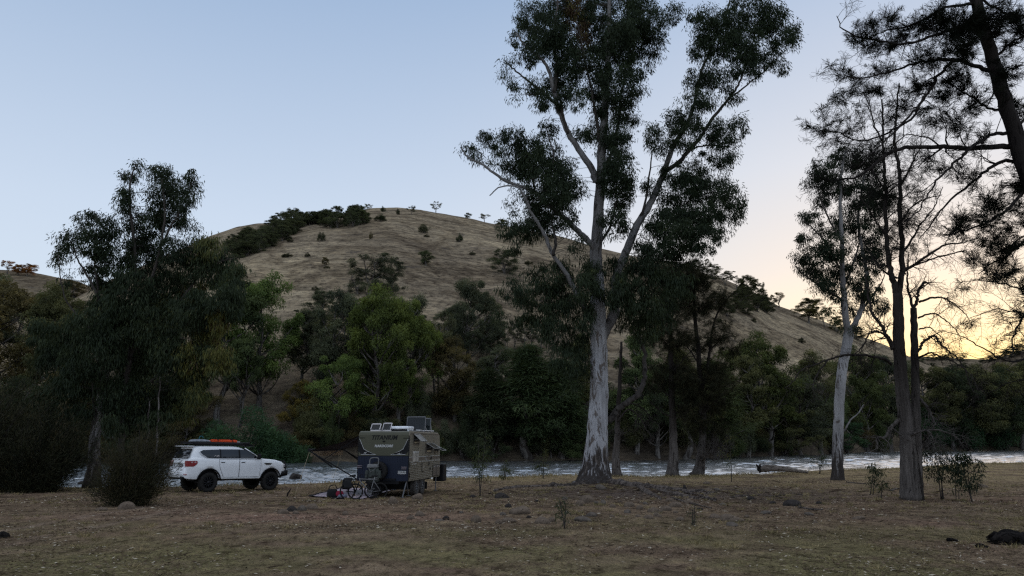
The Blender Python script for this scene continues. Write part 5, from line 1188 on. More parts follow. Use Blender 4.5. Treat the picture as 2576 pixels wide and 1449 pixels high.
def text_obj(name, txt, size, mat, parent, loc, rot, shear=0.0, ext=.002, bold=0.0, space=1.0, sx=1.0, align='CENTER'):
    cu = bpy.data.curves.new(name, 'FONT'); cu.body = txt; cu.size = size; cu.align_x = align; cu.align_y = 'CENTER'
    cu.shear = shear; cu.extrude = ext; cu.offset = bold; cu.space_character = space
    tmp = bpy.data.objects.new(name, cu); COL.objects.link(tmp)
    dg = bpy.context.evaluated_depsgraph_get(); dg.update()
    me = bpy.data.meshes.new_from_object(tmp.evaluated_get(dg)); bpy.data.objects.remove(tmp)
    me.materials.clear(); me.materials.append(mat)
    o = bpy.data.objects.new(name, me); COL.objects.link(o); o.parent = parent; o.location = loc; o.rotation_euler = rot; o.scale = (sx, 1, 1)
    return o

# ================================================================== the white car
def solve_heading(P, dxf, wb):
    best = None
    for th in np.linspace(R(30), R(68), 400):
        q = P[:2] + wb * np.array((math.cos(th), math.sin(th)))
        e = abs(q[0] / q[1] - ray(dxf, 1228)[0])
        if best is None or e < best[0]: best = (e, th, q)
    return best[1], best[2]
WB, TR = 3.075, .86
Prr = gnd(521, 1238); TH, Pfr = solve_heading(Prr, 673, WB)
fwd = np.array((math.cos(TH), math.sin(TH))); lft = np.array((-math.sin(TH), math.cos(TH)))
cc = (Prr[:2] + Pfr) / 2 + lft * TR
zr = float(hz(*Prr[:2])); zf = float(hz(*Pfr))
CAR = tag(empty("car", (cc[0], cc[1], (zr + zf) / 2 - .01), TH), "white four wheel drive with a loaded roof rack parked beside the river", "car")
CAR.rotation_euler = (0, -math.atan2(zf - zr, WB), TH); CAR.scale = (1.03, 1.03, 1.07)

def interp(x, xs, ys_): return np.interp(x, xs, ys_)
WR, AR, WZ = .42, .565, .43
def body_ring(x):
    hw = interp(x, [-2.62, -2.58, -2.48, -2.3, -1.9, -1.2, 0, 1.2, 1.8, 2.15, 2.33, 2.42], [.70, .84, .93, .975, .995, .99, .975, .985, .985, .93, .84, .66])
    zt = interp(x, [-2.62, -2.56, -2.52, -2.46, -2.3, 0, .95, 1.1, 1.7, 2.1, 2.3, 2.42], [1.0, 1.06, 1.34, 1.44, 1.455, 1.44, 1.425, 1.425, 1.38, 1.29, 1.16, 1.0])
    zb = interp(x, [-2.62, -2.5, -2.1, -1.0, 1.0, 2.1, 2.42], [.66, .58, .55, .56, .56, .62, .72])
    for xw in (-WB / 2, WB / 2):
        if abs(x - xw) < AR: zb = max(zb, WZ + math.sqrt(AR * AR - (x - xw) ** 2))
    fl = max(0, 1 - abs(abs(x) - WB / 2) / .8) * .012
    z = lambda f: zb + (zt - zb) * f
    pts = [(hw * .55, zb + .03), (hw * .965 + fl, zb), (hw * .985 + fl, zb + .03)]
    for zz, k in ((.80, .995), (1.02, 1.0), (1.14, 1.0), (1.24, .992), (1.34, .972)):
        q = min(max(zz, zb + .04), zt - .02); pts.append((hw * k + fl * (1 if zz < 1.1 else .3), q))
    pts += [(hw * .955, zt - .018), (hw * .93, zt), (hw * .6, zt + .018), (0, zt + .028)]
    return np.array(pts)
xs = sorted(set(list(np.round(np.concatenate([np.linspace(-2.62, -2.4, 8), np.linspace(-2.4, 2.42, 60)] + [np.array([xw + AR * math.sin(t) for t in np.linspace(-1.57, 1.57, 25)]) for xw in (-WB / 2, WB / 2)] + [np.array([xw - AR - .002, xw + AR + .002]) for xw in (-WB / 2, WB / 2)]), 4))))
rings = []
for x in xs:
    r = body_ring(x); full = np.concatenate([np.stack([np.full(len(r), x), -r[:, 0], r[:, 1]], 1), np.stack([np.full(len(r) - 1, x), r[-2::-1, 0], r[-2::-1, 1]], 1)]); rings.append(full)
m = len(rings[0]); V = np.concatenate(rings); F = []
for i in range(len(rings) - 1):
    for j in range(m - 1): F.append((i * m + j, (i + 1) * m + j, (i + 1) * m + j + 1, i * m + j + 1))
F.append(tuple(range(m))); F.append(tuple(range((len(rings) - 1) * m, len(rings) * m))[::-1])
# greenhouse, ring by ring upwards
LV = [(1.40, -2.475, 1.02, .925), (1.50, -2.455, .84, .905), (1.62, -2.41, .64, .870), (1.76, -2.34, .40, .815), (1.86, -2.285, .22, .770), (1.925, -2.25, .06, .735), (1.965, -2.18, -.10, .69), (1.985, -2.05, -.25, .60)]
def plan(x0, x1, hw, n=40):
    out = []
    for i in range(n):
        t = 2 * math.pi * (i + .5) / n; e = .28
        c, s_ = math.cos(t), math.sin(t)
        out.append(((x0 + x1) / 2 + (x1 - x0) / 2 * math.copysign(abs(c) ** e, c), hw * math.copysign(abs(s_) ** e, s_)))
    return out
gV = []; n_ = 40
for z, x0, x1, hw in LV: gV += [(x, y, z) for x, y in plan(x0, x1, hw, n_)]
gF = []
for k in range(len(LV) - 1):
    for i in range(n_): gF.append((k * n_ + i, k * n_ + (i + 1) % n_, (k + 1) * n_ + (i + 1) % n_, (k + 1) * n_ + i))
gF.append(tuple(range((len(LV) - 1) * n_, len(LV) * n_)))
mb = MB(); mb.add(V, F); mb.add(gV, gF)
# roof spoiler over the tailgate
mb.box((-2.36, 0, 1.955), (.30, 1.36, .035), bev=.015)
body = mb.build("body", M_WHITE, CAR, True)
for p in body.data.polygons: p.use_smooth = len(p.vertices) == 4
def gh_y(z): return interp(z, [l[0] for l in LV], [l[3] for l in LV])
def gh_xr(z): return interp(z, [l[0] for l in LV], [l[1] for l in LV])
def gh_xf(z): return interp(z, [l[0] for l in LV], [l[2] for l in LV])
def fill(poly, nx=10):
    """turn an (x,z) outline into a fan-free grid of points: returns the outline subdivided"""
    out = []
    for i in range(len(poly)):
        a, b = poly[i], poly[(i + 1) % len(poly)]
        for t in np.linspace(0, 1, nx, endpoint=False): out.append((a[0] + (b[0] - a[0]) * t, a[1] + (b[1] - a[1]) * t))
    return out
def side_panel(name, poly, mat, sgn, off, parent=CAR, thick=.012):
    c = (sum(p[0] for p in poly) / len(poly), sum(p[1] for p in poly) / len(poly)); O = fill(poly, 8); rings_ = []
    for f in (1.0, .66, .33): rings_ += [(c[0] + (x - c[0]) * f, c[1] + (z - c[1]) * f) for x, z in O]
    k = len(O); Vv = [(x, sgn * (gh_y(z) + off), z) for x, z in rings_] + [(c[0], sgn * (gh_y(c[1]) + off), c[1])]
    Ff = []
    for r_ in range(2):
        for i in range(k): Ff.append((r_ * k + i, r_ * k + (i + 1) % k, (r_ + 1) * k + (i + 1) % k, (r_ + 1) * k + i))
    for i in range(k): Ff.append((2 * k + i, 2 * k + (i + 1) % k, 3 * k))
    rim = [(x, sgn * (gh_y(z) + off - thick), z) for x, z in O]; b0 = len(Vv); Vv += rim
    for i in range(k): Ff.append((i, (i + 1) % k, b0 + (i + 1) % k, b0 + i))
    if sgn > 0: Ff = [f[::-1] for f in Ff]
    return mesh_obj(name, Vv, Ff, mat, parent)
def inset(poly, d):
    c = np.mean(poly, axis=0); return [tuple(c + (np.array(p) - c) * (1 - d)) for p in poly]
QW = [(-1.86, 1.80), (-2.0, 1.73), (-1.90, 1.62), (-1.66, 1.47), (-1.50, 1.455), (-1.08, 1.455), (-1.06, 1.83)]
RW = [(-1.02, 1.455), (-.16, 1.455), (-.16, 1.84), (-1.01, 1.835)]
FW = [(-.08, 1.455), (.80, 1.455), (.62, 1.56), (.36, 1.73), (.22, 1.81), (-.08, 1.84)]
for sgn in (-1, 1):
    for nm, P in (("side_window", QW), ("side_window", RW), ("side_window", FW)):
        side_panel(nm, P, M_GLASS, sgn, .020)
    # bright moulding round the glass, black pillars
    mb = MB()
    path = [(.98, 1.415), (.62, 1.43), (-.5, 1.428), (-1.48, 1.43), (-1.68, 1.445), (-1.94, 1.61), (-2.04, 1.73)]
    mb.tube(smooth_path(np.array([(x, sgn * (gh_y(z) + .022), z) for x, z in path]), 5), .013, 6)
    mb.build("window_trim", M_CHROME, CAR, True)
    mb = MB()
    for xp in (-1.04, -.12):
        mb.add([(xp - .045, sgn * (gh_y(1.45) + .017), 1.45), (xp + .045, sgn * (gh_y(1.45) + .017), 1.45), (xp + .045, sgn * (gh_y(1.84) + .017), 1.84), (xp - .045, sgn * (gh_y(1.84) + .017), 1.84)], [(0, 1, 2, 3)])
    mb.build("pillar", M_BLACK, CAR)
    mb = MB(); mb.tube([(.99, sgn * .905, 1.43), (.52, sgn * .835, 1.70), (.18, sgn * .765, 1.90)], .022, 6); mb.build("windscreen_pillar", M_CHROME, CAR, True)
# round decals on the rear quarter window
for i, (x, mt) in enumerate(((-1.30, M_LAMPW), (-1.17, M_LAMPW))):
    mb = MB(); yq = -(gh_y(1.53) + .026); mb.torus((x, yq, 1.53), (0, 1, .3), .042, .009 if i == 0 else .013, 20, 5)
    if i: mb.cyl((x, yq, 1.53), (0, 1, .3), .018, .006, 10)
    mb.build("window_decal", mt, CAR)
# windscreen and rear window
def end_glass(name, xf, z0, z1, w0, w1, off, mat):
    Vv = []; 
    for k in range(6):
        z = z0 + (z1 - z0) * k / 5
        for j in range(9):
            y = (w0 + (w1 - w0) * k / 5) * (j / 4 - 1); bow = .06 * (1 - (j / 4 - 1) ** 2)
            Vv.append((xf(z) + off * (1 if off > 0 else 1) + (bow if off > 0 else -bow * .5), y, z))
    Ff = [(k * 9 + j, k * 9 + j + 1, (k + 1) * 9 + j + 1, (k + 1) * 9 + j) for k in range(5) for j in range(8)]
    return mesh_obj(name, Vv, Ff, mat, CAR, True)
end_glass("rear_window", gh_xr, 1.46, 1.84, .80, .70, -.012, M_GLASS)
end_glass("windscreen", gh_xf, 1.46, 1.88, .80, .68, .012, M_GLASS)
# doors: raised skins with dark shut lines and handles
def body_y(x, z): 
    r = body_ring(x); return float(np.interp(z, r[2:9, 1], r[2:9, 0]))
def skin(name, poly, off, mat, sgn, nx=14, nz=9):
    """poly gives left and right x edges per z: list of (z, x0, x1)"""
    zs = np.linspace(poly[0][0], poly[-1][0], nz); Vv = []
    for z in zs:
        x0 = np.interp(z, [p[0] for p in poly], [p[1] for p in poly]); x1 = np.interp(z, [p[0] for p in poly], [p[2] for p in poly])
        for x in np.linspace(x0, x1, nx): Vv.append((x, sgn * (body_y(x, z) + off), z))
    Ff = [(k * nx + j, k * nx + j + 1, (k + 1) * nx + j + 1, (k + 1) * nx + j) for k in range(nz - 1) for j in range(nx - 1)]
    if sgn > 0: Ff = [f[::-1] for f in Ff]
    return mesh_obj(name, Vv, Ff, mat, CAR, True)
REARD = [(.64, -.86, -.14), (.78, -.93, -.14), (.95, -1.02, -.14), (1.10, -1.08, -.14), (1.40, -1.10, -.14)]
FROND = [(.64, -.10, .90), (1.0, -.10, .95), (1.40, -.10, .98)]
for sgn in (-1, 1):
    for D in (REARD, FROND):
        big = [(z + (-.012 if k == 0 else .012 if k == len(D) - 1 else 0), a - .013, b + .013) for k, (z, a, b) in enumerate(D)]
        skin("door_seam", big, .005, M_SEAM, sgn)
        d = skin("door", D, .011, M_WHITE, sgn)
        hx = D[-1][1] + .16; mb = MB(); mb.box((hx, sgn * (body_y(hx, 1.285) + .028), 1.285), (.20, .03, .032), bev=.012); mb.build("handle", M_CHROME, d)
        mb = MB(); mb.box((hx, sgn * (body_y(hx, 1.26) + .014), 1.262), (.17, .012, .022)); mb.build("handle_recess", M_SEAM, d)
    mb = MB(); mb.box((0, sgn * .93, .575), (1.86, .15, .055), bev=.02); mb.build("side_step", M_SILVER, CAR)
    mb = MB(); mb.box((0, sgn * .90, .635), (1.86, .12, .05)); mb.build("sill", M_BLACK, CAR)
    # guard vent
    mb = MB(); x0 = 1.12; mb.prism([(x0, sgn * (body_y(x0, 1.21) + .004), 1.24), (x0 + .42, sgn * (body_y(x0 + .42, 1.2) + .004), 1.235), (x0 + .34, sgn * (body_y(x0 + .34, 1.15) + .004), 1.16), (x0 + .10, sgn * (body_y(x0 + .1, 1.15) + .004), 1.16)], (0, sgn * .012, 0)); v = mb.build("guard_vent", M_CHROME, CAR)
    mb = MB(); mb.prism([(x0 + .06, sgn * (body_y(x0, 1.21) + .017), 1.222), (x0 + .36, sgn * (body_y(x0 + .42, 1.2) + .017), 1.22), (x0 + .31, sgn * (body_y(x0 + .34, 1.15) + .017), 1.178), (x0 + .13, sgn * (body_y(x0 + .1, 1.15) + .017), 1.178)], (0, sgn * .006, 0)); mb.build("vent_grille", M_BLACK, v)
    mb = MB(); mb.box((.80, sgn * 1.07, 1.53), (.13, .22, .24), bev=.05); mb.tube([(.82, sgn * .90, 1.46), (.81, sgn * 1.0, 1.48)], .03, 6); mb.build("mirror", M_BLACK, CAR, True)
    # wheel arch lips
    for xw in (-WB / 2, WB / 2):
        mb = MB(); mb.tube([(xw + AR * math.cos(t), sgn * (body_y(xw + AR * math.cos(t), WZ + AR * math.sin(t) + .05) - .01), WZ + AR * math.sin(t)) for t in np.linspace(.22, 2.92, 26)], .028, 6); mb.build("arch_flare", M_BLACK, CAR, True)
    # tail lamp wrapping the corner
    rz_ = [(1.10, -2.30), (1.16, -2.20), (1.22, -2.14), (1.29, -2.13), (1.34, -2.16)]
    Vv = []
    for z, xe in rz_:
        for t in np.linspace(0, 1, 7):
            x = xe + (-2.50 - xe) * t; Vv.append((x - .006 * t, sgn * (body_y(x, z) + .016), z))
        xr = float(np.interp(z, [1.0, 1.06, 1.34, 1.44], [-2.62, -2.56, -2.52, -2.46])); 
        yi = .60 + (.08 if z < 1.2 else 0)
        for t in np.linspace(0, 1, 4): Vv.append((xr - .022, sgn * (.90 + (yi - .90) * t), z))
    k = 11; Ff = [(a * k + j, a * k + j + 1, (a + 1) * k + j + 1, (a + 1) * k + j) for a in range(len(rz_) - 1) for j in range(k - 1)]
    if sgn < 0: Ff = [f[::-1] for f in Ff]
    tl = mesh_obj("tail_light", Vv, Ff, M_RED, CAR, True)
    mb = MB(); 
    for zz in (1.285, 1.255): mb.add([(-2.20, sgn * (body_y(-2.2, zz) + .020), zz), (-2.42, sgn * (body_y(-2.42, zz) + .022), zz), (-2.42, sgn * (body_y(-2.42, zz) + .022), zz + .016), (-2.20, sgn * (body_y(-2.2, zz) + .020), zz + .016)], [(0, 1, 2, 3)])
    mb.build("lamp_strip", M_LAMPW, tl)
    mb = MB(); mb.box((2.20, sgn * .80, 1.13), (.20, .22, .14), bev=.05); mb.build("headlight", M_LAMPW, CAR, True)
    mb = MB(); mb.box((-2.565, sgn * .80, .76), (.10, .18, .035), bev=.01); mb.build("reflector", M_RED, CAR)
# underside and wheel wells
mb = MB(); mb.box((0, 0, .72), (4.5, 1.30, .34)); mb.box((0, 0, .54), (3.9, .8, .16)); mb.tube([(-WB / 2, -.8, .42), (-WB / 2, .8, .42)], .06, 8); mb.tube([(WB / 2, -.8, .42), (WB / 2, .8, .42)], .05, 8)
mb.cyl((-WB / 2 + .02, 0, .42), (0, 1, 0), .17, .25, 14)
for xw in (-WB / 2, WB / 2):
    for sgn in (-1, 1): mb.box((xw, sgn * .60, .80), (1.12, .30, .42))
mb.build("chassis", M_BLACK, CAR)
# bumpers, tailgate details, plate
mb = MB(); mb.box((-2.60, 0, .80), (.14, 1.44, .22), bev=.05); mb.build("rear_bumper", M_WHITE, CAR, True)
mb = MB(); mb.box((-2.66, 0, .665), (.10, 1.10, .07), bev=.02); mb.build("tow_bar_trim", M_SILVER, CAR, True)
mb = MB(); mb.box((-2.63, -.62, .66), (.06, .30, .03)); mb.box((-2.63, .62, .66), (.06, .30, .03)); mb.box((-2.58, 0, .60), (.12, 1.3, .10)); mb.build("bumper_insert", M_BLACK, CAR)
mb = MB(); mb.box((-2.552, 0, 1.225), (.05, 1.02, .05), bev=.012); mb.build("tailgate_garnish", M_CHROME, CAR)
mb = MB(); mb.tube([(-2.57, .0, 1.385), (-2.53, .0, 1.385)], .02, 6); mb.tube([(-2.525, -.02, 1.47), (-2.50, -.25, 1.56), (-2.48, -.55, 1.58)], .012, 5); mb.build("rear_wiper", M_BLACK, CAR)
mb = MB(); mb.box((-2.592, -.30, 1.13), (.012, .37, .12), bev=.004); pl = mb.build("number_plate", M_BLACK, CAR)
text_obj("plate_text", "1CW 92", .115, M_LAMPW, pl, (-2.600, -.30, 1.128), (R(90), 0, R(-90)), bold=.002, sx=.82)
mb = MB(); mb.tube([(-2.535, .85, 1.43), (-2.545, .60, 1.44), (-2.55, 0, 1.445), (-2.545, -.60, 1.44), (-2.535, -.85, 1.43)], .010, 5); mb.build("tailgate_seam", M_SEAM, CAR)
# bull bar
mb = MB()
for sgn in (-1, 1): mb.tube(smooth_path(np.array([(2.46, sgn * .56, .70), (2.54, sgn * .54, 1.0), (2.50, sgn * .50, 1.26), (2.47, sgn * .42, 1.30)]), 5), .035, 8); mb.tube([(2.50, sgn * .54, 1.12), (2.42, sgn * .86, 1.10), (2.22, sgn * .97, 1.02)], .028, 6)
mb.tube([(2.47, -.42, 1.30), (2.48, .42, 1.30)], .035, 8); mb.tube([(2.52, -.54, 1.10), (2.52, .54, 1.10)], .028, 8)
mb.box((2.40, 0, .78), (.26, 1.72, .26), bev=.06); mb.prism([(2.05, -.99, .60), (2.50, -.80, .66), (2.50, -.80, .88), (2.12, -.99, .86)], (0, .10, 0)); mb.prism([(2.05, .89, .60), (2.50, .70, .66), (2.50, .70, .88), (2.12, .89, .86)], (0, .10, 0))
mb.build("bull_bar", M_BLACK, CAR, True)
# wheels
def wheel(parent, name, c, ax, r, w_, rim_mat, tyre_mat, rr=.60, spokes=11):
    wh = empty(name, c); wh.parent = parent; COL.objects.get(wh.name)
    mb = MB(); k = r
    mb.lathe([(rr * k, -w_ * .42), (rr * k * 1.06, -w_ * .48), (k * .80, -w_ * .52), (k * .93, -w_ * .50), (k * .985, -w_ * .40), (k, -w_ * .25), (k, w_ * .25), (k * .985, w_ * .40), (k * .93, w_ * .50), (k * .80, w_ * .52), (rr * k * 1.06, w_ * .48), (rr * k, w_ * .42)], (0, 0, 0), ax, 40)
    for i in range(40):
        t = 2 * math.pi * i / 40; a = np.array(ax, float); u = np.cross(a, (0, 0, 1.0)); u /= np.linalg.norm(u); v_ = np.cross(a, u); d = u * math.cos(t) + v_ * math.sin(t); tt = np.cross(a, d)
        mb.box(d * k * 1.004 + a * (w_ * .32 * (1 if i % 2 else -1)), (k * .085, w_ * .30, k * .05), rot=np.stack([tt, a, d], 1))
    mb.build("tyre", tyre_mat, wh, True)
    mb = MB(); s_ = w_ * .40
    mb.lathe([(rr * k, s_), (rr * k * .93, s_ * 1.02), (rr * k * .90, s_ * .70), (rr * k * .86, s_ * .35)], (0, 0, 0), ax, 36); mb.cyl(np.array(ax) * s_ * .30, ax, rr * k * .9, .01, 30)
    mb.build("rim_barrel", M_BLACK, wh, True)
    mb = MB(); a = np.array(ax, float); u = np.cross(a, (0, 0, 1.0)); u /= np.linalg.norm(u); v_ = np.cross(a, u)
    mb.cyl(a * s_ * .85, a, rr * k * .30, .05, 20); mb.cyl(a * s_ * 1.0, a, rr * k * .16, .04, 14)
    for i in range(spokes):
        t = 2 * math.pi * i / spokes; d = u * math.cos(t) + v_ * math.sin(t); mb.tube([d * rr * k * .26 + a * s_ * .85, d * rr * k * .92 + a * s_ * .95], [k * .055, k * .045], 6)
    mb.torus(a * s_ * 1.0, a, rr * k * .95, k * .03, 32, 6)
    mb.build("rim", rim_mat, wh, True); return wh
for xw in (-WB / 2, WB / 2):
    for sgn in (-1, 1): wheel(CAR, "wheel", (xw, sgn * TR, WR), (0, sgn, 0), WR, .29, M_GREYMET if False else M_RIM, M_RUBBER, .60, 11)
# roof rack
mb = MB(); RZ = 2.07
mb.box((-.90, 0, RZ), (2.75, 1.30, .05), bev=.015)
for sgn in (-1, 1):
    mb.tube([(-2.27, sgn * .64, RZ + .05), (.46, sgn * .64, RZ + .05)], .035, 6); mb.box((-.90, sgn * .66, RZ + .01), (2.72, .03, .10))
    for x in (-2.0, -1.2, -.4, .3): mb.tube([(x, sgn * .62, 1.93), (x, sgn * .62, RZ)], .028, 6)
for x in np.linspace(-2.2, .4, 9): mb.box((x, 0, RZ + .03), (.05, 1.28, .03))
mb.prism([(.46, -.64, RZ - .02), (.80, -.60, RZ - .10), (.80, -.60, RZ - .085), (.46, -.64, RZ + .05)], (0, 1.26, 0))
mb.build("roof_rack", M_BLACK, CAR, True)
mb = MB(); mb.box((-1.05, -.67, RZ - .01), (2.3, .12, .10), bev=.03); mb.build("side_awning_bag", M_BLACK, CAR, True)
def carworld(p): 
    M = Matrix.Translation(CAR.location) @ CAR.rotation_euler.to_matrix().to_4x4() @ Matrix.Diagonal((1.03, 1.03, 1.07, 1)); return M @ Vector(p)
def on_car(name, mb_, mat, p0, label, cat, smooth=True):
    o = mb_.build(name, mat, None, smooth); o.location = carworld(p0); o.rotation_euler = CAR.rotation_euler; return tag(o, label, cat)
# grey swag roll, orange boards and a white board end strapped on the rack
mb = MB(); mb.add(*(lambda P: tube_geo(P, [.06, .16, .21, .21, .15, .05], 12))(np.array([(-.55, 0, 0), (-.45, 0, .02), (-.2, 0, .03), (.15, 0, .02), (.35, 0, .0), (.5, 0, -.01)])))
g = mb; 
for v in g.V: v[:, 2] *= .42; v[:, 1] *= 1.7
sw = on_car("swag_roll", g, M_GREYFAB, (-1.72, -.20, RZ + .10), "grey covered bundle at the back of the car's roof rack", "luggage")
mb = MB(); mb.tube(smooth_path(np.array([(-.10, 0, .10), (-.06, .02, .22), (.05, .03, .25), (.12, .03, .16)]), 5), .014, 6); st = mb.build("strap", simple("teal_strap", (.03, .14, .19), .6), sw, True)
mb = MB()
for k in range(2): mb.box((0, 0, k * .055), (1.28, .34, .045), bev=.018)
for i in range(9): mb.box((-.52 + .13 * i, 0, .088), (.05, .28, .022), bev=.006)
for i in range(12): mb.box((-.58 + .105 * i, -.165, .028), (.035, .03, .085), bev=.006)
rb = on_car("recovery_board", mb, M_ORANGE, (-.72, -.36, RZ + .10), "bright orange ribbed recovery boards lying on the car's roof rack", "recovery board", False)
mb = MB()
for x in (-.35, .38): mb.box((x, 0, .055), (.03, .37, .16), bev=.005)
mb.build("strap", M_BLACK, rb)
mb = MB(); P = plan(-1.05, 1.05, .30, 32); prof = [(x, y * (1 - .35 * abs(x / 1.05) ** 3), 0) for x, y in P]; mb.prism(prof, (0, 0, .07))
on_car("paddle_board", mb, M_LAMPW, (-.75, .02, RZ + .06), "pale board under the orange recovery boards on the roof rack", "board", False)
# ================================================================== the caravan
M_OLIVE = simple("olive_panel", (.078, .077, .052), .38, 0, .06, .8)
M_KHAKI = simple("khaki_cladding", (.180, .158, .120), .45, 0, .07, .8)
M_NAVY = simple("navy_checker_panel", (.016, .021, .038), .38, 0, .12, 1.2)
M_BAND = simple("brown_band", (.130, .108, .088), .5, 0, .08)
M_CANVAS = simple("awning_canvas", (.028, .024, .022), .9, 0, .2, 2)
M_TAN = simple("tan_valance", (.46, .37, .25), .9, 0, .15, 3)
M_BAGG = simple("grey_green_canvas", (.055, .062, .055), .9, 0, .25, 7, bump=.4, bscale=30)
M_SASH = simple("sash_plastic", (.30, .295, .28), .5)
M_BAGL = simple("grey_webbing", (.15, .15, .148), .85, 0, .15, 9)
W2, LC, ZB, ZT = 1.19, 5.1, .69, 2.86
Pc = gnd(1026, 1252); PHI = R(10)
rx, ry = math.cos(PHI), -math.sin(PHI)          # local x in the world
org = np.array((Pc[0] - rx * W2, Pc[1] - ry * W2))
VAN = tag(empty("caravan", (org[0], org[1], float(hz(Pc[0], Pc[1]))), -PHI), "olive and navy off-road caravan with awning out and roof hatches raised", "caravan")
def vanworld(p):
    M = Matrix.Translation(VAN.location) @ VAN.rotation_euler.to_matrix().to_4x4(); return np.array(M @ Vector(p))
# shell: side outline swept across the width
pr = [(0.0, ZB), (0.0, ZT - .16), (.05, ZT - .05), (.16, ZT), (LC - .40, ZT - .02), (LC - .16, ZT - .10), (LC - .02, ZT - .34), (LC + .05, 1.6), (LC, 1.2), (LC, ZB)]
bm = bmesh.new(); vs = [bm.verts.new((-W2, y, z)) for y, z in pr]; f = bm.faces.new(vs)
ex = bmesh.ops.extrude_face_region(bm, geom=[f]); bmesh.ops.translate(bm, verts=[v for v in ex['geom'] if isinstance(v, bmesh.types.BMVert)], vec=(2 * W2, 0, 0))
bmesh.ops.recalc_face_normals(bm, faces=bm.faces[:])
bmesh.ops.bevel(bm, geom=[e for e in bm.edges if abs(e.verts[0].co.x - e.verts[1].co.x) < 1e-5 and min(e.verts[0].co.z, e.verts[1].co.z) > ZB + .1], offset=.045, segments=3, affect='EDGES', profile=.5)
me = bpy.data.meshes.new("body"); bm.to_mesh(me); bm.free(); me.materials.append(M_KHAKI)
o = bpy.data.objects.new("body", me); COL.objects.link(o); o.parent = VAN
E = .003
# rear face: olive top, navy ribbed lower panel
H = ZT - ZB
ux = lambda u: -W2 + 2 * W2 * u
vz = lambda v: ZB + H * v
def yface(z): return 0.0 if z < ZT - .16 else (.05 * (z - ZT + .16) / .11 if z < ZT - .05 else .05 + .11 * (z - ZT + .05) / .05)
mb = MB(); zs = [vz(.50) + .012, 2.2, ZT - .16, ZT - .05, ZT - .012]
Vv = [(x, yface(z) - .012, z) for z in zs for x in (-W2 + .035, W2 - .035)] + [(x, yface(z) + .004, z) for z in zs for x in (-W2 + .035, W2 - .035)]
k = len(zs); Ff = [(2 * i, 2 * i + 1, 2 * i + 3, 2 * i + 2) for i in range(k - 1)] + [(0, 2 * k, 2 * k + 1, 1)] + [(2 * i, 2 * i + 2, 2 * k + 2 * i + 2, 2 * k + 2 * i) for i in range(k - 1)] + [(2 * i + 1, 2 * k + 2 * i + 1, 2 * k + 2 * i + 3, 2 * i + 3) for i in range(k - 1)]
mb.add(Vv, Ff); BP = mb.build("back_panel", M_OLIVE, VAN)
mb = MB(); mb.box((0, -.006, (vz(.50) + ZB) / 2 + .0), (2 * W2 - .06, .016, vz(.5) - ZB - .01))
for i in range(30): mb.box((-W2 + .08 + i * (2 * W2 - .16) / 29, -.018, (vz(.5) + ZB) / 2), (.026, .014, vz(.5) - ZB - .06))
NP = mb.build("lower_panel", M_NAVY, VAN)
mb = MB(); mb.box((0, -.016, vz(.502)), (2 * W2 - .05, .02, .022)); mb.build("trim_strip", M_BLACK, VAN)
for sgn in (-1, 1):
    mb = MB(); mb.box((sgn * (W2 - .012), .012, (ZB + ZT - .2) / 2), (.035, .055, ZT - .2 - ZB), bev=.01); mb.build("corner_moulding", M_BLACK, VAN)
def zc(x, y):  # survey of the rear face in the photo crop -> (u, v)
    return (x - 895) / 800.0, (1062 - y) / 762.0
def face(pts, mirror=False):
    out = []
    for x, y in pts:
        u, v = zc(x, y); out.append((ux(1 - u if mirror else u), vz(v)))
    return out
for mir in (False, True):
    A = face([(912, 418), (985, 578), (1180, 664), (945, 660), (905, 602)], mir)
    mb = MB(); mb.prism([(x, -.019, z) for x, z in A], (0, .004, 0)); g_ = mb.build("corner_graphic", M_BLACK, BP)
    mb = MB(); B = face([(914, 418), (988, 577), (1040, 606), (1180, 664), (948, 658)], mir); mb.tube([(x, -.022, z) for x, z in B], .011, 6); mb.build("graphic_line", M_SILVER, BP)
RX = (R(90), 0, 0)
def ftext(t, x, y, size, mat, par, **k):
    u, v = zc(x, y); return text_obj("lettering", t, size, mat, par, (ux(u), -.016, vz(v)), RX, **k)
ftext("TITANIUM", 1300, 402, .262, M_BLACK, BP, shear=.25, bold=.008, sx=.96, space=1.04)
ftext("HARDCORE", 1297, 530, .150, M_SILVER, BP, shear=.2, bold=.006, sx=1.02, space=1.05)
ftext("AF", 1008, 636, .085, M_SILVER, BP, shear=.3, bold=.003, sx=1.2).location.y = -.024
ftext("19.6", 1545, 650, .095, M_SILVER, BP, shear=.3, bold=.003, sx=1.2).location.y = -.024
u, v = zc(1300, 456); mb = MB(); mb.box((ux(u), -.035, vz(v)), (.10, .06, .055), bev=.012); mb.build("camera", M_BLACK, BP)
for x0, x1, y in ((920, 998, 403), (1602, 1685, 408)):
    (a, b), (c, d) = zc(x0, y), zc(x1, y); mb = MB(); mb.box(((ux(a) + ux(c)) / 2, -.02, vz(b)), (abs(ux(c) - ux(a)), .02, .022)); mb.build("marker_light", M_BLACK, BP)
for xx, yy in ((932, 832), (932, 858), (1625, 850), (1625, 876)):
    u, v = zc(xx, yy); mb = MB(); mb.box((ux(u), -.036, vz(v)), (.235, .035, .042), bev=.01); mb.build("tail_light", simple("lamp_lens", (.16, .13, .14), .2, coat=.8), NP)
u, v = zc(1597, 930); mb = MB(); mb.box((ux(u), -.034, vz(v)), (.37, .012, .135), bev=.004); pl = mb.build("number_plate", M_SILVER, NP)
text_obj("plate_text", "Z19·093", .125, M_BLACK, pl, (ux(u), -.0415, vz(v)), RX, bold=.002, sx=.76)
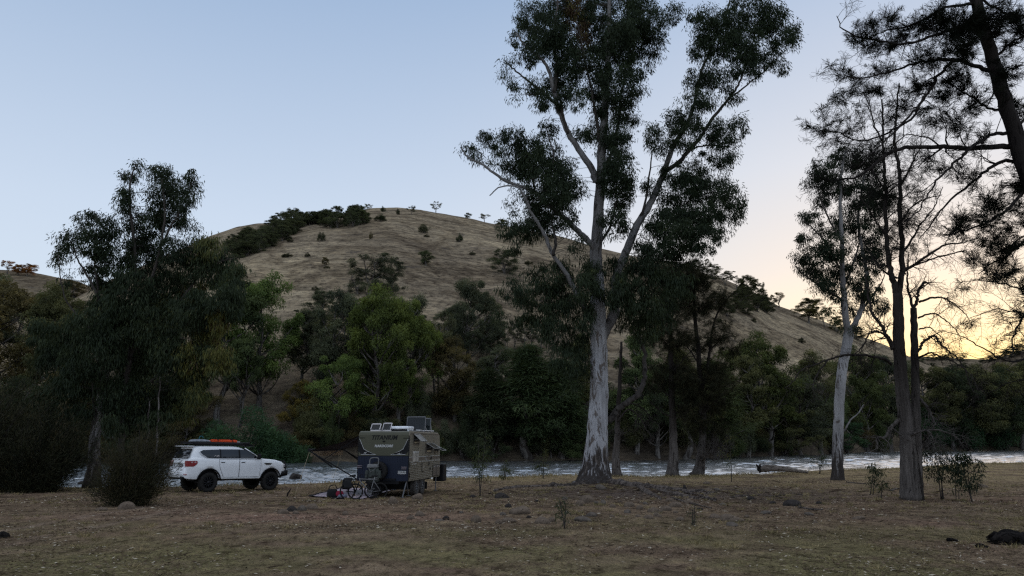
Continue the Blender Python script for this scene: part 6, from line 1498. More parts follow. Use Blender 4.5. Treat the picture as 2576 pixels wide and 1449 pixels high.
# spare wheel on its bracket
u, v = zc(1250, 905); SWX, SWZ = ux(u), vz(v)
sp = wheel(VAN, "spare_wheel", (SWX, -.20, SWZ), (0, -1, 0), .40, .24, M_RIM, M_RUBBER, .58, 10)
mb = MB(); mb.box((SWX, -.06, SWZ), (.22, .14, .22)); mb.box((SWX, -.05, ZB + .08), (1.5, .08, .08)); mb.build("spare_bracket", M_BLACK, VAN)
# side wall (right): cladding ribs, band, stripes
X = W2
mb = MB()
for i in range(11):
    z = ZB + .05 + i * .076; mb.add([(X, .04, z), (X, LC - .04, z), (X + .022, LC - .04, z + .022), (X + .022, .04, z + .022), (X + .022, LC - .04, z + .040), (X + .022, .04, z + .040), (X, .04, z + .058), (X, LC - .04, z + .058)], [(0, 1, 2, 3), (3, 2, 4, 5), (5, 4, 7, 6), (0, 3, 5, 6), (1, 7, 4, 2)])
mb.build("ribbed_cladding", M_KHAKI, VAN)
Z1, Z2 = vz(.475), vz(.375)
mb = MB(); mb.box((X + .003, LC / 2, (Z1 + Z2) / 2), (.008, LC - .06, Z1 - Z2)); mb.build("side_band", M_BAND, VAN)
mb = MB(); mb.box((X + .008, LC / 2, Z1), (.010, LC - .06, .022)); mb.box((X + .008, LC / 2, Z2), (.010, LC - .06, .022))
for k in (0, .10): mb.prism([(X + .009, 2.35 + k, Z1), (X + .009, 2.39 + k, Z1), (X + .009, 2.74 + k, Z2), (X + .009, 2.70 + k, Z2)], (.006, 0, 0))
mb.build("side_stripe", M_SILVER, VAN)
mb = MB(); mb.box((X + .008, LC / 2 - .1, ZT - .10), (.022, LC - .55, .035)); mb.box((X + .004, 2.5, 2.2), (.006, .012, 1.1)); mb.box((X + .004, 3.9, 2.35), (.006, .012, .7)); mb.box((X + .004, 1.35, 2.0), (.006, .012, 1.2)); mb.build("panel_joint", M_BAND, VAN)
def win(y0, y1, z0, z1, out=.42, drop=.30):
    w_ = empty("window", (X, (y0 + y1) / 2, (z0 + z1) / 2)); w_.parent = VAN; hy, hz2 = (y1 - y0) / 2, (z1 - z0) / 2
    mb = MB(); mb.box((.010, 0, 0), (.02, 2 * hy, 2 * hz2)); mb.build("opening", M_BLACK, w_)
    mb = MB(); t = .035
    for z in (-hz2, hz2): mb.box((.016, 0, z), (.036, 2 * hy + t, t))
    for y in (-hy, hy): mb.box((.016, y, 0), (.034, t, 2 * hz2 - t - .002))
    mb.build("frame", M_BAND, w_)
    mb = MB(); mb.box((.027, -.06 * hy, -hz2 * .62), (.012, 1.4 * hy, hz2 * .34)); mb.build("inner_blind", M_TAN, w_)
    # awning style sash propped open
    P = np.array([(.03, -hy, hz2 + .02), (.03, hy, hz2 + .02), (.03 + out, hy, hz2 - drop), (.03 + out, -hy, hz2 - drop)])
    mb = MB(); mb.prism(P, (.006, 0, .022)); s_ = mb.build("sash", M_CLEAR, w_)
    mb = MB(); Q = P + np.array((.006, 0, .026))
    for a, b in ((0, 1), (1, 2), (2, 3), (3, 0)): mb.tube([Q[a], Q[b]], .016, 5)
    mb.build("sash_frame", M_SASH, w_)
    for sgn in (-1, 1):
        mb = MB(); mb.tube([(.03, sgn * hy * .93, -hz2 * .1), (.03 + out * .62, sgn * hy * .93, hz2 - drop * .62)], .010, 5); mb.build("stay", M_GREYMET, w_)
win(.55, 1.42, vz(.735), vz(.925), .36, .30); win(2.55, 3.62, vz(.545), vz(.735), .40, .22); win(3.95, 4.70, vz(.545), vz(.655), .40, .16)
mb = MB(); mb.box((X + .014, .93, vz(.475)), (.034, .86, .50), bev=.012); hv = mb.build("fridge_vent", simple("vent_plastic", (.34, .31, .27), .6, 0, .45, 1.7), VAN)
mb = MB(); mb.box((X + .033, .93, vz(.475) + .215), (.016, .82, .06)); mb.build("vent_cap", M_SILVER, hv)
mb = MB(); mb.box((X + .033, .93, vz(.475) - .225), (.016, .80, .04)); mb.build("vent_foot", M_BAND, hv)
mb = MB(); mb.box((X + .006, .80, vz(.335)), (.008, .62, .085)); mb.build("sticker", M_SILVER, VAN)
for y0, y1, z0, z1, mt, nm in ((1.95, 2.30, vz(.16), vz(.33), M_KHAKI, "service_hatch"), (3.78, 4.36, vz(.03), vz(.27), M_BAND, "locker_door"), (4.42, 4.98, vz(.03), vz(.27), M_BAND, "locker_door")):
    mb = MB(); mb.box((X + .020, (y0 + y1) / 2, (z0 + z1) / 2), (.026, y1 - y0 + .03, z1 - z0 + .03)); mb.build(nm + "_seal", M_BLACK, VAN)
    mb = MB(); mb.box((X + .026, (y0 + y1) / 2, (z0 + z1) / 2), (.034, y1 - y0 - .01, z1 - z0 - .01), bev=.01); d = mb.build(nm, mt, VAN)
    mb = MB(); 
    for q in ((.25, .75) if nm == "locker_door" else (.5,)): mb.box((X + .050, y0 + (y1 - y0) * q, z1 - .07 if nm == "locker_door" else (z0 + z1) / 2), (.02, .05, .05), bev=.008)
    mb.build("latch", M_SILVER, d)
for y, z in ((3.45, vz(.425)), (3.3, vz(.20)), (.09, vz(.33)), (.09, vz(.12)), (3.1, vz(.31))):
    mb = MB(); mb.box((X + .024, y, z), (.03, .11 if y > 1 else .05, .12 if y > 1 else .22), bev=.012); mb.build("fitting", M_BLACK, VAN)
# running gear
mb = MB(); mb.box((0, LC / 2, ZB - .06), (1.5, LC, .13)); mb.box((0, 1.9, .40), (1.7, 1.9, .26))
for y in (1.5, 2.36): mb.tube([(-.95, y, .36), (.95, y, .36)], .05, 8)
mb.box((-.35, .6, .34), (.5, .9, .22)); mb.box((.45, 3.6, .34), (.7, .9, .22)); mb.tube([(-.5, LC, ZB - .04), (0, LC + 1.3, .48)], .06, 6); mb.tube([(.5, LC, ZB - .04), (0, LC + 1.3, .48)], .06, 6)
mb.build("chassis", M_BLACK, VAN)
for sgn in (-1, 1):
    mb = MB(); mb.add([(sgn * (W2 - .30), .95, ZB), (sgn * (W2 - .02), .95, ZB), (sgn * (W2 - .02), 2.95, ZB), (sgn * (W2 - .30), 2.95, ZB)], [(0, 1, 2, 3)]); mb.build("wheel_well", M_BLACK, VAN)
    for y in (1.48, 2.36): wheel(VAN, "wheel", (sgn * (W2 - .17), y, .39), (sgn, 0, 0), .39, .25, M_GREYMET, M_DUSTY, .56, 8)
    mb = MB(); mb.box((sgn * (W2 - .16), 3.02, .36), (.26, .012, .34)); mb.build("mudflap", M_BLACK, VAN)
# stabiliser legs
for p in ([(W2 - .12, .12, ZB), (W2 - .20, -.16, .0)], [(W2 - .12, .12, ZB), (W2 - .16, .62, .03)], [(W2 - .12, LC - .25, ZB), (W2 - .12, LC - .30, .0)], [(-W2 + .15, .15, ZB), (-W2 + .22, -.05, 0)], [(-W2 + .12, LC - .25, ZB), (-W2 + .12, LC - .3, 0)]):
    mb = MB(); mb.tube(p, .028, 6); mb.box((p[1][0], p[1][1], .012 + p[1][2]), (.16, .16, .02)); mb.build("stabiliser_leg", M_GREYMET, VAN)
mb = MB(); mb.box((W2 - .10, LC + .42, .86), (.55, .62, .86), bev=.05); mb.build("storage_box", M_BLACK, VAN)
# roof gear
mb = MB(); mb.box((.42, 1.15, ZT + .155), (.95, .95, .15), bev=.06); mb.box((.42, 1.15, ZT + .05), (.88, .88, .10), bev=.02); ac = mb.build("air_conditioner", simple("white_shell", (.80, .82, .86), .35), VAN, True)
mb = MB(); mb.box((.42, .69, ZT + .055), (.86, .03, .085)); mb.build("intake_grille", M_BLACK, ac)
def hatch(x, y, w_, d_, h_, ang, white=True, name="roof_hatch"):
    r = empty(name, (x, y, ZT)); r.parent = VAN
    mb = MB(); mb.box((0, 0, .03), (w_, d_, .07), bev=.02); mb.build("hatch_base", M_LAMPW, r)
    c, s_ = math.cos(ang), math.sin(ang); rot = np.array([(1, 0, 0), (0, c, -s_), (0, s_, c)])
    mb = MB(); mb.box(np.array((0, -d_ / 2, .07)) + rot @ np.array((0, h_ / 2, 0)), (w_ * .93, h_ * .93, .02), rot=rot, bev=.008); mb.build("lid", M_CLEAR, r)
    mb = MB(); t = .035
    for sx in (-1, 1): mb.box(np.array((0, -d_ / 2, .07)) + rot @ np.array((sx * (w_ / 2 - t / 2), h_ / 2, .004)), (t, h_, .05), rot=rot, bev=.012)
    mb.box(np.array((0, -d_ / 2, .07)) + rot @ np.array((0, h_ - t / 2, .004)), (w_ - 2 * t - .004, t * 1.5, .05), rot=rot, bev=.012)
    mb.build("lid_frame", M_GREYMET if not white else M_LAMPW, r)
    mb = MB(); mb.tube([(w_ * .42, d_ * .3, .06), np.array((w_ * .42, -d_ / 2, .07)) + rot @ np.array((0, h_ * .6, 0))], .010, 5); mb.build("lid_strut", M_SILVER, r); return r
hatch(-.55, .55, .46, .42, .33, R(52)); hatch(-.10, .80, .42, .42, .36, R(56))
hatch(.62, 3.05, .95, .62, .66, R(82), False); hatch(1.0 - .12, 4.05, .30, .40, .62, R(80), False)
for x, y, s_ in ((.98, 2.1, .24), (1.02, 2.9, .16), (1.0, 3.6, .14), (.95, 4.3, .20)):
    mb = MB(); mb.box((x, y, ZT + .045), (s_, s_ * 1.4, .09), bev=.02); mb.build("roof_vent", M_SILVER, VAN)
mb = MB(); mb.tube([(1.08, .30, ZT + .02), (1.12, 4.4, ZT + .02)], .016, 5); mb.build("roof_rail", M_BLACK, VAN)
# awning on the far side, with its arms, valance and guy ropes
AX, AZ0, AZ1 = -W2, ZT - .16, 2.02
y0, y1 = .35, 4.3; OUT = 2.45
Vv = []; 
for i in range(13):
    for j in range(9):
        f = j / 8; y = y0 + (y1 - y0) * i / 12
        Vv.append((AX - OUT * f, y, AZ0 + (AZ1 - AZ0) * f - .10 * math.sin(math.pi * f) * (.6 + .4 * math.sin(math.pi * i / 12))))
Ff = [(i * 9 + j, i * 9 + j + 1, (i + 1) * 9 + j + 1, (i + 1) * 9 + j) for i in range(12) for j in range(8)]
aw = mesh_obj("awning", Vv, Ff, M_CANVAS, VAN, True)
mb = MB(); mb.tube([(AX - OUT, y0 - .08, AZ1), (AX - OUT, y1 + .05, AZ1)], .055, 10); mb.cyl((AX - OUT, y0 - .10, AZ1), (0, 1, 0), .075, .05, 12); mb.build("awning_roller", M_BLACK, aw)
mb = MB(); Vv = []; Ff = []
for i in range(17):
    y = y0 + .10 + (y1 - y0 - .2) * i / 16; Vv += [(AX - OUT - .02, y, AZ1 - .05), (AX - OUT - .03 + .015 * math.sin(i * 2.1), y, AZ1 - .29)]
Ff = [(2 * i, 2 * i + 2, 2 * i + 3, 2 * i + 1) for i in range(16)]; mb.add(Vv, Ff); mb.build("valance", M_TAN, aw)
for y in (y0 - .06, y1 + .02):
    mb = MB(); mb.tube([(AX - OUT, y, AZ1 - .03), (AX - .02, y, .70)], .026, 6); mb.tube([(AX - OUT, y + .03, AZ1 - .03), (AX - OUT * .55, y + .03, 1.28)], .036, 6); mb.tube([(AX - OUT * .70, y + .03, 1.62), (AX - .03, y + .03, AZ0 - .05)], .018, 5); mb.build("awning_arm", M_BLACK, aw)
for y in (y0 - .05, y1 - .2):
    mb = MB(); mb.tube([(AX - OUT, y, AZ1 - .04), (AX - OUT - .55, y - .1, .02)], .008, 5); mb.build("guy_rope", M_TAN, aw)

# ------------------------------------------------------------------ rucksack shaped rubbish bag hung on the spare wheel
o_ = vanworld((SWX - .16, -.36, SWZ))
BG = tag(empty("canvas_bag", o_, -PHI), "grey canvas rubbish bag with pockets hung on the caravan's spare wheel", "bag")
def soft(c, d, bev): 
    bm = bmesh.new(); bmesh.ops.create_cube(bm, size=1)
    for v in bm.verts: v.co = Vector((v.co.x * d[0] * (1.0 if v.co.z < 0 else .86), v.co.y * d[1] * (1.15 if v.co.z < 0 else .8), v.co.z * d[2]))
    bmesh.ops.bevel(bm, geom=bm.edges[:], offset=bev, segments=3, affect='EDGES', profile=.6); bm.verts.index_update()
    V = np.array([tuple(v.co) for v in bm.verts]); V += rr.normal(size=V.shape) * .006; F = [tuple(v.index for v in f.verts) for f in bm.faces]; bm.free(); return V + np.array(c), F
mb = MB(); mb.add(*soft((0, 0, -.16), (.52, .26, .62), .09)); mb.build("sack", M_BAGG, BG, True)
mb = MB(); mb.add(*soft((-.02, -.05, .22), (.52, .24, .16), .06)); mb.build("top_flap", M_BAGL, BG, True)
for sx in (-1, 1):
    mb = MB(); mb.add(*soft((sx * .27, -.04, -.14), (.18, .20, .34), .06)); mb.build("side_pocket", M_BAGG, BG, True)
mb = MB(); mb.add(*soft((0, -.15, -.10), (.28, .10, .34), .04)); mb.build("front_pocket", M_BAGG, BG, True)
mb = MB()
for z in (-.30, -.36): mb.tube([(-.29, -.10, z + .03), (-.14, -.19, z - .01), (.12, -.20, z - .01), (.29, -.10, z + .04)], .016, 5)
mb.tube([(-.16, -.15, .12), (-.06, -.21, -.05), (.14, -.16, .12)], .012, 5); mb.build("strap", M_BAGL, BG, True)
mb = MB(); mb.tube(smooth_path(np.array([(-.20, .02, .25), (-.20, .05, .48), (-.12, .06, .55), (.12, .06, .56), (.19, .05, .50), (.20, .02, .25)]), 4), .026, 6); mb.build("hanging_loop", M_BAGL, BG, True)

# ------------------------------------------------------------------ picnic mat, bag, bicycles
M_MAT = None
def mat_weave():
    m, nt, out = new_mat("pink_woven_mat"); p = N(nt, "ShaderNodeBsdfPrincipled"); L(nt, p.outputs[0], out.inputs[0]); p.inputs['Roughness'].default_value = .9
    tc = N(nt, "ShaderNodeTexCoord"); wv = N(nt, "ShaderNodeTexWave", i_Scale=2.6, i_Distortion=5.0, i_Detail=2.0); L(nt, tc.outputs['Object'], wv.inputs['Vector'])
    r = ramp(nt, wv.outputs[0], [(.2, (.27, .20, .23)), (.6, (.44, .38, .41))]); L(nt, r.outputs[0], p.inputs['Base Color']); return m
corners = [gnd(777, 1250), gnd(858, 1229), gnd(1000, 1229), gnd(905, 1257)]
Vv = []; n1 = 14
for i in range(n1):
    for j in range(n1):
        s_, t = i / (n1 - 1), j / (n1 - 1); q = (1 - s_) * ((1 - t) * corners[0] + t * corners[1]) + s_ * ((1 - t) * corners[3] + t * corners[2])
        Vv.append((q[0], q[1], float(hz(q[0], q[1])) + .035 + .012 * math.sin(i * 1.9) * math.cos(j * 1.3)))
Vv = np.array(Vv); c0 = Vv.mean(0)
Ff = [(i * n1 + j, (i + 1) * n1 + j, (i + 1) * n1 + j + 1, i * n1 + j + 1) for i in range(n1 - 1) for j in range(n1 - 1)]
mo = mesh_obj("ground_mat", Vv - c0, Ff, mat_weave(), None, True); mo.location = c0; tag(mo, "pale pink patterned ground mat spread beside and under the caravan", "mat")
mb = MB(); edge = [Vv[i * n1] for i in range(n1)] + [Vv[(n1 - 1) * n1 + j] for j in range(1, n1)]; mb.tube([p - c0 + np.array((0, 0, .01)) for p in Vv.reshape(n1, n1, 3)[:, 0]] , .02, 5); mb.tube([p - c0 + np.array((0, 0, .01)) for p in Vv.reshape(n1, n1, 3)[0, :]], .03, 5); mb.build("hem", M_SEAM, mo)
pb = gnd(835, 1254); BB = tag(empty("carry_bag", (pb[0], pb[1], pb[2] + .05), .3), "black carry bag with red cloth spilling out on the pink mat", "bag")
mb = MB(); mb.add(*soft((0, 0, .17), (.46, .30, .34), .08)); mb.build("bag_body", M_BLACK, BB, True)
mb = MB(); mb.tube(smooth_path(np.array([(-.15, -.05, .32), (-.10, -.06, .46), (.10, -.04, .50), (.20, -.02, .34)]), 4), .02, 5); mb.build("handle", M_BLACK, BB, True)
mb = MB(); mb.add(*soft((.30, -.06, .16), (.34, .26, .20), .07)); mb.build("red_cloth", simple("dark_red_cloth", (.22, .018, .040), .9, 0, .3), BB, True)
mb = MB(); mb.add(*soft((.42, -.14, .07), (.40, .24, .10), .04)); mb.build("grey_cloth", simple("blue_grey_cloth", (.13, .15, .20), .9, 0, .3), BB, True)

def bicycle(loc, heading, lean, label, frame_mat, pannier=False, r=.335, yaw=0.0):
    """x along the bike, rear wheel at -.5, front wheel at +.55"""
    root = tag(empty("bicycle", loc), label, "bicycle"); root.rotation_euler = Euler((lean, 0, heading), 'XYZ')
    B_, H_, S_, RR, FFk = (-.08, 0, .28), (.38, 0, .78), (-.24, 0, .80), (-.50, 0, r), (.55, 0, r)
    mb = MB()
    for a, b, q in ((B_, H_, .022), (S_, (.37, 0, .84), .019), (B_, S_, .018), ((.38, 0, .78), (.36, 0, .88), .024)): mb.tube([a, b], q, 7)
    for sy in (-.05, .05): mb.tube([(RR[0], sy, r), (B_[0], sy * .4, B_[2])], .011, 5); mb.tube([(RR[0], sy, r), (-.22, sy * .4, .76)], .010, 5)
    mb.build("frame", frame_mat, root, True)
    mb = MB()
    for sy in (-.055, .055): mb.tube([(FFk[0], sy, r), (.43, sy, .62), (.40, sy * .5, .72)], .016, 6)
    mb.build("fork", M_BLACK, root, True)
    for cx in (RR, FFk):
        wh = empty("wheel", cx); wh.parent = root
        mb = MB(); mb.torus((0, 0, 0), (0, 1, 0), r - .022, .024, 40, 8); mb.build("tyre", M_RUBBER, wh, True)
        mb = MB(); mb.torus((0, 0, 0), (0, 1, 0), r - .055, .011, 36, 5); mb.cyl((0, 0, 0), (0, 1, 0), .025, .10, 10)
        for i in range(18):
            t = 2 * math.pi * i / 18; mb.tube([(0, .03 * (1 if i % 2 else -1), 0), (math.cos(t) * (r - .055), 0, math.sin(t) * (r - .055))], .0035, 3)
        mb.build("rim", M_BLACK, wh, True)
    mb = MB(); mb.tube(smooth_path(np.array([(.30, -.30, 1.0), (.35, -.18, 1.02), (.36, 0, .98), (.35, .18, 1.02), (.30, .30, 1.0)]), 4), .014, 6); mb.tube([(.36, 0, .86), (.36, 0, .98)], .016, 6)
    mb.build("handlebar", M_BLACK, root, True)
    mb = MB(); mb.tube([(-.24, 0, .78), (-.27, 0, .93)], .014, 6); mb.build("seat_post", M_SILVER, root, True)
    mb = MB(); mb.add(*soft((-.27, 0, .96), (.27, .15, .06), .025)); mb.build("saddle", M_BLACK, root, True)
    mb = MB(); mb.cyl((-.08, -.06, .28), (0, 1, 0), .10, .012, 20); mb.tube([(-.08, -.08, .28), (.03, -.09, .16)], .011, 5); mb.tube([(-.08, .08, .28), (-.19, .09, .40)], .011, 5); mb.box((.03, -.13, .155), (.10, .07, .02)); mb.box((-.19, .13, .405), (.10, .07, .02)); mb.build("crank", M_GREYMET, root)
    if pannier:
        mb = MB(); mb.add(*soft((-.52, -.13, .60), (.34, .16, .34), .05)); mb.add(*soft((-.52, .13, .60), (.34, .16, .34), .05)); mb.add(*soft((-.48, 0, .82), (.38, .30, .12), .04)); mb.build("pannier_bag", M_BLACK, root, True)
    return root
b1 = gnd(884, 1256); bicycle((b1[0] + .28, b1[1] + .22, b1[2] - .01), R(28), R(-9), "black bicycle with saddlebags leaning nearest the awning side of the caravan's tail", M_BLACK, True)
b2 = gnd(922, 1256); bicycle((b2[0] + .05, b2[1] + .15, b2[2] - .01), R(205), R(9), "pale-framed bicycle leaning behind the black one under the caravan's tail", simple("pale_frame_paint", (.16, .16, .16), .4), False)
# ------------------------------------------------------------------ stones
M_STONE = mat_bark("river_stone", [(.175, .135, .102), (.112, .087, .066), (.05, .040, .033)], patch=.60, sc=(2.0, 2.0, 2.0), bump=.6)
M_STONE2 = mat_bark("dark_stone", [(.060, .052, .048), (.036, .032, .030), (.018, .016, .015)], patch=.58, sc=(2.0, 2.0, 2.0), bump=.8)
M_STONE3 = mat_bark("blue_grey_stone", [(.140, .118, .098), (.088, .075, .063), (.045, .038, .033)], patch=.62, sc=(1.6, 1.6, 1.6), bump=.5)
def stone_mesh(seed, mat):
    rng = np.random.default_rng(seed); bm = bmesh.new(); bmesh.ops.create_icosphere(bm, subdivisions=3, radius=.5)
    V = np.array([tuple(v.co) for v in bm.verts]); F = [tuple(v.index for v in f.verts) for f in bm.faces]; bm.free()
    for _ in range(7):
        n = unit(rng.normal(size=3)); d = V @ n; lim = rng.uniform(.30, .44); V = V - np.maximum(d - lim, 0)[:, None] * n * .85
    V = V * (1 + .05 * fbm(V[:, 0] * 5 + seed, V[:, 1] * 5 + V[:, 2] * 4, 3, seed))[:, None]
    me = bpy.data.meshes.new("stone"); me.from_pydata(V.tolist(), [], F); me.materials.append(mat)
    me.polygons.foreach_set("use_smooth", np.ones(len(me.polygons), bool)); return me
SM = {k: [stone_mesh(500 + i + 20 * q, m_) for i in range(5)] for q, (k, m_) in enumerate((('b', M_STONE), ('d', M_STONE2), ('g', M_STONE3)))}
SR = random.Random(9)
def stone(dx, dy, w_, h_, label, col='b', group=None, Y=None, z=None, name="stone"):
    p = gnd(dx, dy + h_ * .15) if Y is None else at(dx, dy, Y)
    if z is not None: p[2] = z
    W_, H_ = px2m(w_, p[1]) * 1.02, px2m(h_, p[1]) * 1.25
    o = bpy.data.objects.new(name, SR.choice(SM[col])); COL.objects.link(o)
    o.location = (p[0], p[1] + W_ * .25, p[2] + H_ * .08); o.scale = (W_ * 1.04, W_ * SR.uniform(.7, 1.0), H_ * 1.15); o.rotation_euler = (SR.uniform(-.15, .15), SR.uniform(-.15, .15), SR.uniform(-.5, .5))
    return tag(o, label, "stone", group)
BIG = [(1307, 1290, 52, 24, "largest low rounded boulder in the stones left of the grey sapling", 'b'), (1262, 1251, 38, 17, "dark flat stone alone between the tallest sapling and the tall gum", 'd'), (987, 1264, 23, 22, "upright brown stone below the caravan's bicycles", 'b'),
       (1049, 1254, 27, 20, "brown stone beside the caravan's right wheels", 'b'), (1055, 1297, 25, 15, "low brown stone at the right end of the red sand", 'b'), (1032, 1305, 20, 11, "small buried stone beside the red sand, left of a low brown one", 'b'),
       (1105, 1311, 26, 8, "pale flat stone lying alone in the litter below the caravan", 'g'), (1122, 1305, 18, 9, "dark stone just behind the pale flat one", 'd'), (1197, 1311, 27, 20, "round mossy brown stone alone below the tallest sapling", 'b'),
       (1255, 1316, 18, 13, "small round stone right of the mossy one", 'b'), (1279, 1276, 18, 12, "small dark stone above the largest boulder", 'd'), (1364, 1314, 38, 18, "broad brown stone left of the grey sapling's foot", 'b'),
       (1469, 1310, 44, 14, "blue-grey square slab right of the grey sapling", 'g'), (1477, 1261, 34, 22, "biggest brown stone below the tall gum's roots", 'b'), (1460, 1270, 23, 16, "brown round stone left of the biggest one below the tall gum", 'b'),
       (1517, 1267, 17, 14, "grey stone two places right of the biggest one below the tall gum", 'g'), (1500, 1266, 14, 9, "small pale stone tucked beside the biggest one below the tall gum", 'g'), (1512, 1230, 28, 18, "mossy grey stone lodged against the tall gum's foot", 'g'),
       (1649, 1288, 36, 18, "large brown stone at the right end of the root line", 'b'), (1632, 1304, 25, 12, "flat brown stone in front of the large one below the roots", 'b'), (1702, 1273, 32, 15, "brown stone at the tip of the long root", 'b'),
       (1999, 1271, 46, 19, "dark rounded boulder alone in front of the double trunk's left", 'd'), (1844, 1308, 62, 20, "broad half-buried pinkish boulder in the right foreground", 'b'), (1842, 1322, 32, 11, "grey stone in front of the half-buried boulder", 'g'),
       (1725, 1232, 12, 18, "small upright pointed dark stone on the root mound", 'd'), (2475, 1225, 25, 13, "brown stone on the bank behind the dark leafy saplings", 'b'), (313, 1278, 38, 22, "square pale brown stone at the foot of the feathery bush", 'b'),
       (250, 1283, 28, 9, "flat stone left of the square one by the feathery bush", 'b'), (783, 1279, 31, 18, "right-hand brown stone of the small fire ring by the mat", 'b'), (757, 1283, 25, 16, "middle grey stone of the small fire ring by the mat", 'g'),
       (733, 1285, 27, 17, "dark stone of the small fire ring by the mat", 'd'), (710, 1291, 27, 14, "left-hand brown stone of the small fire ring by the mat", 'b'), (742, 1291, 16, 10, "smallest front stone of the small fire ring by the mat", 'b'),
       (137, 1231, 34, 11, "pale stone at the river's edge behind the left bushes", 'g'), (868, 1293, 15, 11, "small brown stone at the upper edge of the red sand", 'b')]
for dx, dy, w_, h_, lb_, c in BIG: stone(dx, dy, w_, h_, lb_, c)
SMALL = [(1264, 1295, 18, 9), (1279, 1311, 38, 12), (1389, 1310, 18, 12), (1542, 1275, 16, 11), (1489, 1298, 30, 13), (1460, 1289, 14, 8), (1584, 1273, 27, 14), (1610, 1280, 18, 13), (1579, 1290, 20, 12), (1655, 1298, 22, 13), (1677, 1283, 28, 14), (1685, 1260, 18, 12), (1712, 1308, 20, 11), (1422, 1256, 16, 9), (1190, 1250, 18, 8), (1784, 1235, 20, 10), (1759, 1236, 13, 9), (1805, 1234, 18, 10), (1779, 1217, 18, 8), (1890, 1256, 20, 10), (1860, 1241, 15, 9), (1735, 1265, 24, 11), (1944, 1266, 18, 8), (2063, 1267, 18, 8), (2040, 1295, 26, 8), (2164, 1305, 30, 8), (1800, 1301, 28, 11), (1930, 1291, 28, 8), (2053, 1316, 14, 6), (1540, 1300, 14, 8), (1425, 1290, 12, 7), (1350, 1262, 12, 6), (1700, 1290, 14, 8), (1625, 1268, 14, 9), (1762, 1282, 16, 9), (1820, 1270, 16, 8), (1330, 1302, 12, 7), (1240, 1300, 10, 6), (1160, 1290, 12, 6), (1560, 1262, 12, 8), (1605, 1300, 14, 8), (1880, 1300, 14, 7)]
for i, (dx, dy, w_, h_) in enumerate(SMALL):
    stone(dx, dy, w_, h_, "small rounded stone strewn over the litter below the tall gum and its roots", SR.choice('bbbdg'), "small stones below the tall gum")
stone(742, 1183, 30, 15, "dark wet boulder standing in the rapids in front of the car", 'd', Y=62, z=WATER_Z + .15)
for dx, dy, w_, lb_ in [(60, 1190, 26, "wet stone in the rapids behind the leftmost bush"), (205, 1196, 22, "wet stone in the rapids beside the leafy gum's trunk"), (860, 1176, 16, "small wet stone breaking the rapids behind the awning arm")]:
    stone(dx, dy, w_, 8, lb_, 'd', Y=55, z=WATER_Z + .05)

# ------------------------------------------------------------------ logs, driftwood, stump
M_DRIFT = mat_bark("driftwood", [(.24, .205, .175), (.15, .125, .105), (.06, .048, .04)], patch=.56, sc=(1.2, 6, 6), bump=1.0)
M_CHAR = mat_bark("charred_wood", [(.028, .024, .022), (.016, .014, .013), (.008, .007, .007)], patch=.5, sc=(3, 3, 3), bump=1.0)
Yl_ = gnd(1960, 1200)[1] + 2.0
P = [at(1912, 1180, Yl_), at(1935, 1178, Yl_), at(1965, 1179, Yl_), at(1995, 1183, Yl_ + .4), at(2032, 1188, Yl_ + 1.0)]
LG = tag(empty("driftwood_log", P[1]), "long pale driftwood log lying at the water with a knotted end", "log")
Q = smooth_path(np.array(P), 5); V, F = tube_geo(Q, np.interp(np.linspace(0, 1, len(Q)), [0, .15, .5, 1], [.22, .27, .22, .09]), 12, True, .12, rr); mesh_obj("log", V - P[1], F, M_DRIFT, LG, True)
mb = MB()
for i in range(9):
    a = rr.normal(size=3); a[0] = -abs(a[0]) * .6; a = unit(a); mb.tube(np.array([(0, 0, 0), a * .2, a * .34 + rr.normal(size=3) * .05]) + (P[0] - P[1]), [.16, .11, .04], 6)
mb.build("root_end", M_DARKBARK, LG, True)
def branch(pts, r0, r1, label, mat=M_DRIFT, name="fallen_branch", group=None, lift=.05, Y=None):
    if Y is None: Q = ground_path(pts, lift)
    else: Q = smooth_path(np.array([at(x, y, Y) for x, y in pts]), 4)
    c = Q.mean(0); V, F = tube_geo(Q, np.linspace(r0, r1, len(Q)), 7, True, .15, rr); o = mesh_obj(name, V - c, F, mat, None, True); o.location = c; return tag(o, label, "branch", group)
for pts, r0, lb_ in [([(1720, 1240), (1760, 1248), (1800, 1262)], .07, "dark fallen branch right of the long root below the river oaks"), ([(1690, 1255), (1740, 1268), (1790, 1280)], .05, "thin fallen branch among stones below the long root"), ([(1840, 1252), (1890, 1247), (1950, 1250), (1985, 1256)], .035, "long thin fallen branch left of the dark boulder"), ([(2010, 1278), (2040, 1283), (2070, 1284)], .05, "short dark branch right of the dark boulder"), ([(2240, 1236), (2256, 1231), (2272, 1232)], .06, "dark broken branch at the left foot of the double trunk"), ([(2130, 1214), (2165, 1217), (2185, 1219)], .05, "low branch running right from the slim gum's foot"), ([(1960, 1247), (2000, 1244), (2035, 1248)], .03, "thin branch behind the dark boulder")]:
    branch(pts, r0, r0 * .35, lb_, M_ROOT, lift=r0 * .5)
pst = gnd(722, 1248)
mb = MB(); mb.tube(np.array([(0, 0, -.05), (.03, 0, .12), (.10, .02, .22), (.16, .02, .34)]), [.035, .04, .03, .008], 6); o = mb.build("stick", M_DARKBARK, None, True); o.location = pst; tag(o, "short dark stick poking out of the ground in front of the car", "stick")
mb = MB(); mb.tube(np.array([(-.06, 0, 0), (.02, 0, .10), (.12, .02, .22)]), [.02, .022, .01], 6); o = mb.build("stick", M_DARKBARK, None, True); p = gnd(866, 1226); o.location = p; tag(o, "short dark stick behind the mat near the driftwood heap", "stick")
M_RUST = mat_bark("reddish_driftwood", [(.20, .125, .10), (.125, .078, .062), (.05, .035, .03)], patch=.55, sc=(3, 3, 3), bump=.8)
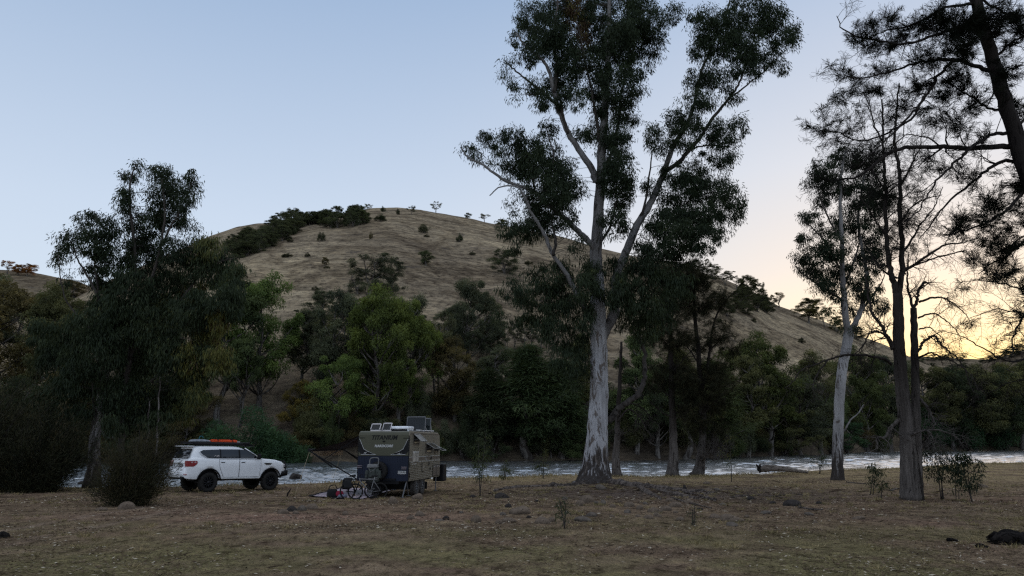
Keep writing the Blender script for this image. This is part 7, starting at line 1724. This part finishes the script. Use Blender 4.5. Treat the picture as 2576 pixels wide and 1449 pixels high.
for i in range(26):
    dx = 845 + SR.gauss(0, 20); dy = 1213 - max(0, 14 - abs(dx - 848) * .35) * SR.random(); p = gnd(dx, min(dy, 1214)); p[2] += max(0, (1212 - dy)) * .022
    a = SR.uniform(-1, 1); l_ = SR.uniform(.15, .45); d = np.array((math.cos(a) * l_, SR.uniform(-.3, .3) * l_, math.sin(a) * l_ * .6)); mb = MB()
    mb.tube(np.array([-d, d * .1 + rr.normal(size=3) * .04, d]), [.05, .075, .04], 6); o = mb.build("driftwood_piece", SR.choice([M_RUST, M_RUST, M_DRIFT]), None, True); o.location = p; tag(o, "reddish driftwood piece in the heap at the water left of the caravan", "driftwood", "driftwood heap left of the caravan")
for i in range(14):
    dx = SR.uniform(1180, 1560); y_ = 116 + SR.uniform(0, 3); a, _ = ray(dx, 1150); z_ = float(MAIN.z(a * y_, y_)); d = np.array((SR.uniform(.8, 2.5), SR.uniform(-1, 1), SR.uniform(.2, 1.6))) * SR.choice([-1, 1]); d[2] = abs(d[2]); mb = MB(); mb.tube(np.array([-d * .5, d * .1 + rr.normal(size=3) * .15, d]), [.16, .12, .04], 6)
    o = mb.build("fallen_branch", M_FARBARK, None, True); o.location = (a * y_, y_, z_ + .3); tag(o, "pale dead branch washed up along the far waterline", "branch", "dead branches along the far waterline")
# charred stump on the right edge, dirt clod on the left
p = gnd(2552, 1372); ST = tag(empty("stump", p), "charred black stump with broken roots at the right edge", "stump")
bm = bmesh.new(); bmesh.ops.create_icosphere(bm, subdivisions=4, radius=1); V = np.array([tuple(v.co) for v in bm.verts]); F = [tuple(v.index for v in f.verts) for f in bm.faces]; bm.free()
wS = px2m(66, p[1]) / 2; V = V * np.array((wS * 1.25, wS, wS * .95)); V = V * (1 + .30 * fbm(V[:, 0] * 3.6, V[:, 1] * 3.2 + V[:, 2] * 4.6, 5, 71))[:, None]; V[:, 2] = np.maximum(V[:, 2], -.15)
mesh_obj("stump_body", V + np.array((.12, .3, .02)), F, M_CHAR, ST, True)
mb = MB()
for i in range(16):
    a = rr.uniform(0, 6.28); l_ = rr.uniform(.35, .62); zz = rr.uniform(.0, .18); c_ = np.array((.12 + math.cos(a) * wS * 1.0, .3 + math.sin(a) * wS * .85, zz)); mb.tube(np.array([c_ * .7, c_, c_ + np.array((math.cos(a) * .16, math.sin(a) * .12, rr.uniform(-.10, .03)))]), [.08, .05, .012], 5)
mb.build("broken_root", M_CHAR, ST, True)
p = gnd(4, 1352); V2 = V / wS * .13; o = mesh_obj("stump", V2, F, M_CHAR, None, True); o.location = p; tag(o, "small dark clod-like stump at the lower left edge", "stump")
p = gnd(2428, 1375)
for dx, dy, r0, lb_ in [(2395, 1362, .05, "small dark root stub in the right foreground left of the charred stump"), (2470, 1378, .06, "second dark root stub right beside the charred stump")]:
    branch([(dx - 8, dy), (dx, dy - 2), (dx + 14, dy + 1)], r0, r0 * .4, lb_, M_CHAR, "root_stub", lift=.02)

# ------------------------------------------------------------------ dry grass and leaf litter
def mat_cover(name, stops, rough=.8, trans=.15):
    m, nt, out = new_mat(name); a = N(nt, "ShaderNodeAttribute", attribute_name="shade"); r = ramp(nt, a.outputs['Fac'], stops)
    d = N(nt, "ShaderNodeBsdfDiffuse"); L(nt, r.outputs[0], d.inputs[0]); t = N(nt, "ShaderNodeBsdfTranslucent"); L(nt, r.outputs[0], t.inputs[0])
    mx = N(nt, "ShaderNodeMixShader"); mx.inputs[0].default_value = trans; L(nt, d.outputs[0], mx.inputs[1]); L(nt, t.outputs[0], mx.inputs[2]); L(nt, mx.outputs[0], out.inputs[0]); return m
M_GRASS = mat_cover("dry_grass_blades", [(0, (.070, .062, .030)), (.3, (.150, .130, .062)), (.55, (.235, .190, .098)), (.8, (.36, .28, .15)), (1, (.46, .37, .21))])
M_LITTER = mat_cover("leaf_litter", [(0, (.030, .022, .017)), (.3, (.085, .058, .042)), (.55, (.160, .118, .080)), (.8, (.27, .215, .15)), (.93, (.42, .36, .27)), (1, (.55, .49, .40))])
GR = np.random.default_rng(77)
def scatter(n, y0, y1, pw=2.0, amax=.80):
    Y = (y0 ** pw + (y1 ** pw - y0 ** pw) * GR.random(n)) ** (1 / pw); X = Y * GR.uniform(-amax, amax, n); return X, Y
def sandm(X, Y): return np.exp(-(((X + 5) / 5.0) ** 2 + ((Y - 20.6) / 2.1) ** 2) ** 2)
LVg = Leaves()
for n, y0, y1, hgt, wd in ((70000, 9.5, 17, .055, .006), (60000, 16, 27, .075, .010), (60000, 26, 46, .11, .017), (26000, 42, 84, .20, .035)):
    X, Y = scatter(n, y0, y1); m = fbm(X * .30, Y * .30, 4, 61); far_ = sstep(32, 46, Y)
    ok = (GR.random(n) < np.clip(.42 + m * 1.5 + far_ * .35, .05, 1)) & (sandm(X, Y) < .35) & (Y < edge_y(X / Y) + .4)
    X, Y, m, far_ = X[ok], Y[ok], m[ok], far_[ok]; k = len(X); C = np.stack([X, Y, hz(X, Y) - .01], 1)
    D = unit(GR.normal(size=(k, 3)) * np.array((1, 1, .25)) * .9 + np.array((0, 0, .75)))
    near = 1 - sstep(15, 24, Y); sh = .34 + far_ * .34 - near * .10 + m * .12 + GR.normal(size=k) * .13
    LVg.add(C, D, hgt * (.5 + GR.random(k)), wd, GR, sh, bend=.35)
# tussocks standing out of the short grass
X, Y = scatter(1500, 11, 44); ok = (GR.random(1500) < np.clip(.5 + 1.6 * fbm(X * .25, Y * .25, 3, 99), 0, 1)) & (sandm(X, Y) < .3) & (Y < edge_y(X / Y) - .5); X, Y = X[ok], Y[ok]
for x_, y_ in zip(X, Y):
    k = 26; h_ = GR.uniform(.08, .20); az = GR.uniform(0, 6.28, k); rr2 = GR.random(k) * .12; C = np.stack([x_ + np.cos(az) * rr2, y_ + np.sin(az) * rr2, np.zeros(k)], 1); C[:, 2] = hz(C[:, 0], C[:, 1]) - .01
    D = unit(np.stack([np.cos(az) * .55, np.sin(az) * .55, np.ones(k)], 1) + GR.normal(size=(k, 3)) * .25); LVg.add(C, D, h_ * (.6 + .7 * GR.random(k)), .006 + .0004 * y_, GR, GR.uniform(.35, .75) + GR.normal(size=k) * .12, bend=.3)
# longer straw along the water's edge
X = GR.uniform(-40, 62, 26000); Y0 = np.maximum(np.abs(X), 38); 
for _ in range(8): Y0 = edge_y(X / Y0)
Y = Y0 - np.abs(GR.normal(size=len(X))) * 2.2; ok = (GR.random(len(X)) < np.clip(.3 + 1.6 * fbm(X * .5, Y * .3, 3, 90), .02, 1)); X, Y = X[ok], Y[ok]; k = len(X)
D = unit(GR.normal(size=(k, 3)) * np.array((.5, .5, .1)) + np.array((0, 0, 1))); LVg.add(np.stack([X, Y, hz(X, Y) - .02], 1), D, .22 * (.5 + 1.2 * GR.random(k)), .03, GR, .62 + GR.normal(size=k) * .15, bend=.2)
tag(LVg.build("dry_grass", M_GRASS, None), "dry short grass over the flat", "grass", kind="stuff")
LVl = Leaves()
for n, y0, y1, ln_, wd in ((46000, 9.5, 18, .085, .017), (56000, 17, 30, .105, .026), (36000, 28, 50, .14, .040)):
    X, Y = scatter(n, y0, y1); m = fbm(X * .5, Y * .5, 3, 63); cl = np.exp(-(((X - T_X) / 9) ** 2 + ((Y - T_Y + 7) / 9) ** 2)); ok = (GR.random(n) < np.clip(.40 + m * 1.2 + cl * .5, .06, 1)) & (Y < edge_y(X / Y)); X, Y = X[ok], Y[ok]; k = len(X)
    ln2 = ln_ * (.4 + .9 * GR.random(k)); a = GR.uniform(0, 6.28, k); D = np.stack([np.cos(a), np.sin(a), GR.normal(size=k) * .16 + .05], 1); C = np.stack([X, Y, hz(X, Y) + .012 + .012 * GR.random(k)], 1)
    V, F = leaf_geo(C, unit(D), ln2, wd * (.5 + GR.random(k)), GR, .1)
    # lie flat: squash the width vector towards the ground plane
    V = V.reshape(-1, 4, 3); mid = (V[:, 0] + V[:, 2]) / 2; s_ = np.stack([-D[:, 1], D[:, 0], GR.normal(size=k) * .35], 1) * (wd * (.5 + GR.random(k)) / 2)[:, None]; V[:, 1] = mid + s_; V[:, 3] = mid - s_
    LVl.V.append(V.reshape(-1, 3)); LVl.n += k; sh = np.clip(GR.normal(size=k) * .20 + .40, 0, .86); sh = np.where(GR.random(k) < .075, .96, sh); LVl.sh.append(np.repeat(sh, 4))
# peeled bark strips
k = 420; a = GR.uniform(0, 6.28, k); rr2 = np.abs(GR.normal(size=k)) * 6; X, Y = T_X + 1.5 + np.cos(a) * rr2 * 1.5, T_Y - 6 + np.sin(a) * rr2; D = np.stack([np.cos(a * 3.1), np.sin(a * 3.1), GR.normal(size=k) * .10], 1); LVl.add(np.stack([X, Y, hz(X, Y) + .04], 1), unit(D), .35 + .6 * GR.random(k), .05, GR, .15 + .55 * (GR.random(k) ** 2), bend=0)
# twigs among the litter
k = 900; X, Y = scatter(k, 10, 40); a = GR.uniform(0, 6.28, k); D = np.stack([np.cos(a), np.sin(a), GR.normal(size=k) * .08], 1); LVl.add(np.stack([X, Y, hz(X, Y) + .03], 1), unit(D), .15 + .25 * GR.random(k), .008 + .0005 * Y, GR, .12 + .5 * (GR.random(k) ** 3), bend=0)
tag(LVl.build("leaf_litter", M_LITTER, None), "fallen gum leaves and twigs", "leaf litter", kind="stuff")
# ------------------------------------------------------------------ render settings
scene.render.engine = 'CYCLES'
scene.view_settings.view_transform = 'Standard'; scene.view_settings.look = 'None'; scene.view_settings.exposure = 0
cy = scene.cycles
cy.max_bounces = 5; cy.diffuse_bounces = 3; cy.glossy_bounces = 3; cy.transmission_bounces = 4; cy.transparent_max_bounces = 8
cy.caustics_reflective = False; cy.caustics_refractive = False
cy.use_denoising = False
cy.use_adaptive_sampling = False
scene.cycles.pixel_filter_type = 'BLACKMAN_HARRIS'; cy.filter_width = 1.3
cy.sample_clamp_indirect = 4.0
scene.render.film_transparent = False
